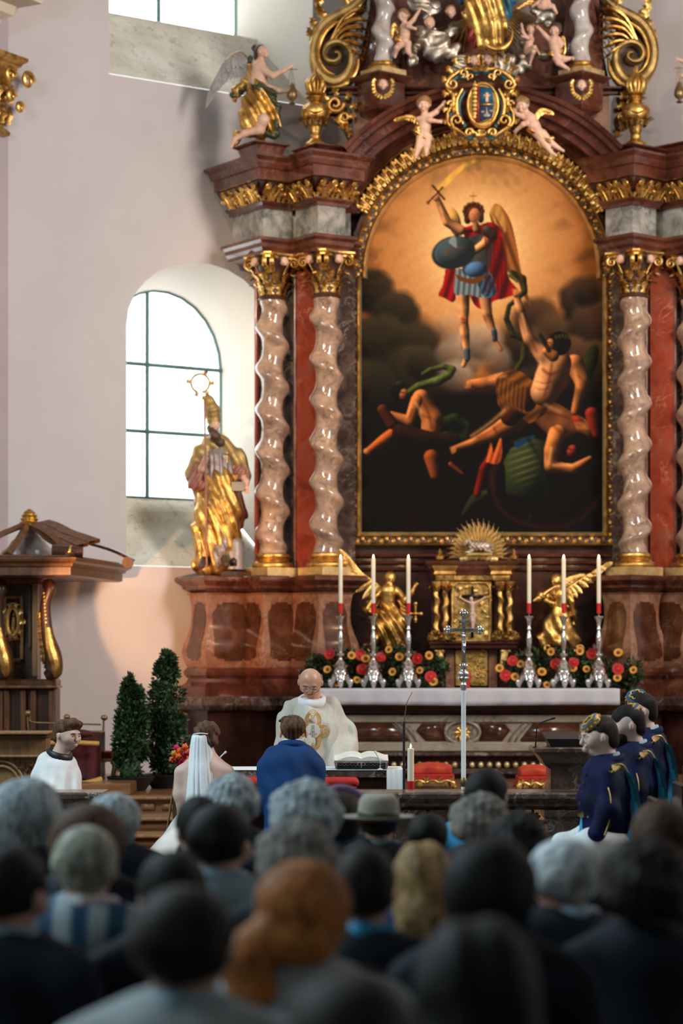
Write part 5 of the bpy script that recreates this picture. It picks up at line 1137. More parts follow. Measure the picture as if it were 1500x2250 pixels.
a = np.linspace(-2.6, .35, 30); obj('crescent_moon', tube([q(1088+34*math.cos(t)-2, 82-34*math.sin(t), -.12) for t in -np.array(a)*-1 if True], [.004, .03, .045, .03, .004]) if False else tube([q(1090+33*math.cos(t), 80+36*math.sin(t), -.14) for t in np.linspace(-.35, 2.9, 30)], [.003, .022, .035, .022, .003], n=10), M['gold'], mad, True)
gl = thing('golden_rays', 'fan of straight gilded rays behind the gilded robed statue', 'ornament', FR(24.9)(1085, 60)); q = FR(24.9)
obj('pale_panel', prism([(q(x, y)[0], q(x, y)[2]) for x, y in [(1095, -20), (1150, -20), (1178, 60), (1150, 120), (1110, 118), (1098, 80)]], 24.93, 24.99), M['cream'], gl, False)
RAYM = G().add([(-.5, 0, 0), (.5, 0, 0), (0, 0, .6), (-.12, 1, 0), (.12, 1, 0), (0, 1, .2)], [(0, 1, 4, 3), (1, 2, 5, 4), (2, 0, 3, 5), (3, 4, 5), (0, 2, 1)]).data('ray', M['gold'], False)
for i, a in enumerate(np.linspace(-62, -18, 12)):
    t = math.radians(-a); inst('ray', RAYM, frame(q(1075, 5, -.0), (math.sin(t), 0, math.cos(t)), (math.cos(t), 0, -math.sin(t)), (.03, .50+.06*(i % 2), .03)), gl)
for i, a in enumerate(np.linspace(100, 160, 6)):
    t = math.radians(a); inst('ray', RAYM, frame(q(1030, 40), (math.sin(t), 0, math.cos(t)), (math.cos(t), 0, -math.sin(t)), (.03, .35, .03)), gl)
# coat of arms cartouche
ca = thing('coat_of_arms', 'gilded openwork cartouche with painted red and blue shield above the painting', 'coat of arms', np.array(FR(24.5)(1050, 322))); q = FR(24.5); k = 24.5/F
pts = [(1055+26*math.cos(t)*(1.05), 250+40*math.sin(t)) for t in np.linspace(0, 2*pi, 26)[:-1]]
obj('rim', prism([(q(x, y)[0], q(x, y)[2]) for x, y in [(1055+36*math.cos(t), 250+50*math.sin(t)) for t in np.linspace(0, 2*pi, 30)[:-1]]], 24.42, 24.5), M['gold'], ca, 30)
obj('rim_bead', tube([q(1055+33*math.cos(t), 250+46*math.sin(t), -.09) for t in np.linspace(0, 2*pi, 40)[:-1]], .014, n=7, close=True), M['gold'], ca, True)
def shp(name, pts, y, mat): obj(name, prism([(q(a, b)[0], q(a, b)[2]) for a, b in pts], y-.006, y+.02), M[mat], ca, False)
shp('shield', pts, 24.40, 'gold_dull')
shp('red_field', [(1033, 214), (1047, 212), (1047, 289), (1040, 288), (1032, 270)], 24.385, 'red_s'); shp('blue_field', [(1048, 212), (1074, 216), (1078, 250), (1048, 252)], 24.385, 'blue_s'); shp('blue_field', [(1048, 254), (1078, 252), (1074, 280), (1048, 288)], 24.385, 'shield')
shp('gold_bar', [(1048, 250), (1078, 249), (1078, 253), (1048, 254)], 24.375, 'gold')
s = SD(); s.e(q(1063, 229, -.13), .018, .01); s.c(q(1063, 234, -.13), q(1063, 244, -.13), .016, .018, .01); s.c(q(1063, 236, -.13), q(1056, 231, -.13), .007, .006, .006); s.c(q(1063, 236, -.13), q(1070, 231, -.13), .007, .006, .006); obj('small_figure', s.mesh(.004), M['skin_s'], ca, True)
s = SD(); s.e(q(1063, 276, -.13), (.035, .012, .02), .01); s.c(q(1063, 270, -.13), q(1062, 258, -.13), .012, .006, .01); s.e(q(1054, 268, -.13), (.02, .01, .012), .01); s.e(q(1072, 266, -.13), (.02, .01, .012), .01); obj('eagle_charge', s.mesh(.004), M['greycloth'], ca, True)
g = G(); [g.join(leaf(.10, .03, 3, .3, .08, 7), frame(q(1037, 282-i*9, -.13), (1, 0, 0), (.35 if i % 2 else -.35, 0, 1), (.7, .9, 1))) for i in range(8)]; obj('gold_charges', g, M['gold'], ca, 40)
g = G(); g2 = G()
for sg in (-1, 1):
    c0 = 1050
    for (x, y, r, a0, tn, dr, rt) in [(62, 205, 13, 0, 1.2, 1, .02), (52, 285, 14, 1, 1.2, -1, .02), (38, 182, 10, 2, 1.1, 1, .018), (64, 250, 9, 0, 1.0, -1, .016), (26, 312, 10, 3, 1.1, 1, .018), (22, 190, 8, 1, 1, -1, .018)]:
        P = [q(c0+sg*(x+r*(1-t*.8)*math.cos(a0+dr*t*tn*6.3)), y+r*(1-t*.8)*math.sin(a0+dr*t*tn*6.3), -.10) for t in np.linspace(0, 1, 24)]; tube(P, [rt, rt*.5], g, 7)
    for P in [[(30, 170), (50, 178), (70, 195), (74, 212)], [(74, 212), (60, 230), (62, 250), (72, 268)], [(72, 268), (70, 290), (50, 305), (30, 318)], [(30, 318), (15, 310), (0, 322)], [(30, 170), (12, 172), (0, 168)], [(40, 215), (52, 240), (50, 270), (38, 292)]]:
        tube([q(c0+sg*x, y, -.07) for x, y in P], [.016, .024, .016], g, 7, 18)
        tube([q(c0+sg*(x-5), y+4, -.03) for x, y in P], [.022, .026, .022], g2, 6, 16)
obj('scrollwork', g, M['gold'], ca, True); obj('teal_ribbon', g2, M['teal'], ca, True)
g = G(); rnd = random.Random(2)
for sg in (-1, 1):
    for x, y, a in [(70, 178, .9), (78, 198, 1.2), (60, 160, .5), (76, 225, 1.6), (78, 258, 1.7), (80, 280, 2.2), (62, 305, 2.6), (40, 325, 2.9), (20, 328, 3.1), (35, 158, .2), (56, 262, 1.4), (58, 225, 1.9)]:
        xx = 1050+sg*(x-8); g.join(leaf(.12, .038, 4, .7, .08, 9), frame(q(xx, y, -.06), (math.cos(a), 0, -sg*math.sin(a)), (sg*math.sin(a), -.3, math.cos(a)), 1))
for x in (-14, 0, 14): g.join(leaf(.10, .045, 3, .9, .1, 9), frame(q(1050+x, 178, -.1), (1, 0, x*.03), (-x*.03, -.4, 1), 1))
g.join(leaf(.12, .05, 4, .9, .1, 9), frame(q(1050, 308, -.1), (1, 0, 0), (0, -.4, -1), 1)); obj('leaf_ornament', g, M['gold'], ca, 40, kind='stuff')
ca.location.y -= .36; ca.location.z -= .004; ca.scale = (.985,)*3
# ------------------------------------------------------------------ bishop statue on the window side
def limb_hand(s, a, b, w, curl=.4):
    a = np.array(a, float); b = np.array(b, float); dv = (b-a)/np.linalg.norm(b-a); pv = np.cross(dv, (0, 1, 0)); pv /= max(np.linalg.norm(pv), .1); nn = np.cross(pv, dv)
    s.e(b, (w*1.0, w*.8, w*1.1), w*.5)
    for i in range(4):
        p0 = b+dv*w*.6+pv*w*(.75-.5*i); p1 = p0+dv*w*.9; p2 = p1+dv*w*.6*(1-curl)+nn*w*.7*curl; s.ch([p0, p1, p2], [w*.26, w*.24, w*.19], w*.12)
    s.ch([b+pv*w*.7, b+pv*w*1.3+dv*w*.5, b+pv*w*1.2+dv*w*1.1], [w*.3, w*.27, w*.2], w*.15)
def bishop():
    d = 24.72; q = FR(d); k = d/F; o = thing('bishop_statue', 'gilded bearded bishop statue with mitre and crosier beside the window', 'sculpture', q(485, 1252))
    s = SD(); s.ch([q(484, 1060), q(482, 1120, -.02), q(476, 1190), q(474, 1235)], [42*k, 50*k, 50*k, 48*k], .06); s.ch([q(455, 1090, -.12), q(440, 1160, -.1), q(438, 1240, -.06)], [14*k, 15*k, 12*k], .05)
    s.ch([q(500, 1100, -.12), q(505, 1150, -.12), q(470, 1225, -.12)], [18*k, 16*k, 8*k], .06); obj('gilded_robe', s.mesh(.010, foldx(52, .020, 1, .35, 3)), M['gold'], o, True)
    s = SD(); s.ch([q(478, 1010), q(480, 1040), q(482, 1075)], [30*k, 33*k, 36*k], .05); obj('grey_rochet', s.mesh(.009, foldx(110, .009, 1, .02, 5)), M['greycloth'], o, True)
    s = SD(); s.ch([q(472, 975, .02), q(445, 1000, .02), q(430, 1040, .02), q(432, 1070, .0)], [20*k, 22*k, 22*k, 14*k], .06); s.ch([q(490, 975, .02), q(516, 1010, .03), q(530, 1050, .03)], [20*k, 22*k, 22*k], .06)
    s.ch([q(470, 985, .12), q(470, 1080, .14), q(478, 1160, .14), q(500, 1200, .14)], [34*k, 46*k, 44*k, 30*k], .06); s.e(q(478, 1030, -.22), (24*k, .16, 60*k), .03, None, -1)
    obj('cope', s.mesh(.010, foldx(60, .012, .8, .5, 7)), M['gold_dull'], o, True)
    s = SD(); s.ch([q(438, 1030, -.03), q(430, 1060, -.05), q(452, 1072, -.12)], [19*k, 17*k, 8*k], .05); s.ch([q(524, 1035, -.04), q(538, 1055, -.06)], [16*k, 13*k], .05); splitobj('rose_lining', s.mesh(.009, foldx(80, .012, 1, -.5, 9)), M['rose'], o)
    s = SD(); s.ch([q(520, 1080, .1), q(528, 1130, .12), q(515, 1185, .12)], [9*k, 13*k, 6*k], .04); obj('red_lining', s.mesh(.009, foldx(80, .01)), M['red_s'], o, True)
    s = SD(); s.ch([q(438, 1045, -.05), q(446, 1032, -.14), q(454, 1012, -.2)], [8*k, 8*k, 6.5*k], .02); limb_hand(s, q(448, 1030, -.14), q(454, 1008, -.22), 5*k, .9); s.ch([q(528, 1040, -.06), q(541, 1060, -.12), q(540, 1075, -.16)], [7*k, 7*k, 6*k], .02)
    limb_hand(s, q(541, 1060, -.12), q(543, 1078, -.16), 5*k, .6); splitobj('hand', s.mesh(.005), M['skin_s'], o)
    s = SD(); headsd(s, q(472, 935, -.04), 13*k, (.35, -1, -.1)); s.c(q(472, 940), q(476, 975), 8*k, 9*k, .02); obj('head', s.mesh(.005), M['skin_s'], o, True)
    s = SD(); s.ch([q(464, 948, -.06), q(474, 960, -.10), q(484, 975, -.08)], [7*k, 10*k, 8*k], .02); s.e(q(488, 972, -.07), 7*k, .02); s.e(q(462, 940, .0), 8*k, .02); obj('beard', s.mesh(.005, lambda P: .006*sines(P, 120, 3)), M['hair_s'], o, True)
    s = SD(); s.ch([q(469, 924, -.02), q(466, 903, -.02), q(459, 880, -.02), q(455, 868, -.02)], [15*k, 16.5*k, 11*k, 4*k], .03); obj('mitre', s.mesh(.006, lambda P: .004*sines(P, 90, 4)), M['gold_dull'], o, True)
    g = G(); box(*[X(510, d), X(538, d)], d-.22, d-.10, Z(1082, d), Z(1062, d), g, .004); o2 = obj('book', g, M['cream'], o, 30); 
    g = G(); tube([q(500, 995, -.18), q(500, 1020, -.19)], .008, g, 6); tube([q(493, 1001, -.185), q(507, 1003, -.185)], .008, g, 6); obj('pectoral_cross', g, M['gold'], o, 40)
    s = SD()
    s.ch([q(450, 1232, -.2), q(446, 1246, -.28)], [8*k, 7*k], .02); s.ch([q(492, 1225, -.2), q(500, 1243, -.3)], [9*k, 7*k], .02); splitobj('shoe', s.mesh(.007), M['hair_s'], o)
    s = SD(); s.ch([q(496, 1180, -.18), q(486, 1210, -.2), q(478, 1240, -.18)], [8*k, 14*k, 12*k], .03); obj('grey_underrobe', s.mesh(.008, foldx(110, .014, 1, .3)), M['greycloth'], o, True)
    cr = thing('crosier', 'long crosier staff with open ringed crook held by the bishop statue', 'staff', q(457, 1250, -.25)); q2 = lambda x, y: q(x, y, -.25)
    obj('staff', tube([q2(457, 1248), q2(455, 1040), q2(452, 885)], .0105, n=8), M['rose'], cr, True)
    g = G(); tube([q2(443+20*math.cos(t), 848-20*math.sin(t)) for t in np.linspace(-1.4, 4.4, 36)], .012, g, 7); obj('crook', g, M['gold_dull'], cr, True)
    g = G()
    for t in (.0, 1.1, 3.0, 4.4, 5.3): g.join(leaf(.07, .028, 3, .6, .1, 9), frame(q2(443+20*math.cos(t), 848-20*math.sin(t)), (math.sin(t), 0, -math.cos(t)), (math.cos(t), -.1, math.sin(t)), 1))
    ball(q2(451, 880), .024, g, 8); obj('crook_leaves', g, M['gold_dull'], cr, 40)
    bt = thing('carved_barrel', 'pale small tower-shaped block beside the feet of the bishop statue', 'attribute', q(514, 1255, -.1)); g = G(); g.join(lathe([(.105, 0), (.107, .24), (.10, .29), (.08, .31), (.0, .315)], n=28), TM(q(514, 1252, -.08))); obj('block', g, M['greycloth'], bt, 50)
    obj('arched_niche', prism([(X(507, d), Z(1245, d)), (X(522, d), Z(1245, d)), (X(522, d), Z(1232, d)), (X(514.5, d), Z(1226, d)), (X(507, d), Z(1232, d))], d-.19, d-.16), M['wood_dark'], bt, False)
    pl = wpoly((490, 24.42), LA, .36, .36)[0]; obj('statue_plinth', sweepc([p+np.array((0, .0)) for p in pl], [(0, Z(1264, 24.3)), (0, Z(1254, 24.3))]), M['red_dark'], o, 25)
bishop()
# ------------------------------------------------------------------ kneeling angel swinging a censer on the entablature
def censer_angel():
    d = 24.5; q = FR(d); k = d/F; o = thing('angel_statue', 'kneeling winged angel statue swinging a censer above the window-side columns', 'sculpture', q(565, 303))
    s = SD(); headsd(s, q(577, 116, -.02), 14*k, (.85, -.5, .35)); s.c(q(574, 124), q(569, 146), 7*k, 8*k, .02); s.ch([q(568, 152), q(566, 180), q(568, 205)], [19*k, 19*k, 18*k], .04); s.e(q(585, 160, -.04), 9*k, .03)
    s.ch([q(578, 158, -.06), q(600, 172, -.1), q(622, 163, -.12), q(636, 155, -.12)], [9*k, 7*k, 5*k, 4*k], .02); limb_hand(s, q(622, 163, -.12), q(640, 152, -.12), 3.5*k); s.ch([q(590, 190, .05), q(612, 200, .0), q(634, 204, -.05)], [7*k, 6*k, 4*k], .02); limb_hand(s, q(612, 200), q(636, 205, -.06), 3.5*k)
    s.ch([q(565, 270, -.08), q(580, 270, -.14), q(572, 290, -.10), q(538, 296, -.06), q(515, 310, -.05)], [12*k, 12*k, 10*k, 7*k, 4*k], .03); s.ch([q(516, 308, -.05), q(509, 328, -.1)], [5*k, 3*k], .015); obj('body', s.mesh(.0055), M['skin_s'], o, True)
    s = SD(); s.e(q(571, 112, .01), (14.5*k, 14.5*k, 15*k), .01); s.e(q(560, 104, .02), 8*k, .02); s.e(q(566, 124, .03), 9*k, .02); s.e(q(592, 120, -.05), (10*k, 12*k, 15*k), .01, None, -1); obj('hair', s.mesh(.006, lambda P: .006*sines(P, 90, 6)), M['hair_s'], o, True)
    s = SD(); s.ch([q(565, 190), q(566, 215), q(566, 250), q(572, 280)], [22*k, 25*k, 32*k, 30*k], .05); s.ch([q(545, 225), q(538, 270)], [16*k, 14*k], .05); s.ch([q(590, 240), q(600, 280)], [16*k, 13*k], .05); s.ch([q(548, 285), q(520, 300), q(514, 320, .05)], [12*k, 9*k, 5*k], .03)
    s.e(q(578, 278, -.16), (15*k, .12, 14*k), .02, None, -1); obj('gilded_skirt', s.mesh(.0085, foldx(58, .020, .9, .4, 8)), M['gold'], o, True)
    s = SD(); s.ch([q(556, 150), q(560, 175), q(572, 196, -.05)], [13*k, 14*k, 16*k], .03); s.ch([q(556, 160), q(540, 180, .05), q(520, 195, .08), q(514, 215, .1)], [10*k, 12*k, 11*k, 5*k], .03); s.e(q(578, 160, -.12), (14*k, .1, 20*k), .02, None, -1); obj('gilded_bodice', s.mesh(.008, foldx(85, .014, .7, .8, 2)), M['gold'], o, True)
    s = SD(); s.ch([q(545, 192), q(570, 196, -.1), q(596, 205, -.08), q(607, 240, -.02), q(608, 270), q(600, 292)], [7*k, 7*k, 8*k, 9*k, 7*k, 12*k], .03); s.ch([q(560, 296, -.05), q(605, 296, -.02)], [8*k, 10*k], .03); s.ch([q(540, 192, .05), q(512, 205, .08)], [7*k, 8*k], .03); s.c(q(548, 125, .06), q(550, 190, .06), 6*k, 5*k, .03)
    obj('green_sash', s.mesh(.008, foldx(80, .012, .7, .8, 4)), M['green_s'], o, True)
    e = [q(546, 170, .05), q(540, 130, .07), q(524, 113, .08), q(498, 128, .10), q(480, 160, .12)]
    wing(o, e, (.1, .05, -1), (-.42, .05, -1), 40*k, 78*k, 13, 8.5*k, 'greycloth', (0, -1, 0), 4.5*k, 'gold', 2, True)
    c = thing('censer', 'hanging censer on chains in the hand of the window-side angel statue', 'censer', q(642, 236, -.12)); censer(c, q, k, 642, 156, -.12)
def censer(c, q, k, x, y, dd):
    g = G(); tube([q(x-4, y, dd), q(x-8, y+48, dd)], .003, g, 5); tube([q(x, y, dd), q(x+8, y+50, dd)], .003, g, 5); tube([q(x-2, y, dd), q(x, y+40, dd-.02)], .003, g, 5); tube([q(x-12, y+3, dd), q(x+12, y+3, dd)], .005, g, 5); obj('chain', g, M['bronze'], c, True)
    g = G(); g.join(lathe([(3*k, 0), (8*k, .01), (5*k, .02), (2*k, .035), (9*k, .06), (11.5*k, .09), (10*k, .12), (11*k, .125), (8*k, .16), (5*k, .18), (6*k, .19), (2*k, .22)], n=18, lob=6, la=.05), TM(q(x, y+80, dd))); obj('bowl', g, M['bronze'], c, 50)
censer_angel()
d = 24.5; q = FR(d); k = d/F
an = thing('angel_statue', 'angel statue mostly beyond the photo edge, only hand reaching in', 'sculpture', q(1530, 303)); s = SD(); s.ch([q(1530, 170), q(1512, 140), q(1494, 132)], [8*k, 6*k, 4*k], .02); limb_hand(s, q(1510, 140), q(1491, 131), 4*k); s.ch([q(1530, 165), q(1512, 172), q(1498, 166)], [7*k, 5*k, 4*k], .02); limb_hand(s, q(1512, 172), q(1496, 166), 3.5*k)
s.ch([q(1540, 150), q(1545, 200)], [20*k, 20*k], .04); headsd(s, q(1540, 116), 14*k, (-.8, -.5, .2)); obj('body', s.mesh(.007), M['skin_s'], an, True); s = SD(); s.ch([q(1545, 200), q(1542, 290)], [26*k, 34*k], .05); obj('gilded_skirt', s.mesh(.012, foldx(58, .02)), M['gold'], an, True)
s = SD(); s.e(q(1543, 110), 15*k); obj('hair', s.mesh(.01), M['hair_s'], an, True); c = thing('censer', 'hanging censer at the photo edge on the far side from the window', 'censer', q(1489, 238, -.1)); censer(c, q, k, 1489, 152, -.1)
# ------------------------------------------------------------------ gilded adoring angels beside the tabernacle
def gold_angel(d, q0, label, J):
    k = d/F; o = thing('gilded_angel', label, 'sculpture', q0(*J['base']), 'gilded angels beside the tabernacle'); s = SD(); headsd(s, q0(*J['head']), 13*k, J['look']); s.e(np.array(q0(*J['head']))+np.array((0, .012, 3*k)), (14.5*k, 14*k, 14*k), .01)
    s.ch([q0(*J['head']), q0(*J['chest'])], [6*k, 9*k], .02); s.ch([q0(*J['chest']), q0(*J['waist'])], [19*k, 15*k], .04)
    for a in J['arms']: s.ch([q0(*p) for p in a], [8*k, 6*k, 4.5*k][:len(a)], .02); limb_hand(s, q0(*a[-2]), q0(*a[-1]), 3.8*k)
    e = J['head']; s.e(np.array(q0(e[0], e[1]+2))+np.array(J['look'])*16*k, 6*k, .01, None, -1) if False else None
    obj('body', s.mesh(.0058, lambda P: .002*sines(P, 90, 2)), M['gold'], o, True); s = SD(); s.ch([q0(*p) for p in J['skirt']], [r*k for r in J['skr']], .06)
    for leg in J['sk2']: s.ch([q0(*p[:3]) for p in leg], [p[3]*k for p in leg], .05)
    obj('robe', s.mesh(.0085, foldx(62, .020, J.get('sx', .9), .45, 5)), M['gold'], o, True)
    s = SD(); [s.ch([q0(*p[:3]) for p in c_], [p[3]*k for p in c_], .03) for c_ in J['cloth']]; obj('mantle', s.mesh(.008, foldx(85, .014, .6, .9, 6)), M['gold_old'], o, True)
    g = G()
    for c_ in J['curls']: cx_, cy_, r, a0, dr = c_; tube([q0(cx_+r*(1-t*.85)*math.cos(a0+dr*t*8), cy_+r*(1-t*.85)*math.sin(a0+dr*t*8), -.1) for t in np.linspace(0, 1, 26)], [.02, .008], g, 7)
    splitobj('scroll_base', g, M['gold_old'], o)
    for w in J['wings']: wing(o, [q0(*p) for p in w[0]], w[1], w[2], w[3]*k, w[4]*k, 12, 6*k, 'gold_old', (0, -1, 0), 4*k, 'gold_old', 2, True)
    return o
dA = 24.35; q = FR(dA)
gold_angel(dA, q, 'gilded kneeling angel with one raised hand, between candles on the window side', dict(base=(855, 1430), head=(857, 1272), chest=(853, 1300), waist=(852, 1335), look=(.15, -1, -.15),
    arms=[[(872, 1295), (890, 1320, -.08), (903, 1303, -.1), (912, 1287, -.1)], [(838, 1298), (820, 1315, -.05), (806, 1338, -.08)]], skirt=[(852, 1340), (856, 1375, -.05), (860, 1405)], skr=[20, 32, 34],
    sk2=[[(840, 1360, -.1, 14), (832, 1400, -.1, 14)], [(872, 1370, -.12, 14), (880, 1405, -.1, 12)], [(830, 1410, 0, 10), (804, 1422, 0, 7)]], cloth=[[(818, 1318, 0, 10), (810, 1340, 0, 12), (822, 1350, 0, 9), (840, 1345, -.08, 8)], [(880, 1320, 0, 7), (888, 1350, 0, 8), (880, 1370, 0, 7)]],
    curls=[(884, 1424, 14, 0, 1), (812, 1428, 12, 3, -1)], wings=[([(848, 1300, .05), (820, 1278, .08), (795, 1260, .1), (776, 1240, .12)], (-.2, 0, -1), (-.85, 0, .95), 42, 50)]))
g = thing('gilded_finial_cross', 'small gilded three-lobed cross beside the window-side gilded angel', 'ornament', q(913, 1368)); gg = G(); tube([q(912, 1368, -.1), q(912, 1328, -.1)], [.012, .02, .012], gg, 8); tube([q(900, 1349, -.1), q(924, 1349, -.1)], [.012, .018, .012], gg, 8)
for x, y in ((912, 1327), (924, 1349), (900, 1349), (912, 1349), (912, 1362)): ball(q(x, y, -.1), .022, gg, 8)
obj('lobed_cross', gg, M['gold'], g, True)
gold_angel(dA, q, 'gilded angel blowing a trumpet, between candles farther from the window', dict(base=(1235, 1430), head=(1222, 1277), chest=(1228, 1308), waist=(1228, 1340), look=(-.75, -.7, .1),
    arms=[[(1218, 1300), (1200, 1308, -.1), (1196, 1320, -.14), (1208, 1326, -.16)], [(1240, 1302), (1256, 1322, .0), (1260, 1350, .02)]], skirt=[(1228, 1340), (1228, 1375), (1232, 1405)], skr=[18, 24, 32], sx=.7,
    sk2=[[(1212, 1360, 0, 12), (1196, 1395, 0, 13)], [(1240, 1385, -.05, 16), (1262, 1412, 0, 12)], [(1192, 1405, 0, 12), (1190, 1425, 0, 6)]], cloth=[[(1246, 1318, .05, 8), (1258, 1350, .08, 10), (1262, 1370, .08, 4)], [(1202, 1310, -.08, 9), (1208, 1330, -.08, 7)]],
    curls=[(1202, 1424, 11, 0, 1), (1270, 1425, 13, 3, -1)], wings=[([(1234, 1304, .05), (1258, 1286, .08), (1296, 1262, .1), (1330, 1244, .12)], (.15, 0, -1), (1, 0, .5), 30, 24), ([(1228, 1292, .1), (1246, 1272, .12), (1270, 1266, .14)], (.4, 0, -.9), (1, 0, .1), 20, 22)]))
tr = thing('trumpet', 'gilded trumpet held by the angel farther from the window', 'instrument', q(1196, 1310)); g = G(); tube([q(1218, 1288, -.12), q(1200, 1300, -.14), q(1180, 1316, -.16), q(1168, 1322, -.17)], [.008, .022, .034, .012], g, 10); tube([q(1190, 1306, -.16), q(1186, 1312, -.16)], [.05, .05], g, 10); obj('tube', g, M['gold'], tr, True)
# ------------------------------------------------------------------ tabernacle with sunburst and crucifix
dT = 24.35; q = FR(dT); k = dT/F
tb = thing('tabernacle', 'gilded tabernacle with scrolled feet in the middle behind the altar', 'tabernacle', q(1038, 1515))
def qb(name, x0, x1, y0, y1, dy0, dy1, mat, b=.0, par=None): return obj(name, box(X(x0, dT), X(x1, dT), dT+dy0, dT+dy1, Z(y1, dT), Z(y0, dT), b=b), M[mat], par or tb, 30)
qb('marble_core', 948, 1130, 1245, 1516, .05, .5, 'red_dark'); qb('marble_jamb', 979, 998, 1424, 1512, -.02, .1, 'salmon'); qb('marble_jamb', 1073, 1091, 1424, 1512, -.02, .1, 'salmon')
obj('cornice', sweepc([(X(952, dT), dT-.02), (X(1122, dT), dT-.02), (X(1122, dT), dT+.4), (X(952, dT), dT+.4)], [(o_, Z(y, dT)) for o_, y in [(0, 1268), (.02, 1262), (.02, 1258), (.05, 1250), (.05, 1244), (.08, 1238), (.09, 1233), (0, 1231)]]), M['red'], tb, 25)
for x0, x1 in ((958, 994), (1082, 1116)):
    obj('gilded_entablature', sweepc([(X(x0, dT), dT-.12), (X(x1, dT), dT-.12), (X(x1, dT), dT+.1), (X(x0, dT), dT+.1)], [(o_, Z(y, dT)) for o_, y in [(0, 1276), (.01, 1272), (.01, 1266), (.03, 1262), (.02, 1256), (.035, 1250), (.05, 1244)]]), M['gold_old'], tb, 30)
qb('gilded_frieze', 994, 1082, 1246, 1276, -.03, .05, 'gold_old', .01)
Lf = leaf(.11, .03, 4, .8, .06, 11)
for cx_, sg in ((958, -1), (978, 1), (1098, -1), (1118, 1)):
    if cx_ in (978, 1098): pass
    g = G(); g.join(twist(.030, .008, 0, (1392-1296)*k, .16, 0, sg, 12, 50), TM(q(cx_, 1392, -.08))); obj('twisted_shaft', g, M['gold_old'], tb, True)
    g = G(); g.join(lathe([(.03, 0), (.045, .03), (.06, .07), (.06, .08)], n=14), TM(q(cx_, 1296, -.08)))
    for i in range(8): a = i*pi/4; g.join(Lf, TM(q(cx_, 1300, -.08)) @ frame((math.cos(a)*.03, math.sin(a)*.03, 0), (-math.sin(a), math.cos(a), 0), (math.cos(a)*.5, math.sin(a)*.5, 1)))
    obj('capital', g, M['gold_old'], tb, 40)
    g = G()
    for i in range(5):
        a = -1.2+i*.6; g.join(leaf(.15, .045, 4, .8, .08, 11), frame(q(cx_+sg*4, 1404, -.10), (math.cos(a), 0, -math.sin(a)), (math.sin(a), -.35, math.cos(a)), 1))
    tube([q(cx_+sg*(4+9*math.cos(t)*(1-t/9)), 1400-9*math.sin(t)*(1-t/9), -.12) for t in np.linspace(0, 7, 20)], .015, g, 6); obj('leaf_scroll', g, M['gold_old'], tb, 40)
qb('door', 990, 1078, 1278, 1411, -.07, .05, 'gold_old', .008); do = bpy.data.objects['door']
g = G(); P = [q(x, y, -.08) for x, y in [(993, 1408), (993, 1290), (1003, 1281), (1065, 1281), (1075, 1290), (1075, 1408)]]; tube(P+[P[0]], .010, g, 6); obj('door_moulding', g, M['gold'], do, True)
g = G(); rnd = random.Random(8)
for i in range(30):
    x, y = rnd.uniform(998, 1070), rnd.uniform(1290, 1404); a = rnd.uniform(0, 6.3)
    if abs(x-1036) > 10: g.join(leaf(.07, .02, 3, .6, .05, 9), frame(q(x, y, -.075), (math.cos(a), 0, math.sin(a)), (-math.sin(a), -.1, math.cos(a)), 1))
obj('door_relief', g, M['gold_old'], do, 40); do['kind'] = 'thing'
obj('ledge', sweepc([(X(948, dT), dT-.13), (X(1128, dT), dT-.13), (X(1128, dT), dT+.3), (X(948, dT), dT+.3)], [(0, Z(1428, dT)), (.02, Z(1424, dT)), (.02, Z(1418, dT)), (.04, Z(1414, dT)), (.03, Z(1411, dT)), (0, Z(1410, dT))]), M['red_dark'], tb, 25)
qb('relief_panel', 1000, 1070, 1428, 1508, -.04, .05, 'gold_old', .008)
g = G()
for i in range(26):
    x, y = rnd.uniform(1006, 1064), rnd.uniform(1434, 1502); r = rnd.uniform(5, 9); a0 = rnd.uniform(0, 6); tube([q(x+r*(1-t*.8)*math.cos(a0+t*7), y+r*(1-t*.8)*math.sin(a0+t*7), -.045) for t in np.linspace(0, 1, 14)], .008, g, 5)
obj('panel_relief', g, M['gold'], tb, True)
for x, sg in ((963, -1), (1108, 1)):
    g = G(); tube([q(x, 1430, -.08), q(x-sg*4, 1460, -.1), q(x+sg*2, 1485, -.09), q(x+sg*14, 1500, -.12), q(x+sg*22, 1492, -.12)], [.05, .035, .04, .045, .02], g, 8, 24); g.join(leaf(.2, .05, 5, .6, .05), frame(q(x, 1480, -.12), (1, 0, 0), (0, -.2, 1), 1)); ball(q(x-6, 1431, -.1), .03, g, 8); ball(q(x+8, 1431, -.1), .03, g, 8); obj('scroll_foot', g, M['gold_old'], tb, 40)
cx = thing('door_crucifix', 'black crucifix with pale figure on the tabernacle door', 'crucifix', q(1036, 1402, -.1)); obj('cross', prism([(X(a, dT), Z(b, dT)) for a, b in [(1033, 1402), (1039, 1402), (1039, 1313), (1060, 1313), (1060, 1308), (1039, 1307), (1038, 1288), (1034, 1288), (1033, 1307), (1012, 1308), (1012, 1313), (1033, 1313)]], dT-.12, dT-.09), M['blackp'], cx, False)
def corpus(s, q, x, y, u, dd):   # x,y: chest; u px unit = head radius
    k_ = u; s.e(q(x-u*.3, y-u*2.2, dd), .0, .001) if False else None
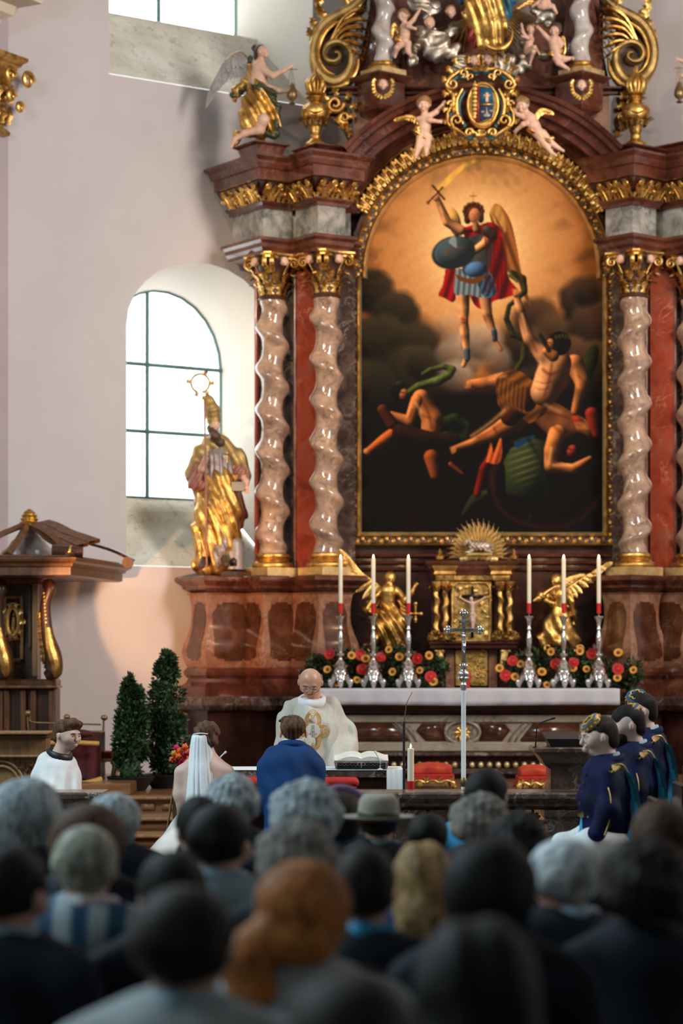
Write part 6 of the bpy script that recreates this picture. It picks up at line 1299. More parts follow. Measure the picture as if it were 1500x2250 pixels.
def corp(parent, q, k, x, y, u, dd, mat, h):
    s = SD(); s.e(q(x-u*.5, y-u*2.6, dd), (u*k*.8, u*k*.9, u*k*1.05), .004); s.c(q(x-u*.3, y-u*2, dd), q(x, y-u*.8, dd), u*k*.4, u*k*.5, .004); s.ch([q(x, y-u*.4, dd), q(x, y+u*2.2, dd), q(x+u*.2, y+u*3.6, dd)], [u*k*1.15, u*k*.8, u*k*.9], u*k*.6)
    for sg in (-1, 1): s.ch([q(x+sg*u*.9, y-u*.9, dd), q(x+sg*u*3.4, y-u*2.0, dd), q(x+sg*u*5.8, y-u*3.6, dd)], [u*k*.5, u*k*.38, u*k*.28], u*k*.3); s.ch([q(x+sg*u*.5, y+u*4, dd), q(x+sg*u*.55+u*.3, y+u*7, dd-.01), q(x+u*.1+sg*u*.2, y+u*10.5, dd)], [u*k*.62, u*k*.45, u*k*.3], u*k*.3)
    s.c(q(x, y+u*10.5, dd), q(x, y+u*11.6, dd-.012), u*k*.42, u*k*.3, .003); obj('corpus', s.mesh(h), M[mat], parent, True); s = SD(); s.e(q(x, y+u*3.8, dd), (u*k*1.25, u*k*1.0, u*k*1.1), .004); s.e(q(x+u*1.2, y+u*4.6, dd), (u*k*.5, u*k*.5, u*k*1.2), .004); obj('loincloth', s.mesh(h, lambda P: .1*u*k*sines(P, 3/(u*k), 3)), M[mat], parent, True)
corp(cx, q, k, 1036, 1330, 5, -.14, 'skin_pale', .005)
# sunburst with the lamb
sb = thing('sunburst', 'gilded sunburst of wavy rays over the tabernacle', 'ornament', q(1050, 1231)); qs = FR(24.3)
def wavy():
    g = G(); V = []; n = 12
    for i in range(n):
        u = i/(n-1); x = .05*math.sin(u*3.5*pi)*(.3+u); w = .5*(.55+.6*u)*(1 if u < .9 else .35); z = .35
        V += [(x*6-w, u, 0), (x*6, u, z), (x*6+w, u, 0)]
    V = np.array(V); B = V.copy(); B[:, 2] -= .35; g.add(np.vstack([V, B]), np.vstack([grid_faces(n, 3), grid_faces(n, 3)[:, ::-1]+len(V)])); return g.data('sun_ray', M['pale_gold'], 40)
WR = wavy()
for i in range(41):
    a = math.radians(-4+i*188/40); L = (70+12*math.sin(a)**2-(9 if i % 2 else 0))*24.3/F; c = qs(1050, 1222, -.02+.01*(i % 2)); dr = (math.cos(a), -.05, math.sin(a)*1.04)
    inst('ray', WR, frame(np.array(c)+np.array(dr)*.10, (dr[2], 0, -dr[0]), dr, (.017, L-.10, .03)), sb)
g = G(); [ball(qs(1050+x, 1222+y, -.06), .03, g, 8) for x, y in [(-28, 6), (-17, 2), (-6, 4), (6, 3), (18, 5), (29, 7), (-22, 0), (0, -2), (22, 0)]]; tube([qs(1010, 1230, -.04), qs(1050, 1222, -.06), qs(1092, 1230, -.04)], .03, g, 8); obj('cloud_base', g, M['pale_gold'], sb, True)
g = G(); [g.join(lathe([(.02, 0), (.04, .01), (.045, .04), (.02, .06), (.03, .075), (.0, .12)], n=12), TM(qs(x, 1231, -.02))) for x in (966, 1128)]; obj('finial', g, M['gold_old'], sb, 50)
lb = thing('lamb_figure', 'silvery lamb lying on a book in front of the sunburst', 'sculpture', qs(1052, 1216, -.1)); s = SD(); s.c(qs(1036, 1202, -.1), qs(1066, 1204, -.1), .052, .058, .03); s.c(qs(1036, 1200, -.1), qs(1026, 1192, -.12), .036, .032, .02); s.c(qs(1024, 1193, -.13), qs(1018, 1199, -.15), .024, .015, .01); s.c(qs(1036, 1212, -.13), qs(1022, 1216, -.16), .018, .014, .01); s.c(qs(1064, 1212, -.14), qs(1078, 1215, -.14), .02, .016, .01)
s.c(qs(1076, 1200, -.08), qs(1082, 1208, -.08), .016, .012, .01); s.e(qs(1030, 1193, -.09), (.012, .012, .02), .006); obj('fleece', s.mesh(.006, lambda P: .006*np.sin(P[0]*150)*np.sin(P[2]*150+P[1]*90)), M['silver'], lb, True); obj('book', box(X(1024, 24.2), X(1080, 24.2), 24.14, 24.28, Z(1221, 24.2), Z(1215, 24.2), b=.004), M['gold_dull'], lb, 30)
# ------------------------------------------------------------------ altar table (mensa)
al = thing('high_altar_table', 'stone altar table with cream inlaid front under the white cloth', 'altar', (X(1040, 23.4), 23.4, .47)); zA = lambda y: Z(y, 23.3)
def ab(name, x0, x1, y0, y1, f, mat, b=.0): return obj(name, box(X(x0, 23.3), X(x1, 23.3), f, 24.1, zA(y1), zA(y0), b=b), M[mat], al, 30)
obj('table_slab', box(X(690, 23.3), X(1372, 23.3), 23.22, 24.15, zA(1523), zA(1514), b=.008), M['red'], al, 30)
qx = [(X(706, 23.3), 23.40), (X(1362, 23.3), 23.40)]
obj('moulding', sweepo(qx, [(-.02, zA(1574)), (0, zA(1572)), (.03, zA(1567)), (.03, zA(1562)), (.06, zA(1553)), (.10, zA(1546)), (.10, zA(1524))]), M['red_dark'], al, 30)
ab('inlaid_front', 710, 1358, 1570, 1660, 23.40, 'cream'); ab('footing', 712, 1356, 1658, 1742, 23.44, 'red_dark'); ab('ledge', 704, 1362, 1632, 1652, 23.37, 'cream', .01); ab('ledge', 704, 1362, 1572, 1588, 23.375, 'cream', .008); ab('foot_moulding', 700, 1366, 1690, 1702, 23.34, 'base_dark', .01); ab('foot_moulding', 704, 1362, 1654, 1662, 23.35, 'base_dark', .008)
def inl(pts, mat='inlay', y=23.392): obj('inlay', prism([(X(a, 23.3), zA(b)) for a, b in pts], y, 23.41), M[mat], al, False)
inl([(765, 1590), (862, 1590), (898, 1626), (894, 1630), (765, 1630)]); inl([(914, 1606), (926, 1591), (981, 1591), (976, 1600), (976, 1620), (981, 1629), (936, 1629)]); inl([(1052, 1591), (1110, 1591), (1122, 1606), (1104, 1629), (1052, 1629), (1057, 1620), (1057, 1600)]); inl([(1172, 1590), (1275, 1590), (1275, 1630), (1146, 1630), (1144, 1626)])
g = G(); tube([(X(1017+38*math.cos(t), 23.3), 23.385, zA(1610-24*math.sin(t))) for t in np.linspace(0, 2*pi, 36)[:-1]], .016, g, 6, close=True); obj('roundel_ring', g, M['cream'], al, True)
g = G()
for i in range(10):
    a = i*pi/5; g.join(leaf(.10, .02, 3, .3, .08, 7), frame((X(1017, 23.3), 23.38, zA(1610)), (math.sin(a), 0, -math.cos(a)), (math.cos(a), -.05, math.sin(a)), 1))
obj('gilded_star', g, M['orangev'] if False else M['gold'], al, 40)
for sg, x0 in ((1, 868), (-1, 1166)):
    for j, (w_, mt) in enumerate(((0, 'salmon'), (14, 'salmon'))): obj('curved_fillet', tube([(X(x0+sg*(w_+o_), 23.3), 23.388, zA(y)) for o_, y in [(0, 1588), (12, 1600), (26, 1616), (34, 1632)]], .007, n=5, ns=12), M['base_dark'], al, True)
EGG = ball((0, 0, 0), (.028, .03, .034), n=12).data('gilded_bead', M['pale_gold'], True)
for i in range(34): inst('gilded_bead', EGG, TM((X(712+i*19.2, 23.3), 23.42, zA(1682))), al)
# altar cloth
g = G(); n = 90; V = []
xs = np.linspace(X(684, 23.3), X(1358, 23.3), n); rowz = [(24.0, zA(1513)), (23.19, zA(1513)), (23.185, zA(1518)), (23.19, zA(1528)), (23.185, zA(1538)), (23.19, zA(1549)), (23.198, zA(1549)), (23.20, zA(1518))]
rs = np.random.RandomState(3); ph = rs.uniform(0, 6, 6)
for j, (y, z) in enumerate(rowz):
    f = 0 if j < 2 else min(1, (j-1)/4); w = .008*f*sum(np.sin(xs*fr+p) for fr, p in zip((9, 17, 31, 4), ph)); V.append(np.stack([xs, y-w-(.0 if j < 2 else .004), z+(.004*np.sin(xs*3+1) if j > 4 else 0)*np.ones(n)], 1))
g.add(np.concatenate(V), grid_faces(len(rowz), n)); obj('altar_cloth', g, M['linen'], None, True, loc=(X(1020, 23.3), 23.3, zA(1549)), label='white linen cloth draped over the front edge of the high altar', cat='tablecloth')
# candlesticks and candles
dC = 23.55; kC = dC/F; zt = zA(1513)+.002
def candlestick(px, label):
    o = thing('altar_candlestick', label, 'candlestick', (X(px, dC), dC, zt), 'silver altar candlesticks'); T = TM((X(px, dC), dC, zt)); H_ = .70
    zz = lambda y: (1517-y)*kC*(.70/((1517-1360)*kC))
    g = G(); g.join(lathe([(r*kC, zz(y)) for r, y in [(0.1, 1482), (8, 1480), (10, 1472), (12, 1464), (9, 1460), (6, 1456), (4, 1452), (5, 1448), (9, 1446), (9, 1442), (4, 1439), (3.5, 1434), (5, 1428), (6, 1418), (6, 1408), (5, 1400), (3, 1392), (5, 1390), (5, 1387), (3.5, 1384), (4.5, 1374), (7, 1366), (10, 1363), (10, 1360), (2, 1360)]], n=20), T); obj('stem', g, M['silver_bright'], o, 50)
    L = leaf(.17, .05, 4, .6, .08, 11)
    for i in range(3):
        a = -pi/2+i*2*pi/3+(.0); c, s_ = math.cos(a), math.sin(a); g = G(); P = [(c*.02, s_*.02, zz(1476)), (c*.07, s_*.07, zz(1492)), (c*.085, s_*.085, zz(1500)), (c*.11, s_*.11, zz(1508)), (c*.10, s_*.10, zz(1516))]
        tube([Vector(p)+T.translation for p in P], [.03, .028, .022, .028, .012], g, 8, 16); g.join(ball((c*.115, s_*.115, zz(1503)), (.032, .032, .034), n=8), T); g.join(L, T @ frame((c*.075, s_*.075, zz(1500)), (-s_, c, 0), (-c*.4, -s_*.4, 1), (1, 1, 1))); obj('foot', g, M['silver_bright'], o, 50)
        g = G(); a += pi/3; c, s_ = math.cos(a), math.sin(a); g.join(ball((0, 0, 0), (.05, .02, .055), n=10), T @ frame((c*.045, s_*.045, zz(1484)), (-s_, c, 0), (c, s_, 0))); obj('cartouche', g, M['silver_bright'], o, True)
    obj('pricket', (lambda g: g.join(lathe([(.004, 0), (.003, .03)], n=8), T @ TM((0, 0, .70))))(G()), M['silver_bright'], o, 50)
    c = thing('altar_candle', label.replace('silver candlestick', 'lit ivory candle'), 'candle', (X(px, dC), dC, zt+.73), 'lit altar candles'); T2 = TM((X(px, dC), dC, zt+.727))
    h = .45+.0; g = G(); g.join(lathe([(.021, 0), (.021, .1)], n=16), T2); obj('red_foot', g, M['waxred'], c, 50); g = G(); g.join(lathe([(.020, .1), (.0195, .53), (.014, .54), (.0, .535)], n=16), T2); obj('wax', g, M['wax'], c, 50); g = G(); g.join(lathe([(.001, .535), (.007, .545), (.008, .552), (.0, .575)], n=10), T2); obj('flame', g, M['flame'], c, True)
    l = bpy.data.lights.new('candle_glow', 'POINT'); l.energy = 1.6; l.color = (1, .6, .28); l.shadow_soft_size = .02; lo = bpy.data.objects.new('candle_glow', l); COL.objects.link(lo); lo.parent = c; lo.location = (0, 0, .60); return o
for px, lb_ in ((748, 'silver candlestick nearest the window, leftmost of the six'), (820, 'silver candlestick in front of the wing root of the kneeling gilded angel'), (897, 'silver candlestick nearest the tabernacle on the window side'), (1162, 'silver candlestick just past the tabernacle, beside the trumpet bell'), (1238, 'silver candlestick in front of the trumpet angel body'), (1315, 'silver candlestick farthest from the window, under the wing tip')): candlestick(px, lb_)
# flowers on the altar
def petals(n, r0, r1, w, cup=.3, th=.004, rows=1):
    g = G()
    for rr in range(rows):
        for i in range(n):
            a = (i+.5*rr)*2*pi/n; V = []
            for u in (0, .45, .8, 1):
                rad = (r0+(r1-r0)*u)*(1-.22*rr); ww = w*math.sin(pi*(.18+.64*u))*(1-.15*rr); z = cup*r1*u*u+.006*rr
                for s in (-1, 0, 1): V.append((math.cos(a)*rad-math.sin(a)*ww*s, math.sin(a)*rad+math.cos(a)*ww*s, z+(0 if s else -.002)))
            V = np.array(V); B = V.copy(); B[:, 2] -= th; g.add(np.vstack([V, B]), np.vstack([grid_faces(4, 3), grid_faces(4, 3)[:, ::-1]+12]))
    return g
def flower_things(name, label, mats, pts, sz, disk, par, grp=None, dn=(0, -1, .15)):
    pet = petals(16 if disk else 18, .25, 1.0, .2, .12, .06, 2 if disk else 4).data('petals', M[mats[0]], 40); dk = ball((0, 0, .06), (.46, .46, .2), n=10).data('flower_centre', M[mats[1]], True)
    for i, p in enumerate(pts):
        r_ = random.Random(i*7+3); dx = r_.uniform(-.4, .4); dz = r_.uniform(-.05, .45); f = Vector((dn[0]+dx, dn[1], dn[2]+dz)).normalized(); x = f.cross(Vector((0, 0, 1))).normalized(); y = f.cross(x); s_ = sz*r_.uniform(.85, 1.1)
        m = Matrix((x, y, f)).transposed().to_4x4(); m.translation = Vector(tuple(p)); m = m @ Matrix.Scale(s_, 4); fl = inst(name, pet, m, par)
        c = bpy.data.objects.new('flower_centre', dk); COL.objects.link(c); c.parent = fl; ORI[c.name] = ORI[par.name]
def leafmass(parent, centers, n, size, mats, seed, h=.16, elong=1.9, name='leaf_sprays'):
    """loose foliage: many separate pointed leaves, one mesh per leaf colour"""
    r_ = np.random.RandomState(seed)
    for mi, mt in enumerate(mats):
        V, Q = [], []; c = 0
        m_ = n//len(mats); idx = r_.randint(0, len(centers), m_); C = np.array([centers[i][:3] for i in idx], float); R_ = np.array([centers[i][3] if hasattr(centers[i][3], '__len__') else (centers[i][3],)*3 for i in idx], float)
        dv = r_.normal(size=(m_, 3)); dv /= np.linalg.norm(dv, axis=1)[:, None]; P = C+dv*R_*(r_.uniform(.35, 1, (m_, 1))**.5); d2 = dv+r_.normal(size=(m_, 3))*.6+np.array((0, -.2, .25)); d2 /= np.linalg.norm(d2, axis=1)[:, None]
        w = np.cross(d2, r_.normal(size=(m_, 3))); w /= np.linalg.norm(w, axis=1)[:, None]; nn = np.cross(d2, w); s_ = size*r_.uniform(.6, 1.3, (m_, 1))
        pts = np.stack([P, P+d2*s_*.5*elong+w*s_*.42+nn*s_*.1, P+d2*s_*elong, P+d2*s_*.5*elong-w*s_*.42+nn*s_*.1], 1).reshape(-1, 3); f = np.arange(m_*4).reshape(-1, 4); g = G(); g.add(pts, f); obj(name, g, M[mt], parent, False, kind='stuff')
def bank(x0, x1, label, reds, oranges, seed):
    dF = 23.78; o = thing('flower_bank', label, 'flower arrangement', (X((x0+x1)/2, dF), dF, zt), 'flower banks on the altar'); rr = random.Random(seed); cs = []
    for i in range(46): px = rr.uniform(x0+6, x1-6); py = 1512-rr.random()**.8*72*(1-.45*abs((px-(x0+x1)/2)/((x1-x0)/2))**3); cs.append((X(px, dF), dF+rr.uniform(-.02, .18), Z(py, dF), .085))
    leafmass(o, cs, 5200, .030, ['leaf', 'leaf2', 'leaf', 'leaf3'], seed); g = box(X(x0+20, dF), X(x1-20, dF), dF+.02, dF+.2, zt, zt+.09, b=.01); obj('planter', g, M['leaf'], o, 30)
    flower_things('gerbera', None, ('petal_r', 'petal_r'), [(X(x, 23.66), 23.66, Z(y, 23.66)) for x, y in reds], .058, False, o)
    flower_things('sunflower', None, ('petal_o', 'hair_s'), [(X(x, 23.64), 23.64, Z(y, 23.64)) for x, y in oranges], .042, True, o)
bank(676, 972, 'bank of red gerberas and small sunflowers on the window half of the altar', [(724, 1437), (792, 1439), (797, 1471), (836, 1444), (917, 1447), (946, 1487)], [(719, 1471), (772, 1440), (803, 1447), (784, 1494), (862, 1476), (877, 1443), (922, 1473), (942, 1440), (952, 1498), (854, 1427), (741, 1500)], 5)
bank(1100, 1400, 'bank of red gerberas and small sunflowers on the half past the tabernacle', [(1126, 1452), (1110, 1484), (1222, 1460), (1260, 1455), (1300, 1437), (1357, 1470)], [(1143, 1459), (1131, 1487), (1190, 1476), (1201, 1505), (1210, 1432), (1258, 1467), (1288, 1470), (1273, 1430), (1358, 1434), (1391, 1472), (1356, 1489), (1097, 1468)], 9)
sa = thing('red_sanctuary_lamp', 'small red glass lamp standing in front of the tabernacle panel', 'lamp', (X(1026, 23.5), 23.6, zt)); g = G(); g.join(lathe([(.03, 0), (.036, .01), (.02, .03), (.035, .05), (.042, .10), (.038, .165), (.034, .165), (.03, .06), (0, .055)], n=18), TM((X(1026, 23.5), 23.6, zt))); obj('glass_cup', g, M['waxred'], sa, 50)
# ------------------------------------------------------------------ communion rail
dR = 15.0
def rail(x0, x1, label, piers):
    o = thing('communion_rail', label, 'railing', ((x0+x1)/2, dR, 0), 'stone communion rail')
    obj('handrail', sweepc([(x0, dR-.02), (x1, dR-.02), (x1, dR+.26), (x0, dR+.26)], [(-.05, .688), (-.03, .69), (-.02, .70), (.0, .715), (.005, .725), (.02, .74), (.05, .755), (.06, .765), (.06, .79), (.045, .801), (0, .802)]), M['base_dark'], o, 25)
    obj('rail_foot', box(x0, x1, dR-.04, dR+.28, 0, .12, b=.015), M['base_dark'], o, 25); xs_ = [x0+.13]
    for px in piers: xs_.append(X(px, dR))
    xs_.append(x1-.13)
    for i, x in enumerate(xs_): obj('pier', sweepc([(x-.10, dR+.0), (x+.10, dR+.0), (x+.10, dR+.24), (x-.10, dR+.24)], [(.02, .12), (.02, .17), (0, .19), (-.02, .4), (0, .62), (.02, .65), (.02, .69)]), M['base_dark'] if i % 3 else M['granite'], o, 25)
    for a, b in zip(xs_[:-1], xs_[1:]):
        if b-a > .3:
            g = G(); m_ = (a+b)/2
            for sg in (-1, 1):
                for cz, r in ((.30, .11), (.52, .10)): tube([(m_+sg*(.02+r*.9)+sg*r*(1-t*.75)*math.cos(t*7+1), dR+.12, cz+r*(1-t*.75)*math.sin(t*7+1)) for t in np.linspace(0, 1, 22)], .009, g, 5)
            tube([(m_, dR+.12, .12), (m_, dR+.12, .69)], .010, g, 5); [g.join(leaf(.12, .03, 3, .6, .1, 7), frame((m_+s_*.02, dR+.11, z), (1, 0, 0), (s_*.5, 0, 1), 1)) for s_ in (-1, 1) for z in (.2, .42, .58)]; obj('iron_scrollwork', g, M['iron'], o, 40)
rail(X(726, dR), 6.0, 'dark marble communion rail stretching right from the groom', [902, 978, 1110, 1237, 1400]); rail(-5.5, X(212, dR), 'short end of dark marble communion rail in front of the altar boy', [60])
# ------------------------------------------------------------------ people's altar, book stand, microphones, candle
dP = 16.95; tz = .845
pa = thing('celebration_altar', 'low dark veined marble altar between the priest and the kneeling couple', 'altar', (0, dP+.25, 0))
obj('top_slab', box(X(498, dP), X(884, dP), dP, dP+.55, tz-.052, tz, b=.006), M['base_dark'], pa, 30); obj('altar_block', box(X(520, dP), X(868, dP), dP+.06, dP+.5, 0, tz-.05, b=.01), M['wood_dark'], pa, 30)
obj('front_panel', box(X(560, dP), X(840, dP), dP+.045, dP+.07, .2, tz-.12, b=.01), M['red_dark'], pa, 30)
g = box(X(500, dP), X(852, dP), dP-.004, dP+.5, tz, tz+.006, b=.002); obj('mensa_cloth', g, M['white'], None, 30, loc=(0, dP, tz), label='thin white cloth lying flat on the low marble altar', cat='cloth')
g = G(); n = 24; V = []; xs = np.linspace(X(849, dP), X(885, dP), n)
for y, z in [(dP+.5, tz+.008), (dP-.008, tz+.008), (dP-.012, tz-.01), (dP-.016, tz-.08), (dP-.016, tz-.15), (dP-.014, tz-.19)]: V.append(np.stack([xs, y+.002*np.sin(xs*170)*(z < tz), np.full(n, z)], 1))
g.add(np.concatenate(V), grid_faces(6, n)); obj('linen_runner', g, M['white'], None, loc=(xs[0], dP, tz), label='white linen runner hanging off the end of the low marble altar', cat='cloth')
bs_ = thing('book_stand', 'black book stand with silver filigree edge on the low altar', 'stand', (X(795, dP), dP+.15, tz+.006)); x0, x1 = X(737, dP), X(850, dP)
obj('stand_body', (lambda g: g.add([(x0, dP+.02, tz+.008), (x1, dP+.02, tz+.008), (x1, dP+.30, tz+.008), (x0, dP+.30, tz+.008), (x0-.01, dP+.0, tz+.058), (x1+.01, dP+.0, tz+.058), (x1+.01, dP+.30, tz+.085), (x0-.01, dP+.30, tz+.085)], [(0, 3, 2, 1), (4, 5, 6, 7), (0, 1, 5, 4), (1, 2, 6, 5), (2, 3, 7, 6), (3, 0, 4, 7)]))(G()), M['black'], bs_, 30)
g = G()
for i in range(14): x = x0+.006+i*(x1-x0-.012)/13; tube([(x+.010*math.cos(t), dP-.012, tz+.044+.010*math.sin(t)) for t in np.linspace(0, 2*pi, 10)[:-1]], .0024, g, 5, close=True)
for xx, L in ((x0+.006, .045), (x1-.006, .045), ((x0+x1)/2, .035), ((x0+x1)/2-.025, .02), ((x0+x1)/2+.025, .02)): tube([(xx, dP-.012, tz+.055), (xx, dP-.012, tz+.055-L)], [.006, .003], g, 5)
tube([(x0-.01, dP-.012, tz+.058), (x1+.01, dP-.012, tz+.058)], .004, g, 5); obj('silver_filigree', g, M['silver_bright'], bs_, 50)
bk = thing('open_missal', 'open book with cream pages resting on the black and silver stand', 'book', (X(795, dP), dP+.15, tz+.09)); V = []; m_ = 15; g = G()
for sg, nm in ((-1, 'page_block'), (1, 'page_block')):
    g = G(); V = []
    for u in np.linspace(0, 1, 10):
        for v in (0, 1): V.append(((x0+x1)/2+sg*u*.19, dP+.0+v*.26, tz+.072+v*.03+.028*math.sin(pi*min(1, u*1.15+.06))**.7*(1-.25*u)))
    V = np.array(V); B = V.copy(); B[:, 2] = np.minimum(B[:, 2]-.004, tz+.066+(V[:, 1]-dP)*.1); g.add(np.vstack([V, B]), np.vstack([grid_faces(10, 2), grid_faces(10, 2)[:, ::-1]+20])); g.add(np.vstack([V[::2], B[::2]]), grid_faces(2, 10)); obj(nm, g, M['paper'], bk, 40)
def mic(name, label, pts, r0, col, base=None):
    o = thing(name, label, 'microphone', pts[0]); g = G(); tube(pts, [r0*1.3, r0, r0, r0*1.2], g, 8, 14); tube([pts[-2] if False else np.array(pts[-1])-(np.array(pts[-1])-np.array(pts[-2]))*.25, pts[-1]], [r0*1.7, r0*1.7], g, 8); obj('gooseneck', g, M[col], o, True)
    g = G(); g.join(lathe([(r0*5, 0), (r0*5, .006), (r0*2, .012)], n=16), TM(pts[0])); obj('foot', g, M[col], o, 50)
mic('altar_microphone', 'white gooseneck microphone leaning beside the open book', [W(835, 1692, dP), W(835, 1672, dP), W(833, 1668, dP), W(823, 1650, dP)], .0045, 'white_p'); mic('altar_microphone', 'white gooseneck microphone just behind the shoulder of the bride', [W(478, 1693, dP)+np.array((.08, 0, 0)), W(478, 1680, dP), W(482, 1666, dP), W(497, 1651, dP)], .0045, 'white_p')
ms = thing('microphone_stand', 'tall black microphone stand with thin copper gooseneck behind the rail', 'stand', (X(887, 16), 16, 0)); obj('pole', tube([(X(887, 16), 16, .02), W(887, 1586, 16)], .0085, n=8), M['black'], ms, True); obj('gooseneck', tube([W(887, 1586, 16), W(891, 1560, 16), W(893, 1545, 16), W(905, 1521, 16)], [.0045, .003, .003, .0025], n=7, ns=16), M['bronze'], ms, True)
g = G(); [tube([(X(887, 16), 16, .05), (X(887, 16)+.25*math.cos(a), 16+.25*math.sin(a), .01)], .009, g, 6) for a in (0.5, 2.6, 4.7)]; obj('tripod_foot', g, M['black'], ms, True)
pc = thing('large_candle', 'thick lit ivory candle with red foot behind the rail', 'candle', (X(902, 15.6), 15.6, .6)); T = TM((X(902, 15.6), 15.6, 0)); z0, z1 = Z(1738, 15.6)-.02, Z(1645, 15.6)
g = G(); g.join(lathe([(.022, z0-.0), (.022, Z(1716, 15.6))], n=24), T); obj('red_foot', g, M['waxred'], pc, 40); g = G(); g.join(lathe([(.0215, Z(1716, 15.6)), (.021, z1), (.017, z1+.002), (.004, z1-.004)], n=24), T); obj('wax', g, M['wax'], pc, 40); g = G(); g.join(lathe([(.001, z1+.002), (.005, z1+.010), (.0055, z1+.016), (0, z1+.034)], n=10), T); obj('flame', g, M['flame'], pc, True)
cs = thing('candle_stand', 'slim dark metal candle stand behind the marble rail', 'stand', (X(902, 15.6), 15.6, 0)); g = G(); g.join(lathe([(.13, 0), (.13, .02), (.02, .05), (.015, .5), (.03, z0-.03), (.06, z0-.02), (.06, z0)], n=20), T); obj('stem', g, M['iron'], cs, 50)
# processional cross
dX = 15.9; q = FR(dX); k = dX/F; pcx = thing('processional_cross', 'tall silver processional crucifix on a white pole behind the rail', 'crucifix', (X(1018, dX), dX, 0)); T = TM((X(1018, dX), dX, 0))
g = G(); g.join(lathe([(.05, .0), (.05, .02), (.016, .05), (.0155, Z(1515, dX))], n=14), T); obj('pole', g, M['white_p'], pcx, 50); g = G(); g.join(lathe([(.018, Z(1728, dX)), (.022, Z(1724, dX)), (.026, Z(1718, dX)), (.022, Z(1712, dX)), (.017, Z(1708, dX))], n=16), T); obj('ring', g, M['bronze'], pcx, 50)
g = G(); g.join(lathe([(r*k, Z(y, dX)) for r, y in [(6, 1516), (6.5, 1510), (8, 1505), (6, 1503), (6, 1498), (11, 1494), (13, 1490), (10, 1487), (13, 1482), (12, 1477), (8, 1474), (5, 1471), (9, 1467), (9, 1463), (5, 1460), (3, 1455)]], n=24, lob=8, la=.03), T); obj('knop', g, M['silver_bright'], pcx, 50)
g = G(); box(X(1014, dX), X(1022.5, dX), dX-.01, dX+.01, Z(1462, dX), Z(1348, dX), g, .003); box(X(985, dX), X(1053, dX), dX-.011, dX+.009, Z(1388, dX), Z(1380, dX), g, .003)
obj('cross_beams', g, M['silver_bright'], pcx, 30); g = G()
for x, y in ((1018.5, 1348), (984, 1384), (1053, 1384), (1018, 1463)):
    for a in (0, pi/2, pi, 3*pi/2): ball(q(x+5*math.cos(a), y+5*math.sin(a), 0), (.016, .012, .016), g, 10)
    ball(q(x, y, -.012), (.012, .01, .012), g, 10)
obj('trefoil_ends', g, M['silver_bright'], pcx, True); obj('title_plate', box(X(1007, dX), X(1031, dX), dX-.016, dX-.008, Z(1370, dX), Z(1362, dX), b=.002), M['silver_bright'], pcx, 30); corp(pcx, q, k, 1018.5, 1399, 3.0, -.03, 'silver_bright', .0028)
# lectern on the right with its microphone
dL = 16.2; lc = thing('stone_lectern', 'dark veined marble lectern in front of the capped men', 'lectern', (X(1240, dL), dL+.2, 0))
obj('pedestal', box(X(1210, dL), X(1300, dL), dL+.02, dL+.4, 0, Z(1660, dL), b=.01), M['base_dark'], lc, 30); obj('cornice', sweepc([(X(1205, dL), dL+.05), (X(1310, dL), dL+.05), (X(1310, dL), dL+.42), (X(1205, dL), dL+.42)], [(-.01, Z(1690, dL)), (.02, Z(1682, dL)), (.04, Z(1672, dL)), (.06, Z(1662, dL)), (.085, Z(1655, dL)), (.095, Z(1652, dL)), (.095, Z(1645, dL)), (.08, Z(1642, dL)), (0, Z(1641.5, dL))]), M['base_dark'], lc, 25)
obj('book_rest', (lambda g: g.add([(X(1212, dL), dL+.05, Z(1641, dL)), (X(1300, dL), dL+.05, Z(1641, dL)), (X(1300, dL), dL+.4, Z(1641, dL)), (X(1212, dL), dL+.4, Z(1641, dL)), (X(1201, dL), dL+.03, Z(1624, dL)), (X(1300, dL), dL+.03, Z(1624, dL)), (X(1300, dL), dL+.42, Z(1612, dL)), (X(1201, dL), dL+.42, Z(1612, dL))], [(0, 3, 2, 1), (4, 5, 6, 7), (0, 1, 5, 4), (1, 2, 6, 5), (2, 3, 7, 6), (3, 0, 4, 7)]))(G()), M['pot'], lc, 30)
mic('lectern_microphone', 'thin black gooseneck microphone bending over the stone lectern', [W(1178, 1644, dL)+np.array((.0, .08, 0)), W(1179, 1600, dL), W(1186, 1589, dL), W(1219, 1577, dL)], .004, 'black')
# gilded stools with red velvet seats
def stool(px, d, w, label, top):
    k = d/F; x0, x1 = X(px-w/2, d), X(px+w/2, d); zb = .47; zt_ = Z(top, d); o = thing('gilded_stool', label, 'stool', ((x0+x1)/2, d+.2, zb), 'red velvet stools'); D_ = .4
    s = SD(); s.bx(((x0+x1)/2, d+D_/2, zt_-.055), ((x1-x0)/2-.02, D_/2-.02, .03), .03); s.e(((x0+x1)/2, d+D_/2, zt_-.03), ((x1-x0)/2*.9, D_/2*.9, .045), .04); obj('seat_cushion', s.mesh(.012), M['orangev'], o, True)
    obj('seat_band', box(x0, x1, d, d+D_, zt_-.155, zt_-.085, b=.008), M['redv'], o, 30); g = G(); n = 15
    for yy in (d-.008,): tube([(x0+(x1-x0)*t, yy, zt_-.165+.022*abs(math.sin(3*pi*t))) for t in np.linspace(0, 1, 24)], .013, g, 6)
    for i in range(7): g.join(leaf(.06, .03, 3, .5, .1, 7), frame((x0+(x1-x0)*(i+.5)/7, d-.015, zt_-.15), (1, 0, 0), (0, -.1, -1 if i % 2 else 1), 1))
    obj('carved_apron', g, M['gold'], o, 40)
    for x, sg in ((x0+.02, -1), (x1-.02, 1)):
        for y in (d+.01, d+D_-.02): obj('leg', tube([(x, y, zt_-.15), (x+sg*.015, y, zt_-.20), (x-sg*.01, y, zb+.09), (x+sg*.02, y, zb+.015)], [.03, .028, .016, .024], n=8, ns=14), M['gold'] if y < d+.1 else M['redv'], o, True)
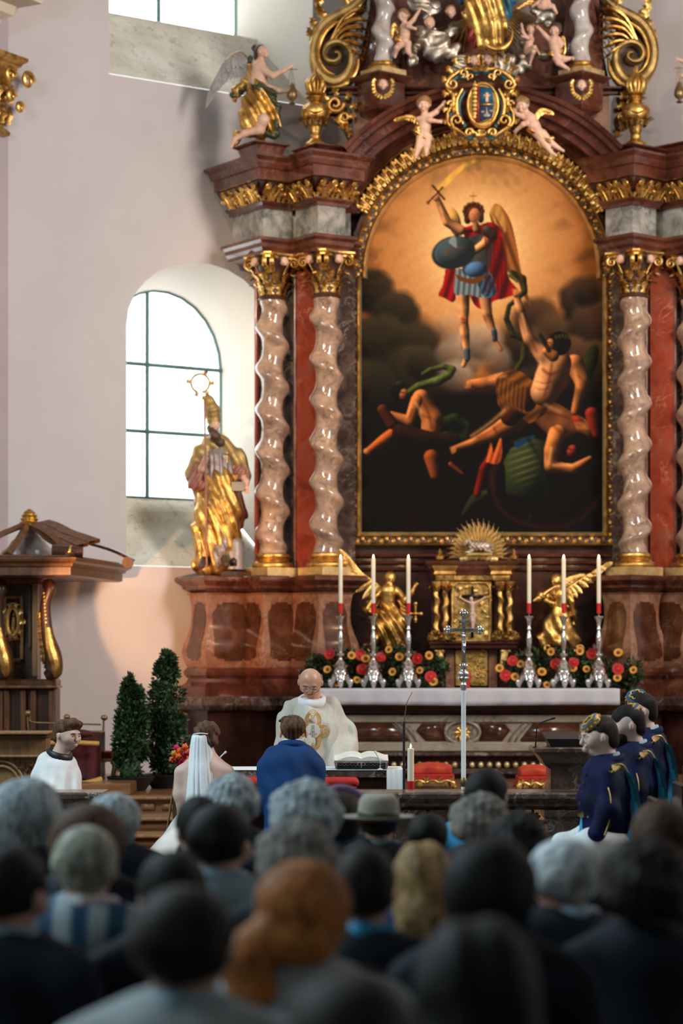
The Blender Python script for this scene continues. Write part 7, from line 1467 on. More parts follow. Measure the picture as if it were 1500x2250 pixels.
stool(950, 21.6, 96, 'gilded stool with bulging orange-red seat behind the thick candle', 1680); stool(1176, 21.6, 74, 'gilded stool with flat red seat beside the stone lectern', 1685)
# ------------------------------------------------------------------ canopied oak sedilia by the side wall
dS = 22.3; q = FR(dS)
sd_ = thing('canopied_choir_stall', 'walnut choir stall with projecting canopy, ribs and gold finial at the left edge', 'choir stall', (X(60, 23), 23.0, .47)); ZS = lambda y: Z(y, 22.3)
pc_ = [(X(-140, 22.4), 22.35), (X(155, 22.3), 22.3), (X(268, 24.1), 24.15), (X(20, 23.9), 23.75), (X(-140, 22.4)-.4, 23.2)]
obj('canopy_cornice', sweepc(pc_, [(-.03, ZS(1266)), (0, ZS(1263)), (0, ZS(1246)), (.02, ZS(1244)), (.03, ZS(1238)), (.06, ZS(1233)), (.07, ZS(1228)), (.07, ZS(1225)), (0, ZS(1224))]), M['wood'], sd_, 25)
obj('canopy_moulding', sweepc(pc_, [(-.08, ZS(1224)), (-.02, ZS(1223)), (-.02, ZS(1219)), (-.1, ZS(1217))]), M['wood'], sd_, 25)
apex = np.array(q(42, 1140, .7)); rib_t = [((155, 1220, .05), (120, 1185, .25), (84, 1160, .45)), ((262, 1216, 1.5), (210, 1192, 1.25), (120, 1168, .9)), ((-60, 1222, .05), (-20, 1175, .4), (10, 1155, .6)), ((10, 1216, .2), (25, 1185, .4), (36, 1158, .55))]
for i, r in enumerate(rib_t):
    P = [np.array(q(x, y, dd)) for x, y, dd in r]+[apex]; obj('canopy_rib', tube(P, [.05, .045, .04, .05] if i != 1 else [.03, .03, .028, .03], n=4, ns=20, flat=.7), M['wood'], sd_, 30)
# broad scrolled rib with planks
g = G(); P = smooth_path(np.array([q(44, 1145, .62), q(66, 1158, .5), (q(88, 1176, .35)), q(112, 1190, .22), q(140, 1205, .1)]), 12)
for i in range(3): off = np.array((.11*i, .02*i, .035*i)); gg = G(); V = [];  [V.extend([p+off*(.4+.6*j/11), p+off*(.4+.6*j/11)+np.array((.10, .02, .025)), p+off*(.4+.6*j/11)+np.array((.10, .02, -.01)), p+off*(.4+.6*j/11)+np.array((0, 0, -.03))]) for j, p in enumerate(P)]; gg.add(V, grid_faces(12, 4, False, True)); obj('canopy_plank', gg, M['wood'], sd_, 30)
g = G(); tube([q(112, 1209, .08), q(178, 1212, .14)], [.055, .055], g, 16); obj('roll_scroll', g, M['wood_dark'], sd_, 40); g = G(); tube([q(149, 1210, .1), q(154, 1211, .1)], [.058, .058], g, 16); obj('gilded_band', g, M['gold_old'], sd_, 40)
g = G(); tube([np.array(q(252, 1223, 1.4)), np.array(q(253, 1223, 1.4))+np.array((0, -.1, 0))], [.055, .055], g, 14); obj('end_volute', g, M['wood'], sd_, 40)
g = G(); g.join(lathe([(.085, 0), (.09, .02), (.07, .03), (.085, .05), (.065, .065), (.075, .085), (.05, .10), (.055, .115), (.02, .14), (0, .15)], n=20, lob=8, la=.05), TM(q(43, 1143, .7))); obj('gold_finial', g, M['gold'], sd_, 50)
s = SD(); s.ch([q(40, 1165, .85), q(40, 1215, .8)], [.10, .28], .1); obj('inner_dome', s.mesh(.02, foldx(50, .015)), M['greycloth'], sd_, True)
# back panelling
def pan(x0, x1, y0, y1, f, mat='wood', name='panel', dep=.08, b=.012): return obj(name, box(X(x0, 22.9), X(x1, 22.9), f, f+dep, Z(y1, 22.9), Z(y0, 22.9), b=b), M[mat], sd_, 30)
pan(-140, 80, 1262, 1500, 22.95, 'wood_dark', 'back_board', .3); pan(-140, 106, 1262, 1284, 22.80, 'wood', 'top_rail'); pan(8, 14, 1310, 1455, 22.90, 'wood_l', 'panel_moulding', .06); pan(44, 50, 1310, 1455, 22.90, 'wood_l', 'panel_moulding', .06); pan(8, 50, 1308, 1316, 22.90, 'wood_l', 'panel_moulding', .06); pan(8, 50, 1446, 1455, 22.90, 'wood_l', 'panel_moulding', .06)
pan(62, 68, 1290, 1425, 22.9, 'wood', 'stile', .06); pan(72, 84, 1280, 1488, 22.86, 'wood_l', 'stile', .1); pan(-140, 128, 1492, 1508, 22.72, 'wood', 'dado_rail', .4); pan(-140, 132, 1506, 1512, 22.68, 'wood_l', 'dado_rail', .44); pan(-140, 124, 1512, 1745, 22.8, 'wood_dark', 'dado_board', .4)
for x in (0, 14, 50, 72, 112): pan(x, x+11, 1514, 1745, 22.74, 'wood', 'dado_stile', .1)
fr_ = G(); tube([(X(29+13*math.cos(t), 22.85), 22.84, Z(1366+31*math.sin(t), 22.85)) for t in np.linspace(0, 2*pi, 30)[:-1]], .022, fr_, 7, close=True)
for t in np.linspace(0, 2*pi, 11)[:-1]: fr_.join(leaf(.07, .035, 3, .5, .1, 7), frame((X(29+14*math.cos(t), 22.85), 22.83, Z(1366+32*math.sin(t), 22.85)), (math.sin(t), 0, math.cos(t)), (math.cos(t), -.1, -math.sin(t)), 1))
me_ = obj('oval_medallion', fr_, M['gold_old'], sd_, 40); obj('medallion_field', (lambda g: g.join(ball((0, 0, 0), (.05, .012, .125), n=20), TM((X(29, 22.85), 22.88, Z(1366, 22.85)))))(G()), M['wood_dark'], me_, True); s = SD(); s.c((X(28, 22.85), 22.86, Z(1388, 22.85)), (X(30, 22.85), 22.86, Z(1358, 22.85)), .03, .015, .01); s.e((X(30, 22.85), 22.86, Z(1350, 22.85)), .014, .01); obj('gilded_figure', s.mesh(.006, lambda P: .004*sines(P, 120, 3)), M['gold_old'], me_, True)
def console(px0, sc=1.0, dd=0.0):
    qq = lambda x, y, z=0: (X(px0+(x-105)*sc, 22.6), 22.6+dd+z, Z(y, 22.6)); s = SD()
    obj('console_bracket', tube([qq(98, 1284, .1), qq(112, 1290), qq(100, 1330), qq(103, 1390), qq(116, 1440), qq(116, 1475), qq(100, 1486)], [.04, .05, .05, .06, .085, .09, .04], n=10, ns=30, flat=1.3), M['wood_dark'], sd_, True)
    g = G(); tube([qq(106, 1380, -.06), qq(113, 1420, -.08), qq(122, 1450, -.09), qq(124, 1475, -.07), qq(114, 1488, -.03)], [.03, .05, .055, .05, .02], g, 8, 20)
    for i in range(9): ball(qq(98+i*.6, 1304+i*8, -.06), (.014, .014, .018), g, 8)
    for i in range(7): g.join(leaf(.13, .035, 4, .6, .08, 9), frame(qq(88+i*1.5, 1345+i*15, -.02), (1, 0, 0), (-.25, -.1, -1), 1))
    obj('gilded_leafwork', g, M['gold'], sd_, 40)
console(105); console(-2, .9)
# kneeling desk / front bench of the stall
fb = thing('carved_oak_bench', 'carved light oak bench front with round arch at the left edge', 'bench', (X(30, 17.6), 17.6, 0)); q = FR(17.6)
def fbx(name, x0, x1, y0, y1, f, mat, b=.006): return obj(name, box(X(x0, 17.6), X(x1, 17.6), f, 17.95, Z(y1, 17.6), Z(y0, 17.6), b=b), M[mat], fb, 30)
fbx('bench_front', -200, 98, 1622, 1935, 17.66, 'wood_l'); fbx('top_ledge', -200, 107, 1608, 1614, 17.55, 'wood_l'); fbx('top_moulding', -200, 103, 1614, 1622, 17.6, 'wood'); fbx('middle_moulding', -200, 101, 1659, 1665, 17.6, 'wood_l')
g = G()
for r in (1.0, .82): tube([(X(2+50*r*math.cos(t), 17.6), 17.64, Z(1735-62*r*math.sin(t), 17.6)) for t in np.linspace(0, pi, 24)], .012, g, 7)
obj('carved_arch', g, M['wood_l'], fb, True); g = G(); rnd = random.Random(4)
for i in range(16): a = rnd.uniform(0, 6.3); g.join(leaf(.07, .022, 3, .5, .1, 7), frame((X(rnd.uniform(50, 94), 17.6), 17.65, Z(rnd.uniform(1674, 1712), 17.6)), (math.cos(a), 0, math.sin(a)), (-math.sin(a), -.1, math.cos(a)), 1))
obj('carved_foliage', g, M['wood'], fb, 40)
# wooden dais, draped faldstool, small gilded stool, brass rods
obj('wooden_dais', box(X(120, 20.5), X(286, 20.5), 20.52, 22.2, .47, Z(1722, 20.5), b=.012), M['wood_h'], None, 30, loc=(X(200, 20.5), 21, .47), label='low wooden dais under the velvet draped chair', cat='platform'); 
vc = thing('draped_chair', 'celebrant chair covered in burgundy velvet with gold fringe behind the altar boy', 'chair', (X(180, 21), 21.2, Z(1722, 20.5))); q = FR(21.0); zf = Z(1722, 20.5)
s = SD(); s.bx(((X(100, 21)+X(216, 21))/2, 21.15, Z(1670, 21)), ((X(216, 21)-X(100, 21))/2-.02, .07, (Z(1615, 21)-Z(1722, 21))/2-.03), .04); s.e(q(165, 1612), (.16, .08, .04), .05); g = s.mesh(.012, lambda P: .010*np.sin(P[0]*55+2*sines(P, 4, 3))*np.clip((Z(1632, 21)-P[2])*12, 0, 1)); obj('velvet_drape', g, M['burg'], vc, True)
g = G(); tube([q(98, 1633, -.02), q(160, 1631, -.07), q(218, 1634, -.02)], .022, g, 8, 20); obj('gold_fringe', g, M['fringe'], vc, True); g = G(); tube([q(150, 1722, -.09), q(190, 1720, -.09), q(224, 1712, -.03)], .026, g, 8, 16); obj('lower_fringe', g, M['fringe'], vc, True); obj('seat_frame', box(X(110, 21), X(216, 21), 21.2, 21.6, zf, zf+.42, b=.01), M['wood_dark'], vc, 30)
gs = thing('small_gilded_chair', 'white and gold chair with red seat beside the burgundy drape', 'chair', (X(235, 21.4), 21.5, zf)); obj('seat', box(X(216, 21.4), X(252, 21.4), 21.4, 21.75, Z(1665, 21.4), Z(1652, 21.4), b=.012), M['orangev'], gs, 30); obj('apron', box(X(217, 21.4), X(251, 21.4), 21.41, 21.74, Z(1674, 21.4), Z(1665, 21.4), b=.006), M['pale_gold'], gs, 30)
for x, sg in ((221, -1), (247, 1)):
    for y in (21.43, 21.72): obj('leg', tube([(X(x, 21.4), y, Z(1672, 21.4)), (X(x+sg*5, 21.4), y, Z(1682, 21.4)), (X(x, 21.4), y, Z(1705, 21.4)), (X(x+sg*3, 21.4), y, zf+.01)], [.03, .026, .016, .02], n=8, ns=14), M['pale_gold'], gs, True)
br = thing('brass_reading_rail', 'thin brass rail with ball ends above the burgundy drape', 'rail', (X(150, 21.8), 21.9, .47)); q = FR(21.8); g = G(); tube([q(66, 1573), q(70, 1586), q(120, 1589), q(222, 1592)], .009, g, 6, 24); tube([q(228, 1580), q(226, 1610), q(217, 1640), q(214, 1716)], .010, g, 6, 20); tube([q(60, 1575), q(70, 1716)], .008, g, 6); obj('rod', g, M['bronze'], br, True); g = G(); ball(q(61, 1567), .03, g, 12); ball(q(229, 1577), (.032, .032, .026), g, 12); ball(q(147, 1576), .03, g, 12); splitobj('ball_end', g, M['bronze'], br)
# potted cypress trees
def cypress(px, ptop, pbot, w, d, label, seed):
    k = d/F; o = thing('potted_cypress', label, 'potted tree', (X(px, d), d, .47), 'potted cypress trees'); cs = []; rr = random.Random(seed)
    for i in range(70): t = rr.random(); py = pbot+(ptop-pbot)*t; hw = w/2*k*(math.sin(pi*(.10+.80*(1-t)**.75)))**.7*(.35+.75*(1-t)**.6); a = rr.uniform(0, 6.3); cs.append((X(px, d)+math.cos(a)*hw*.55+(t*2*k), d+math.sin(a)*hw*.5, Z(py, d), (hw*.62+.012, hw*.62+.012, .075)))
    leafmass(o, cs, 9000, .026, ['leaf', 'leaf', 'leaf', 'leaf2'], seed); T = TM((X(px, d), d, .47)); zz = Z(pbot+4, d)-.47; g = G(); g.join(lathe([(.13, 0), (.20, .10), (.215, .12), (.20, .125), (.19, .11), (0, .10)], n=26), T); obj('pot', g, M['pot'], o, 50); obj('trunk', tube([(X(px, d), d, .55), (X(px, d), d, Z((ptop+pbot)/2, d))], [.03, .015], n=8), M['wood'], o, True)
    s = SD(); s.ch([(X(px, d), d, Z(pbot-20, d)), (X(px, d), d, Z((ptop+pbot*1.6)/2.6, d)), (X(px, d)+2*k, d, Z(ptop+25, d))], [w*.30*k, w*.24*k, .02], .05); obj('inner_foliage', s.mesh(.03, lambda P: .03*sines(P, 18, seed)), M['leaf'], o, 40)
cypress(287, 1500, 1722, 76, 21.3, 'shorter potted cypress tree standing nearer the choir stall', 3); cypress(365, 1447, 1700, 88, 21.7, 'taller potted cypress tree with pointed tip beside the pedestal', 8)
# ------------------------------------------------------------------ people
def wrinkle(A=.006, fr=20, seed=1): return lambda P: A*sines(P, fr, seed)+A*.7*np.sin(fr*2.2*(P[2]+.5*P[0])+3*sines(P, 6, seed+1))
def ring(c, rx, ry, r, tx=0, ty=0, n=22, flat=1.6):
    c = np.array(c, float); return tube([c+np.array((rx*math.cos(t), ry*math.sin(t), tx*math.cos(t)+ty*math.sin(t))) for t in np.arange(n)*2*pi/n], r, n=8, flat=flat, up=(0, 0, 1), close=True)
def hand(s, w0, w1, r=.032, curl=.5, side=1):
    a = np.array(w0, float); b = np.array(w1, float); dv = (b-a)/np.linalg.norm(b-a); pv = np.cross(dv, (0, 0, 1.)); pv /= max(np.linalg.norm(pv), .1); nn = np.cross(pv, dv)*-1
    s.e(b+dv*.02, .034, .02); s.c(b, b+dv*.05, .030, .032, .02)
    for i, L in enumerate((.062, .07, .066, .052)):
        p0 = b+dv*.06+pv*(.027-.018*i); p1 = p0+dv*L*.5; p2 = p1+dv*L*.5*(1-curl)-nn*L*.5*curl; s.ch([p0, p1, p2], [.0095, .0088, .0072], .006)
    s.ch([b+pv*side*.02, b+pv*side*.045+dv*.03, b+pv*side*.04+dv*.06], [.012, .0105, .008], .008)
# --- priest
def priest():
    d = 17.7; q = FR(d); k = d/F; o = thing('person', 'bald priest in cream embroidered vestment reading with bowed head behind the low altar', 'person', (X(688, d), d, 0))
    s = SD(); s.ch([q(686, 1578), q(688, 1620), q(690, 1700), q(690, 1800), q(690, 1900)], [.15, .19, .20, .21, .22], .1)
    body_ = s; s = SD(); s.ch([q(652, 1556, .01), q(634, 1600, .01), q(628, 1660, -.06), q(640, 1692, -.2)], [.085, .10, .10, .07], .035); s.ch([q(722, 1556, .01), q(744, 1602, .0), q(752, 1650, -.08), q(744, 1680, -.2)], [.085, .10, .105, .08], .035); body_.c(q(658, 1562), q(716, 1562), .080, .080, .05)
    s.c(q(752, 1650, -.06), q(752, 1700, -.08), .08, .05, .06); body_.bx(q(690, 1905), (.3, .3, .03), .001, None, -1)
    f = lambda P: .016*np.sin(38*P[0]+3.5*sines(P, 5, 2))*np.clip((1.5-P[2])*3.5, .0, 1)+.004*sines(P, 30, 3)+.010*np.sin(50*P[0]+24*P[2]+4*sines(P, 7, 5))*np.clip(abs(P[0]-X(688, d))*6-.6, 0, 1); obj('sleeve', s.mesh(.0095, f), M['chas'], o, True); obj('chasuble', body_.mesh(.0095, f), M['chas'], o, True)
    s = SD(); L = headsd(s, q(682, 1499, -.10), 29*k, (-.04, -.84, -.55), .01, (0, -.5, .85)); s.c(q(684, 1505, -.03), q(687, 1542, .0), .058, .062, .03); g = s.mesh(.0042); obj('head', g, M['skin_tan'], o, True)
    g = G(); [tube([L(sg*.33+.24*math.cos(t), 1.06, .06+.17*math.sin(t)) for t in np.linspace(0, 2*pi, 16)[:-1]], .0011, g, 5, close=True) for sg in (-1, 1)]; tube([L(-.1, 1.1, .1), L(.1, 1.1, .1)], .0011, g, 5); [tube([L(sg*.57, 1.0, .1), L(sg*.9, .1, .08)], .0012, g, 5) for sg in (-1, 1)]; obj('glasses', g, M['silver_bright'], o, True)
    s = SD(); [s.e(L(sg*.80, -.35, .15), (.012, .040, .030), .01) for sg in (-1, 1)]; s.c(L(.5, -.8, .0), L(-.5, -.8, .0), .03, .03, .02); obj('grey_hair_fringe', s.mesh(.006), HM['curlyg'], o, True)
    g = G(); [tube([L(sg*.16, .93, .21), L(sg*.34, .93, .27), L(sg*.5, .86, .22)], .0035, g, 5, 8) for sg in (-1, 1)]; tube([L(-.22, .92, -.46), L(0, .98, -.44), L(.22, .92, -.46)], .003, g, 5, 8); obj('eyebrows_and_mouth', g, M['wood'], o, True)
    obj('white_amice', ring(q(685, 1540, -.02), .085, .098, .022, 0, .022), M['white'], o, True)
    s = SD(); hand(s, q(652, 1692, -.2), q(662, 1700, -.30)); hand(s, q(738, 1682, -.2), q(726, 1692, -.34), side=-1); splitobj('hand', s.mesh(.0045), M['skin_tan'], o)
    # embroidered cross on the front
    yf = lambda x, y: 0
    g = G(); gd = G(); c0 = q(688, 1604); Y = d-.228
    def P_(x, y): return (X(x, d), Y+.0012*abs(x-688)**1.3*.4+(y-1604)*(-.0002), Z(y, d))
    for j in range(6):
        o_ = j*2.6
        for sgn in (-1, 1):
            pts = [(688-16+o_*.55, 1604+sgn*12), (688-18+o_*.6, 1604+sgn*(24)), (688-12+o_*.5, 1604+sgn*(38-o_*.2)), (688, 1604+sgn*(46-o_*1.6)), (688+12-o_*.5, 1604+sgn*(38-o_*.2)), (688+18-o_*.6, 1604+sgn*24), (688+16-o_*.55, 1604+sgn*12)]; tube([P_(*p) for p in pts], .0022, g, 4, 22)
            pts = [(688+sgn*12, 1604-11+o_*.5), (688+sgn*22, 1604-12+o_*.5), (688+sgn*(34-o_*1.2), 1604-9+o_*.5), (688+sgn*(36-o_*1.4), 1604), (688+sgn*(34-o_*1.2), 1604+9-o_*.5), (688+sgn*22, 1604+12-o_*.5), (688+sgn*12, 1604+11-o_*.5)]; tube([P_(*p) for p in pts], .0022, g, 4, 22)
    obj('gold_embroidery', g, M['fringe'], o, True); 
    for a in range(4):
        t = pi/4+a*pi/2; tube([P_(688+13*math.cos(t-.65), 1604+13*math.sin(t-.65)), P_(688+4*math.cos(t), 1604+4*math.sin(t)), P_(688+13*math.cos(t+.65), 1604+13*math.sin(t+.65))], .0026, gd, 4, 12); ball(P_(688+9*math.cos(t), 1604+9*math.sin(t)), (.010, .004, .010), gd, 8)
    ball(P_(688, 1604), (.010, .005, .010), gd, 8); obj('dark_medallion', gd, M['greycloth'], o, True)
    g = G(); g.join(ball((0, 0, 0), (16*k, .004, 16*k), n=18), TM((X(688, d), Y+.006, Z(1604, d)))); obj('medallion_ground', g, M['chas'], o, True)
priest()
# --- groom
def groom():
    d = 15.7; q = FR(d); k = d/F; o = thing('person', 'brown-haired groom in blue suit kneeling with his back to the guests', 'person', (X(640, d), d, 0))
    s = SD(); s.c(q(606, 1668, .0), q(672, 1668, .0), .075, .075, .05); s.ch([q(639, 1680), q(639, 1730), q(640, 1790), q(641, 1830)], [.145, .15, .15, .165], .08); s.ch([q(612, 1690), q(612, 1760)], [.10, .09], .06); s.ch([q(667, 1690), q(667, 1760)], [.10, .09], .06)
    s.ch([q(589, 1684), q(583, 1750, .0), q(590, 1790, .14)], [.072, .060, .05], .035); s.ch([q(690, 1684), q(694, 1750, .0), q(690, 1785, .14)], [.072, .060, .05], .035); s.ch([q(640, 1830, .0), q(636, 1868, -.02)], [.17, .17], .06)
    f = lambda P: .004*np.sin(50*(P[2]*.5+P[0]*.9)+3*sines(P, 7, 4))+.003*sines(P, 22, 2); obj('suit_jacket', s.mesh(.0085, f), M['navy'], o, True)
    obj('jacket_collar', ring(q(641, 1640, .005), .078, .074, .017, 0, -.02), M['navy'], o, True)
    obj('shirt_collar', ring(q(641, 1634, .005), .066, .064, .011, 0, -.02), M['white'], o, True)
    s = SD(); headsd(s, q(643, 1604, .03), 25.5*k, (.02, .9, -.42), .01, (0, .4, .9)); s.c(q(642, 1605, .0), q(641, 1645, -.005), .058, .062, .03); [s.e(q(644+sg*28, 1612, .03), (.010, .020, .030), .008) for sg in (-1, 1)]; obj('head', s.mesh(.0048), M['skin_red'], o, True)
    s = SD(); s.e(q(643, 1597, .005), (28.5*k, .098, 27*k), .01); s.c(q(642, 1604, -.03), q(642, 1614, -.035), .066, .045, .03); s.e(q(643, 1625, .16), (.09, .11, .10), .01, None, -1); s.ch([q(625, 1580, -.02), q(614, 1584, -.02)], [.02, .006], .015); obj('hair', s.mesh(.0045, lambda P: .0012*np.sin(300*P[0]+4*sines(P, 20, 1))+.003*sines(P, 40, 2)), HM['brown'], o, True)
    s = SD(); [s.ch([q(640+sg*28, 1850, .0), q(640+sg*28, 1950, .08)], [.10, .085], .04) or s.ch([q(640+sg*28, 1965, .1), q(640+sg*28, 1968, -.32)], [.07, .05], .04) for sg in (-1, 1)]; obj('trousers', s.mesh(.012, wrinkle()), M['navy'], o, True)
    s = SD(); [s.ch([q(640+sg*28, 1975, -.34), q(640+sg*28, 1986, -.40)], [.045, .03], .02) for sg in (-1, 1)]; splitobj('shoe', s.mesh(.01), M['black'], o); s = SD(); [hand(s, q(640+sg*46, 1786, .16), q(640+sg*34, 1760, .28), side=sg) for sg in (-1, 1)]; splitobj('hand', s.mesh(.006), M['skin'], o)
groom()
# --- bride
def bride():
    d = 15.7; q = FR(d); k = d/F; o = thing('person', 'bride with bare shoulders and white veil kneeling beside the groom', 'person', (X(447, d), d, 0))
    s = SD(); headsd(s, q(455, 1615, .03), 24*k, (.12, .92, -.3), .01, (0, .3, .95)); s.ch([q(453, 1630, .0), q(449, 1668, .0)], [.046, .050], .03); s.c(q(418, 1693, .0), q(482, 1693, .0), .055, .055, .05); s.ch([q(449, 1690), q(447, 1740), q(446, 1775)], [.115, .115, .10], .07)
    s.c(q(428, 1705, -.02), q(432, 1750, -.015), .06, .06, .04); s.c(q(470, 1705, -.02), q(466, 1750, -.015), .06, .06, .04)
    s.ch([q(400, 1698), q(396, 1745), q(402, 1790, .03), q(420, 1800, .16)], [.052, .043, .035, .026], .03); s.ch([q(498, 1698), q(502, 1745), q(496, 1790, .05), q(480, 1796, .16)], [.052, .043, .035, .026], .03); hand(s, q(420, 1800, .16), q(436, 1798, .22), side=-1); hand(s, q(480, 1796, .16), q(462, 1796, .22)); obj('body', s.mesh(.0058), M['skin_pale'], o, True)
    s = SD(); s.e(q(454, 1609, .005), (29*k, .098, 26*k), .01); s.e(q(463, 1628, -.05), (.052, .045, .04), .03); s.e(q(440, 1620, -.03), (.03, .04, .03), .03); s.e(q(455, 1635, .15), (.08, .11, .09), .01, None, -1); obj('hair', s.mesh(.0045, lambda P: .004*np.sin(130*P[0]+90*P[2]+5*sines(P, 14, 1))+.002*sines(P, 60, 3)), HM['brown'], o, True)
    g = G(); tube([q(474, 1622, .02), q(482, 1632, .02), (q(474, 1645, .02)), q(478, 1660, .02), q(470, 1652, .0)], [.003, .0025, .002, .0015, .001], g, 5, 20); obj('loose_curl', g, HM['brown'], o, True)
    # veil
    g = G(); n = 46; V = []; rows = [(1614, 18, -.105), (1620, 20.5, -.115), (1640, 24, -.12), (1665, 27, -.125), (1690, 30, -.14), (1720, 33, -.15), (1755, 36, -.155), (1800, 38, -.16), (1850, 43, -.17)]
    R_ = smooth_path(np.array(rows, float), 34)
    for y, hw, dd in R_:
        for i in range(n):
            u = i/(n-1)*2-1; a = u*1.25; cx_ = 442+(y-1614)*.015; V.append((X(cx_+hw*math.sin(a)/math.sin(1.25), d), d+dd+.10*(1-math.cos(a))*(hw/25)+(.0022+.00003*(y-1614))*math.sin(i*.9+1.3*math.sin(i*.37)+.6*math.sin(y*.02)), Z(y, d)))
    g.add(V, grid_faces(len(R_), n)); obj('veil', g, M['veil'], o, True); obj('veil_comb', tube([q(426, 1613, -.075), q(442, 1610, -.115), q(458, 1612, -.09)], .004, n=8, ns=10), M['white'], o, True)
    # dress: bodice and satin skirt spreading to the floor with a train to the left
    s = SD(); s.ch([q(447, 1758), q(446, 1790)], [.122, .125], .05); s.bx(q(447, 1735), (.2, .2, .035), .01, None, -1); obj('bodice', s.mesh(.008), M['satin'], o, True)
    s = SD(); s.ch([q(446, 1795), q(446, 1840, -.02), q(446, 1930, -.05), q(446, 1985, -.05)], [.13, .2, .30, .33], .1); s.ch([q(420, 1835, -.05), q(380, 1875, -.2), q(352, 1910, -.3), q(335, 1975, -.4)], [.10, .10, .10, .06], .12); s.ch([q(480, 1830), q(520, 1880, -.1), q(545, 1960, -.15)], [.1, .13, .12], .1)
    s.bx(q(446, 2020), (1, 1, .065), .001, None, -1); obj('satin_skirt', s.mesh(.012, lambda P: .016*np.sin(9*np.arctan2(P[1]-d, P[0]-X(446, d))+2*sines(P, 5, 3))*np.clip((.6-P[2])*3, 0, 1)+.005*sines(P, 18, 2)), M['satin'], o, True)
bride()
# kneeling desk with red padding and cushion, bouquet on stand
kd = thing('kneeling_desk', 'dark wooden kneeling desk with red padded armrest in front of the couple', 'kneeler', (X(600, 16.15), 16.2, 0)); d = 16.15
obj('desk_front', box(X(392, d), X(779, d), 16.28, 16.34, .12, .79, b=.008), M['wood_dark'], kd, 30); obj('desk_shelf', box(X(385, d), X(784, d), 16.1, 16.40, .745, .775, b=.008), M['wood_dark'], kd, 30); s = SD(); s.c((X(392, d), 16.2, .797), (X(778, d), 16.2, .797), .034, .034, .01); s.c((X(392, d), 16.3, .797), (X(778, d), 16.3, .797), .034, .034, .06); obj('red_armrest', s.mesh(.01), M['redv'], kd, True)
obj('kneeling_board', box(X(385, d), X(784, d), 15.5, 16.30, 0, .035, b=.006), M['wood_dark'], kd, 30); 
for x in (388, 776): obj('side_panel', box(X(x-4, d), X(x+4, d), 15.95, 16.38, .03, .75, b=.006), M['wood_dark'], kd, 30)
bqs = thing('bouquet_stand', 'thin slanted brass stand that holds the bouquet beside the bride', 'stand', (X(366, 16.2), 16.2, 0)); obj('rod', tube([W(389, 1679, 16.3), W(366, 1830, 16.2), (X(340, 16.2), 16.2, .01)], .0075, n=6), M['bronze'], bqs, True); g = G(); tube([W(389, 1679, 16.3), (X(378, 16.3), 16.7, .01)], .006, g, 6); tube([W(389, 1679, 16.3), (X(415, 16.3), 16.4, .01)], .006, g, 6); obj('rear_leg', g, M['bronze'], bqs, True)
bq = thing('bridal_bouquet', 'pink and orange rose bouquet on a stand beside the bride', 'bouquet', W(400, 1680, 16.3)); q = FR(16.3); k = 16.3/F
def rose():
    s = SD(); s.e((0, 0, 0), (.9, .9, .8), .1); g = G(); ball((0, 0, 0), (.6, .6, .55), g, 10)
    for r in range(4):
        for i in range(5):
            a = i*2*pi/5+r*.6; t = .25+r*.2; c = (math.cos(a)*t, math.sin(a)*t, .45-r*.12); g.join(ball((0, 0, 0), (.42, .12, .42), n=8), frame(c, (-math.sin(a), math.cos(a), 0), (math.cos(a), math.sin(a), .3)))
    return g
RO = rose(); RM = {m: RO.data('rose', M[m], True) for m in ('petal_c', 'petal_p', 'petal_r', 'petal_o')}; rr = random.Random(4)
for i, (x, y, m) in enumerate([(407, 1640, 'petal_c'), (396, 1649, 'petal_c'), (388, 1642, 'petal_p'), (414, 1650, 'petal_c'), (404, 1655, 'petal_p'), (393, 1661, 'petal_c'), (383, 1655, 'petal_o'), (412, 1661, 'petal_r'), (401, 1668, 'petal_r'), (387, 1670, 'petal_r'), (410, 1672, 'petal_p'), (379, 1668, 'petal_c'), (395, 1674, 'petal_p'), (417, 1666, 'petal_c'), (420, 1655, 'petal_p')]):
    f = Vector((rr.uniform(-.4, .4), -1, rr.uniform(-.1, .6))).normalized(); xx = f.cross(Vector((0, 0, 1))).normalized(); m4 = Matrix((xx, f.cross(xx), f)).transposed().to_4x4(); m4.translation = Vector(q(x, y, -.05+.03*((i*37) % 5)/5)); inst('rose', RM[m], m4 @ Matrix.Scale(7.2*k, 4), bq)
leafmass(bq, [(*q(400, 1674, .0), (.07, .06, .03)), (*q(404, 1636, .02), (.02, .03, .04)), (*q(385, 1650, .03), (.04, .03, .04))], 260, .02, ['leaf2', 'leaf'], 3); g = G(); [tube([q(402, 1650), q(x, y)], [.003, .006], g, 5) for x, y in ((401, 1620), (412, 1628), (420, 1636), (378, 1644))]; obj('flower_spike', g, M['petal_p'], bq, True); obj('stems', tube([q(400, 1668), q(392, 1684)], .018, n=8), M['leaf'], bq, True)
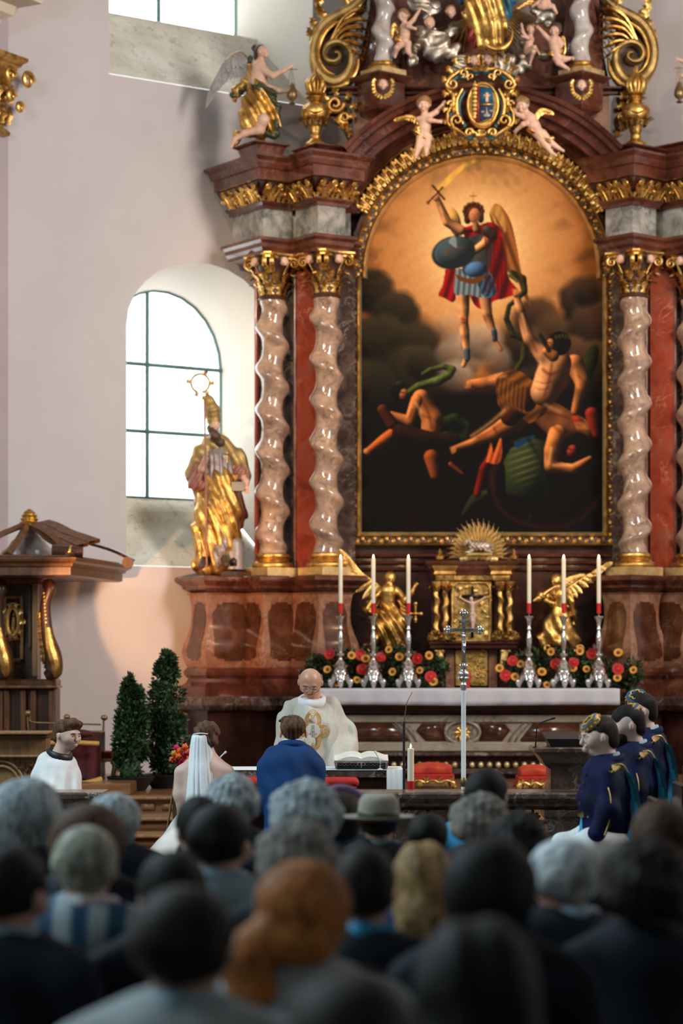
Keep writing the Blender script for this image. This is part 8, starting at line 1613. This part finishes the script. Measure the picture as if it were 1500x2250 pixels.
# --- altar boy
def boy():
    d = 16.5; q = FR(d); k = d/F; o = thing('person', 'curly-haired altar boy in white surplice with black collar sitting sideways', 'person', (X(130, d), d, 0))
    s = SD(); s.ch([q(126, 1688), q(126, 1715), q(126, 1760), q(126, 1800)], [.115, .14, .17, .19], .06); s.ch([q(106, 1676), q(101, 1706, -.03), q(112, 1738, -.13)], [.080, .088, .08], .03); s.ch([q(146, 1680, .05), q(153, 1710, .02), q(150, 1738, -.05)], [.066, .072, .07], .03)
    obj('surplice', s.mesh(.0085, lambda P: .012*np.sin(75*P[0]+3.5*sines(P, 6, 2))*np.clip((.90-P[2])*6, 0, 1)+.003*sines(P, 30, 3)), M['white'], o, True)
    obj('black_collar', ring(q(131, 1658), .080, .088, .012, -.020, .014, flat=2.4), M['black'], o, True)
    s = SD(); L = headsd(s, q(150, 1615, -.01), 29.5*k, (.78, -.64, -.10)); s.c(q(144, 1630, .0), q(130, 1662, .0), .052, .060, .03); obj('head', s.mesh(.0042), M['skin_pale'], o, True)
    s = SD(); s.e(L(-.05, -.2, .48), (.092, .094, .066), .02); s.e(L(.0, .45, .85), (.06, .055, .038), .03); s.e(L(0, -.55, .0), (.078, .05, .07), .03); obj('curly_hair', s.mesh(.0048, lambda P: .012*sines(P, 75, 2)), HM['brown'], o, True)
    g = G(); [ball(L(sg*.34, .86, .02), .0045, g, 6) for sg in (-1, 1)]; [tube([L(sg*.18, .95, .2), L(sg*.36, .93, .24), L(sg*.52, .82, .18)], .003, g, 5, 8) for sg in (-1, 1)]; obj('eyes_and_brows', g, M['hair_s'], o, True, kind='stuff'); g = G(); tube([L(-.2, .9, -.47), L(0, .98, -.45), L(.2, .9, -.47)], .0035, g, 5, 8); obj('mouth', g, M['rose'], o, True)
    s = SD(); s.ch([q(126, 1800), q(150, 1810, -.3)], [.13, .10], .05); s.ch([q(150, 1810, -.3), q(150, 1930, -.34)], [.09, .12], .05); obj('black_cassock', s.mesh(.015), M['black'], o, True); s = SD(); hand(s, q(112, 1738, -.12), q(124, 1745, -.2)); hand(s, q(150, 1738, -.05), q(140, 1745, -.16), side=-1); splitobj('hand', s.mesh(.006), M['skin_pale'], o)
    st_ = thing('sedilia_stool', 'plain dark stool under the altar boy', 'stool', (X(128, d), d, 0)); obj('seat', box(X(128, d)-.2, X(128, d)+.2, d-.2, d+.2, .33, .37, b=.01), M['wood_dark'], st_, 30); [obj('leg', box(X(128, d)+sx-.02, X(128, d)+sx+.02, d+sy-.02, d+sy+.02, 0, .33), M['wood_dark'], st_, 30) for sx in (-.16, .16) for sy in (-.16, .16)]
boy()
# --- three uniformed students
def student(d, hx, hy, label, hairm, cap_front, seat_lab, glasses=False, beard=False, full=True):
    q = FR(d); k = d/F; o = thing('person', label, 'person', (X(hx+20, d), d, 0), 'uniformed men in blue velvet'); r = .098; R_ = r/k
    Q = lambda x, y, z=0: q(hx+x*R_/38, hy+y*R_/38, z)
    s = SD(); L = headsd(s, Q(0, 0), r, (-1, -.12, -.12)); s.c(Q(8, 20), Q(22, 62), .056, .066, .03); obj('head', s.mesh(.0045), M['skin_pale'], o, True)
    s = SD(); c = np.array(Q(4, -11)); s.e(c, (r*1.02, r*.93, r*.92), .01); s.e(Q(26, 12), (.045, .05, .045), .04); s.e(Q(-44, 22), (.070, .10, .085), .012, None, -1); s.e(Q(-8, 40), (.055, .1, .06), .01, None, -1); obj('hair', s.mesh(.005, lambda P: .004*sines(P, 60, 2)), HM[hairm], o, True)
    if beard: s = SD(); s.ch([Q(-22, 26), Q(-12, 38), Q(6, 26), Q(8, 10)], [.04, .045, .035, .02], .02); s.e(Q(-16, 30), (.05, .075, .045), .03); obj('beard', s.mesh(.005, lambda P: .004*sines(P, 80, 3)), HM['dark'], o, True)
    if glasses: g = G(); tube([L(.3+.2*math.cos(t), 1.0+.15*math.cos(t)*0, .05+.17*math.sin(t)) for t in np.linspace(0, 2*pi, 14)[:-1]], .0014, g, 5, close=True); tube([L(-.5, .95, .1), L(-.86, .0, .1)], .0016, g, 5); tube([L(.5, .95, .1), L(.86, .0, .1)], .0016, g, 5); tube([L(-.3+.2*math.cos(t), 1.0, .05+.17*math.sin(t)) for t in np.linspace(0, 2*pi, 14)[:-1]], .0014, g, 5, close=True); obj('glasses', g, M['silver_bright'], o, True)
    # embroidered pillbox cap tipped over the forehead
    nrm = Vector(cap_front[2]).normalized(); T = frame(Q(*cap_front[0]), nrm.cross(Vector((0, 1, .01))), nrm.cross(nrm.cross(Vector((0, 1, .01)))), 1.0); rc = cap_front[1]
    zsg = 1 if (T.to_3x3() @ Vector((0, 0, 1))).dot(nrm) > 0 else -1; T = T @ Matrix.Scale(zsg, 4, (0, 0, 1))
    obj('cap_band', G().join(lathe([(rc*1.0, -.03), (rc*1.02, .0), (rc*.97, .012), (rc*.9, .012)], n=28), T), M['gold_dull'], o, 50); obj('cap_top', G().join(lathe([(rc*.96, .0), (rc*.96, .014), (0, .016)], n=28), T), M['blue_s'], o, 50)
    g = G(); tube([T @ Vector((rc*(.58+.09*math.cos(6*t))*math.cos(t), rc*(.58+.09*math.cos(6*t))*math.sin(t), .018)) for t in np.linspace(0, 2*pi, 48)[:-1]], .006, g, 5, close=True); [ball(T @ Vector((rc*1.02*math.cos(i*pi/7), rc*1.02*math.sin(i*pi/7), -.008)), .008, g, 6) for i in range(14)]; obj('cap_embroidery', g, M['fringe'], o, True)
    s = SD(); s.ch([Q(16, 80), Q(14, 130), Q(20, 190), Q(22, 235)], [.125, .145, .135, .145], .05); s.ch([Q(14, 86, -.11), Q(14, 150, -.19), Q(-12, 200, -.22)], [.078, .062, .05], .03); s.ch([Q(18, 84, .14), Q(14, 150, .19), Q(-12, 200, .2)], [.075, .06, .05], .04)
    obj('velvet_jacket', s.mesh(.009, wrinkle(.006, 16, 5)), M['velvet'], o, True); obj('shirt_collar', ring(Q(14, 52), .074, .070, .011, .034, 0), M['shirt_blue'], o, True); obj('jacket_collar', ring(Q(16, 60), .092, .088, .016, .038, 0), M['velvet'], o, True)
    g = G()
    fr_ = [(-12, 84), (-16, 104), (-20, 124), (-24, 146), (-26, 170)]
    for x, y in fr_: g.join(leaf(.06, .022, 3, .3, .1, 9), frame(Q(x, y, -.06), (.3, -.4, 1), (-.5, -.3, .9), 1)); g.join(leaf(.05, .02, 3, .3, .1, 9), frame(Q(x+6, y-3, -.10), (.3, -.4, -1), (.6, -.3, .7), 1)); ball(Q(x+2, y, -.09), .010, g, 6)
    for x, y, z in ((20, 66, -.14), (28, 62, -.15), (14, 72, -.13), (34, 60, -.12)): g.join(leaf(.055, .022, 3, .3, .1, 9), frame(Q(x, y, z), (1, 0, 0), (.3, -.9, -.3), 1))
    tube([Q(0, 60, -.09), Q(16, 62, -.13), Q(44, 58, -.12), Q(58, 74, -.10)], .005, g, 5, 20); tube([Q(10, 95, -.195), Q(16, 130, -.245), Q(14, 170, -.25), Q(2, 205, -.26)], .003, g, 5, 16); obj('leaf_embroidery', g, M['gold_dull'], o, 40)
    g = G(); P0 = [Q(56, 72, -.08), Q(68, 110, -.09), Q(72, 160, -.10), Q(62, 205, -.15), Q(36, 240, -.20), Q(14, 262, -.24)]
    for j, m in enumerate(('shirt_bright', 'teal')):
        g = G(); P = smooth_path(np.array(P0, float)+np.array((.018*j, -.012*j, -.016*j)), 24); V = []; [V.extend([p+np.array((-.012, .01, .008)), p+np.array((.018, -.01, -.010))]) for p in P]; V = np.array(V); g.add(np.vstack([V, V+np.array((.004, .012, 0))]), np.vstack([grid_faces(24, 2), grid_faces(24, 2)[:, ::-1]+48])); obj('sash', g, M[m], o, True)
    g = G(); tube([Q(-26, 150, -.02), Q(-32, 180, -.02), Q(-38, 215, -.04)], [.016, .02, .022], g, 6, 14); obj('blue_lapel_sash', g, M['shirt_bright'], o, True)
    s = SD(); s.ch([Q(40, 240, -.1), Q(-20, 232, -.14), Q(-70, 240, -.15)], [.10, .09, .07], .04); s.ch([Q(40, 240, .1), Q(-20, 232, .14), Q(-70, 240, .15)], [.10, .09, .07], .04); zf_ = H-(hy-CY)*k-r*(240/38.)
    kx = np.array(Q(-70, 240, -.15)); s.ch([kx, (kx[0]-.02, kx[1], .12)], [.065, .05], .03); kx = np.array(Q(-70, 240, .15)); s.ch([kx, (kx[0]-.02, kx[1], .12)], [.065, .05], .03); obj('white_breeches', s.mesh(.011, wrinkle()), M['white'], o, True)
    s = SD(); [s.ch([(kx[0]-.02, d+a, .25), (kx[0]-.02, d+a, .07), (kx[0]-.14, d+a, .04)], [.055, .05, .04], .03) for a in (-.15, .15)]; splitobj('black_boot', s.mesh(.012), M['black'], o); s = SD(); hand(s, Q(10, 200, -.22), Q(-8, 214, -.18)); hand(s, Q(10, 200, .2), Q(-8, 214, .16), side=-1); splitobj('white_glove', s.mesh(.006), M['white'], o)
    if full: g = G(); tube([Q(-28, 222, -.18), Q(-32, 236, -.2), Q(-26, 246, -.2), Q(-22, 236, -.19)], .009, g, 6, 18); obj('sword_hilt', g, M['gold'], o, True)
    zs = max(.2, Q(40, 240)[2]-.10); ch = thing('wooden_chair', seat_lab, 'chair', (X(hx+40, d), d, 0), 'chairs of the uniformed men'); cx_ = Q(40, 0)[0]; obj('seat', box(cx_-.22, cx_+.22, d-.22, d+.22, zs-.04, zs, b=.01), M['wood_dark'], ch, 30)
    [obj('leg', box(cx_+a-.02, cx_+a+.02, d+b-.02, d+b+.02, 0, zs-.03), M['wood_dark'], ch, 30) for a in (-.18, .18) for b in (-.18, .18)]; obj('backrest', box(cx_+.19, cx_+.22, d-.2, d+.2, zs+.1, zs+.38, b=.01), M['wood_dark'], ch, 30)
student(13.4, 1314, 1618, 'profile of young man with glasses, gold-blue cap and dark velvet jacket, nearest of three', 'dbrown', ((-18, -30, -.02), .062, (-.75, -.15, .72)), 'dark chair under the man with glasses', glasses=True)
student(14.1, 1376, 1592, 'bearded man in blue velvet and gold cap, middle of the three uniformed men', 'dark', ((6, -34, 0), .066, (-.35, -.25, .9)), 'dark chair under the bearded uniformed man', beard=True)
student(14.9, 1404, 1562, 'uniformed man in round blue cap with gold star, farthest of the three', 'dark', ((-8, -34, -.02), .064, (-.2, -.62, .78)), 'dark chair under the man with the star cap', full=False)
# --- wedding guests seen from behind: shared body meshes, one object per part per person
def proto():
    P = {}
    s = SD(); s.c((-.155, 0, .955), (.155, 0, .955), .072, .072, .05); s.ch([(0, 0, .93), (0, .01, .72), (0, 0, .52)], [.145, .15, .165], .08); s.ch([(-.205, 0, .93), (-.245, .05, .68), (-.13, .27, .62)], [.068, .056, .045], .04); s.ch([(.205, 0, .93), (.245, .05, .68), (.13, .27, .62)], [.068, .056, .045], .04); s.c((-.11, 0, .5), (.11, 0, .5), .13, .13, .05)
    P['top'] = s.mesh(.017, wrinkle(.006, 14, 3)).data('jacket', None); s = SD()
    for q_ in (-1, 1): s.ch([(q_*.10, 0, .51), (q_*.12, .42, .52), (q_*.12, .44, .10)], [.105, .08, .055], .04); s.ch([(q_*.12, .43, .05), (q_*.13, .56, .045)], [.05, .042], .02)
    P['legs'] = s.mesh(.02).data('trousers', None); s = SD(); s.ch([(-.075, -.015, 1.035), (0, -.065, 1.045), (.075, -.015, 1.035)], [.027]*3, .02); s.ch([(-.075, -.01, 1.03), (-.05, .06, .98)], [.025, .02], .02); s.ch([(.075, -.01, 1.03), (.05, .06, .98)], [.025, .02], .02); P['collar'] = s.mesh(.009).data('collar', None)
    s = SD(); headsd(s, (0, .02, 1.135), .095, (0, 1, -.08)); s.c((0, 0, 1.10), (0, -.01, .98), .055, .062, .03); s.c((-.06, -.01, .985), (.06, -.01, .985), .05, .05, .04); P['head'] = s.mesh(.0075).data('head', None); s = SD(); hand(s, (-.13, .27, .62), (-.05, .38, .62)); P['hand_l'] = s.mesh(.009).data('hand', None); s = SD(); hand(s, (.13, .27, .62), (.05, .38, .62), side=-1); P['hand_r'] = s.mesh(.009).data('hand', None)
    hp = lambda A, fr, sd_: (lambda Q: A*sines(Q, fr, sd_))
    s = SD(); s.e((0, .0, 1.165), (.097, .110, .103), .01); s.c((0, -.035, 1.13), (0, -.045, 1.10), .075, .052, .04); s.e((0, .14, 1.11), (.085, .10, .11), .02, None, -1); s.e((.108, .015, 1.115), (.03, .04, .045), .01, None, -1); s.e((-.108, .015, 1.115), (.03, .04, .045), .01, None, -1); s.bx((0, 0, .985), (.2, .2, .100), .03, None, -1); P['short'] = s.mesh(.0075, hp(.005, 50, 2)).data('hair', None)
    s = SD(); s.e((0, -.005, 1.165), (.112, .118, .108), .01); s.c((0, -.04, 1.14), (0, -.03, 1.08), .105, .09, .05); s.e((0, .15, 1.09), (.08, .11, .13), .02, None, -1); P['bob'] = s.mesh(.009, hp(.006, 40, 3)).data('hair', None)
    s = SD(); s.e((0, -.005, 1.165), (.106, .115, .106), .01); s.ch([(0, -.04, 1.12), (0, -.06, 1.0), (0, -.08, .84)], [.10, .11, .09], .05); s.e((0, .15, 1.09), (.08, .11, .13), .02, None, -1); P['long'] = s.mesh(.010, lambda Q: .0045*np.sin(70*Q[0]+5*sines(Q, 11, 2))+.005*sines(Q, 40, 3)).data('hair', None)
    s = SD(); s.e((0, -.005, 1.165), (.120, .124, .112), .01); s.c((0, -.04, 1.12), (0, -.045, 1.06), .11, .09, .04); s.e((0, .16, 1.10), (.08, .11, .12), .02, None, -1); s.bx((0, 0, .975), (.2, .2, .095), .04, None, -1); P['curly'] = s.mesh(.0085, (lambda Q: .012*sines(Q, 60, 5)+.011*sines(Q, 150, 6, 7))).data('hair', None)
    s = SD(); s.e((0, -.005, 1.165), (.108, .118, .110), .01); s.e((.01, -.06, 1.10), (.09, .07, .06), .03); s.e((0, .15, 1.09), (.08, .11, .12), .02, None, -1); s.ch([(-.05, -.10, 1.10), (-.085, -.13, 1.05), (-.06, -.14, .99), (-.10, -.14, .93), (-.085, -.12, .88)], [.05, .052, .045, .045, .02], .03); P['ponytail'] = s.mesh(.0085, lambda Q: .010*sines(Q, 55, 5)).data('hair', None)
    g = G(); t = lathe([(.098, 1.155), (.100, 1.20), (.094, 1.255), (.070, 1.285), (.03, 1.272), (0, 1.27)], n=30, sy=1.12); g.join(t); P['crown'] = g.data('hat_crown', None); g = G(); g.join(lathe([(.096, 1.158), (.165, 1.172), (.172, 1.178), (.165, 1.168), (.096, 1.150)], n=36, sy=1.1)); P['brim'] = g.data('hat_brim', None); g = G(); g.join(lathe([(.1005, 1.158), (.1025, 1.162), (.1015, 1.198), (.0995, 1.20)], n=30, sy=1.12)); P['band'] = g.data('hat_band', None)
    P['hairband'] = tube([(.118*math.cos(t), .02, 1.165+.122*math.sin(t)) for t in np.linspace(-.1, pi+.1, 24)], .012, n=8, flat=1.8).data('hairband', None); return P
PR = proto()
def part(nm, key, mt, root):
    o = bpy.data.objects.new(nm, PR[key]); COL.objects.link(o); o.parent = root
    if not len(o.data.materials): o.data.materials.append(mt)
    o.material_slots[0].link = 'OBJECT'; o.material_slots[0].material = mt; ORI[o.name] = np.zeros(3); return o
chair0 = thing('guest_chair', 'wooden church chair occupied by a guest, hidden behind the rows', 'chair', (0, 0, 0), 'guest chairs')
obj('seat', box(-.21, .21, -.22, .24, .36, .39, b=.01), M['wood_dark'], chair0, 30); [obj('leg', box(a-.02, a+.02, b-.02, b+.02, 0, .37), M['wood_dark'], chair0, 30) for a in (-.18, .18) for b in (-.19, .2)]; obj('backrest', box(-.2, .2, -.25, -.225, .5, .72, b=.008), M['wood_dark'], chair0, 30)
first = [True]
def guest(cx_, ytop, w, style, hair, top, label, collar=None, rz=0.0, hw=.19, skin='skin', d=None, zt=1.275, hat=None, lean=0.0):
    d1 = F*hw/w; d2 = (H-1.21)*F/(ytop-CY); d = d or math.sqrt(d1*d2); ztop = H-(ytop-CY)*d/F; sz = max(.80, min(1.08, ztop/zt)); sx = max(.8, min(1.25, w*d/F/hw))
    o = thing('person', label, 'person', (X(cx_, d), d, 0)); o.scale = (sx*sz/sz, (sx+sz)/2, sz); o.rotation_euler = (0, lean, rz)
    part('jacket' if collar else 'top', 'top', M[top], o); part('trousers', 'legs', M['suit_dark'], o); part('head', 'head', M[skin], o); part('hand', 'hand_l', M[skin], o); part('hand', 'hand_r', M[skin], o); part('hair', style, HM[hair], o)
    if collar: part('collar', 'collar', M[collar], o)
    if hat: part('hat_crown', 'crown', M['felt'], o); part('hat_brim', 'brim', M['felt'], o); part('hat_band', 'band', M['green_s'], o)
    if 'mauve' in label: part('hairband', 'hairband', M['purple'], o)
    if first[0]: chair0.location = (X(cx_, d), d, 0); chair0.scale = (1, 1, sz); chair0.rotation_euler = (0, 0, rz); first[0] = False
    else: dup(chair0, (X(cx_, d), d, 0), rz, (1, 1, sz))
    return o
guest(58, 1706, 128, 'bob', 'grey', 'suit_dark', 'grey-haired guest with light blue collar at the left edge below the altar boy', 'shirt_blue', .2)
guest(198, 1762, 140, 'bob', 'reddark', 'suit_dark', 'guest with warm brown bob between two grey heads near the altar boy', None, -.2)
guest(252, 1740, 100, 'bob', 'grey', 'suit_dark', 'farther guest with grey bob below the draped chair', None, -.3, d=9.3)
guest(188, 1808, 150, 'short', 'ash', 'stripes', 'short ash-blond woman in blue striped dress with white collar', 'white', -.05, hw=.20)
guest(18, 1850, 165, 'short', 'dark', 'suit_dark', 'dark-haired man in navy suit at the left edge, in front of the striped dress', 'shirt_blue', -.5, skin='skin_red')
guest(436, 1742, 100, 'short', 'dark', 'suit_dark', 'dark-haired guest half hidden just below the veil of the bride', None, .4, d=8.1)
guest(482, 1760, 138, 'short', 'dark', 'suit_grey', 'dark-haired man in grey suit with pale blue collar below the bride', 'shirt_blue', -.45, skin='skin_red')
guest(512, 1702, 96, 'curly', 'grey', 'suit_dark', 'grey curly-haired guest between bride and groom', None, -.4, skin='skin_red')
guest(672, 1714, 126, 'curly', 'grey', 'suit_dark', 'guest with fluffy silver hair directly below the groom', None, 0)
guest(748, 1738, 84, 'bob', 'dbrown', 'suit_dark', 'brown-haired guest with mauve hairband next to the silver hair', None, 0, hat=None, d=10.4)
guest(652, 1802, 176, 'curly', 'curlyg', 'suit_dark', 'guest with big grey-brown curls below the silver-haired one', None, 0, hw=.235)
guest(832, 1742, 92, 'short', 'dbrown', 'suit_dark', 'guest wearing a grey felt hat with dark green band', 'suit_grey', 0, hat=1, hw=.20, zt=1.29, d=9.9)
guest(378, 1862, 150, 'short', 'dark', 'suit_dark', 'guest with flat dark hair low below the bride dress', None, .3)
guest(404, 1936, 236, 'short', 'dbrown', 'shirt_grey', 'large brown-haired man with pale shirt collar in the nearest rows, left of red hair', 'shirt_blue', -.2, hw=.195)
guest(664, 1890, 216, 'ponytail', 'red', 'shirt_grey', 'red-haired woman with curly ponytail in pale grey top', None, -.35, hw=.215, skin='skin_pale')
guest(802, 1850, 138, 'short', 'dbrown', 'suit_dark', 'dark-haired man with bright blue collar beside the red-haired woman', 'shirt_bright', -.2, skin='skin_red', d=5.85)
guest(930, 1845, 134, 'long', 'blond', 'navy', 'guest with long dark-blond hair right of the bright blue collar', None, .15, hw=.21, d=7.2)
guest(1055, 1744, 132, 'curly', 'curlyg', 'suit_dark', 'guest with grey-brown curls below the processional cross', None, 0, hw=.235, d=8.9)
guest(1068, 1684, 94, 'short', 'dark', 'shirt_bright', 'dark short-haired guest in bright blue top beyond the grey-brown curls', None, -.3)
guest(1082, 1836, 196, 'bob', 'dark', 'suit_dark', 'black-haired guest in front of the grey-brown curls', None, -.3, hw=.22, d=5.35)
guest(1140, 1784, 108, 'curly', 'dark', 'suit_dark', 'dark curly head peeking between black hair and white hair', None, 0, hw=.22, d=7.6)
guest(940, 1800, 88, 'short', 'dark', 'suit_dark', 'small dark head just behind the dark-blond hair', None, 0, d=9.6)
guest(1238, 1836, 160, 'short', 'white', 'suit_dark', 'white-haired man with light collar and navy suit below the uniformed men', 'shirt_blue', .45, skin='skin_red', hw=.195, d=6.5)
guest(1416, 1836, 196, 'curly', 'dbrown', 'suit_dark', 'guest with large dark curls right of the white-haired man', None, 0, hw=.24, d=5.7)
guest(1452, 1754, 128, 'short', 'reddark', 'suit_dark', 'short brown-haired guest at the right edge behind the dark curls', None, .2, skin='skin_red')
guest(1052, 2008, 290, 'long', 'dark', 'suit_dark', 'nearest dark long-haired guest filling the lower right foreground', None, 0, hw=.225)
guest(772, 2130, 256, 'bob', 'dbrown', 'suit_grey', 'nearest dark-haired guest at the bottom edge below the red-haired woman', None, 0, hw=.215, d=3.35)
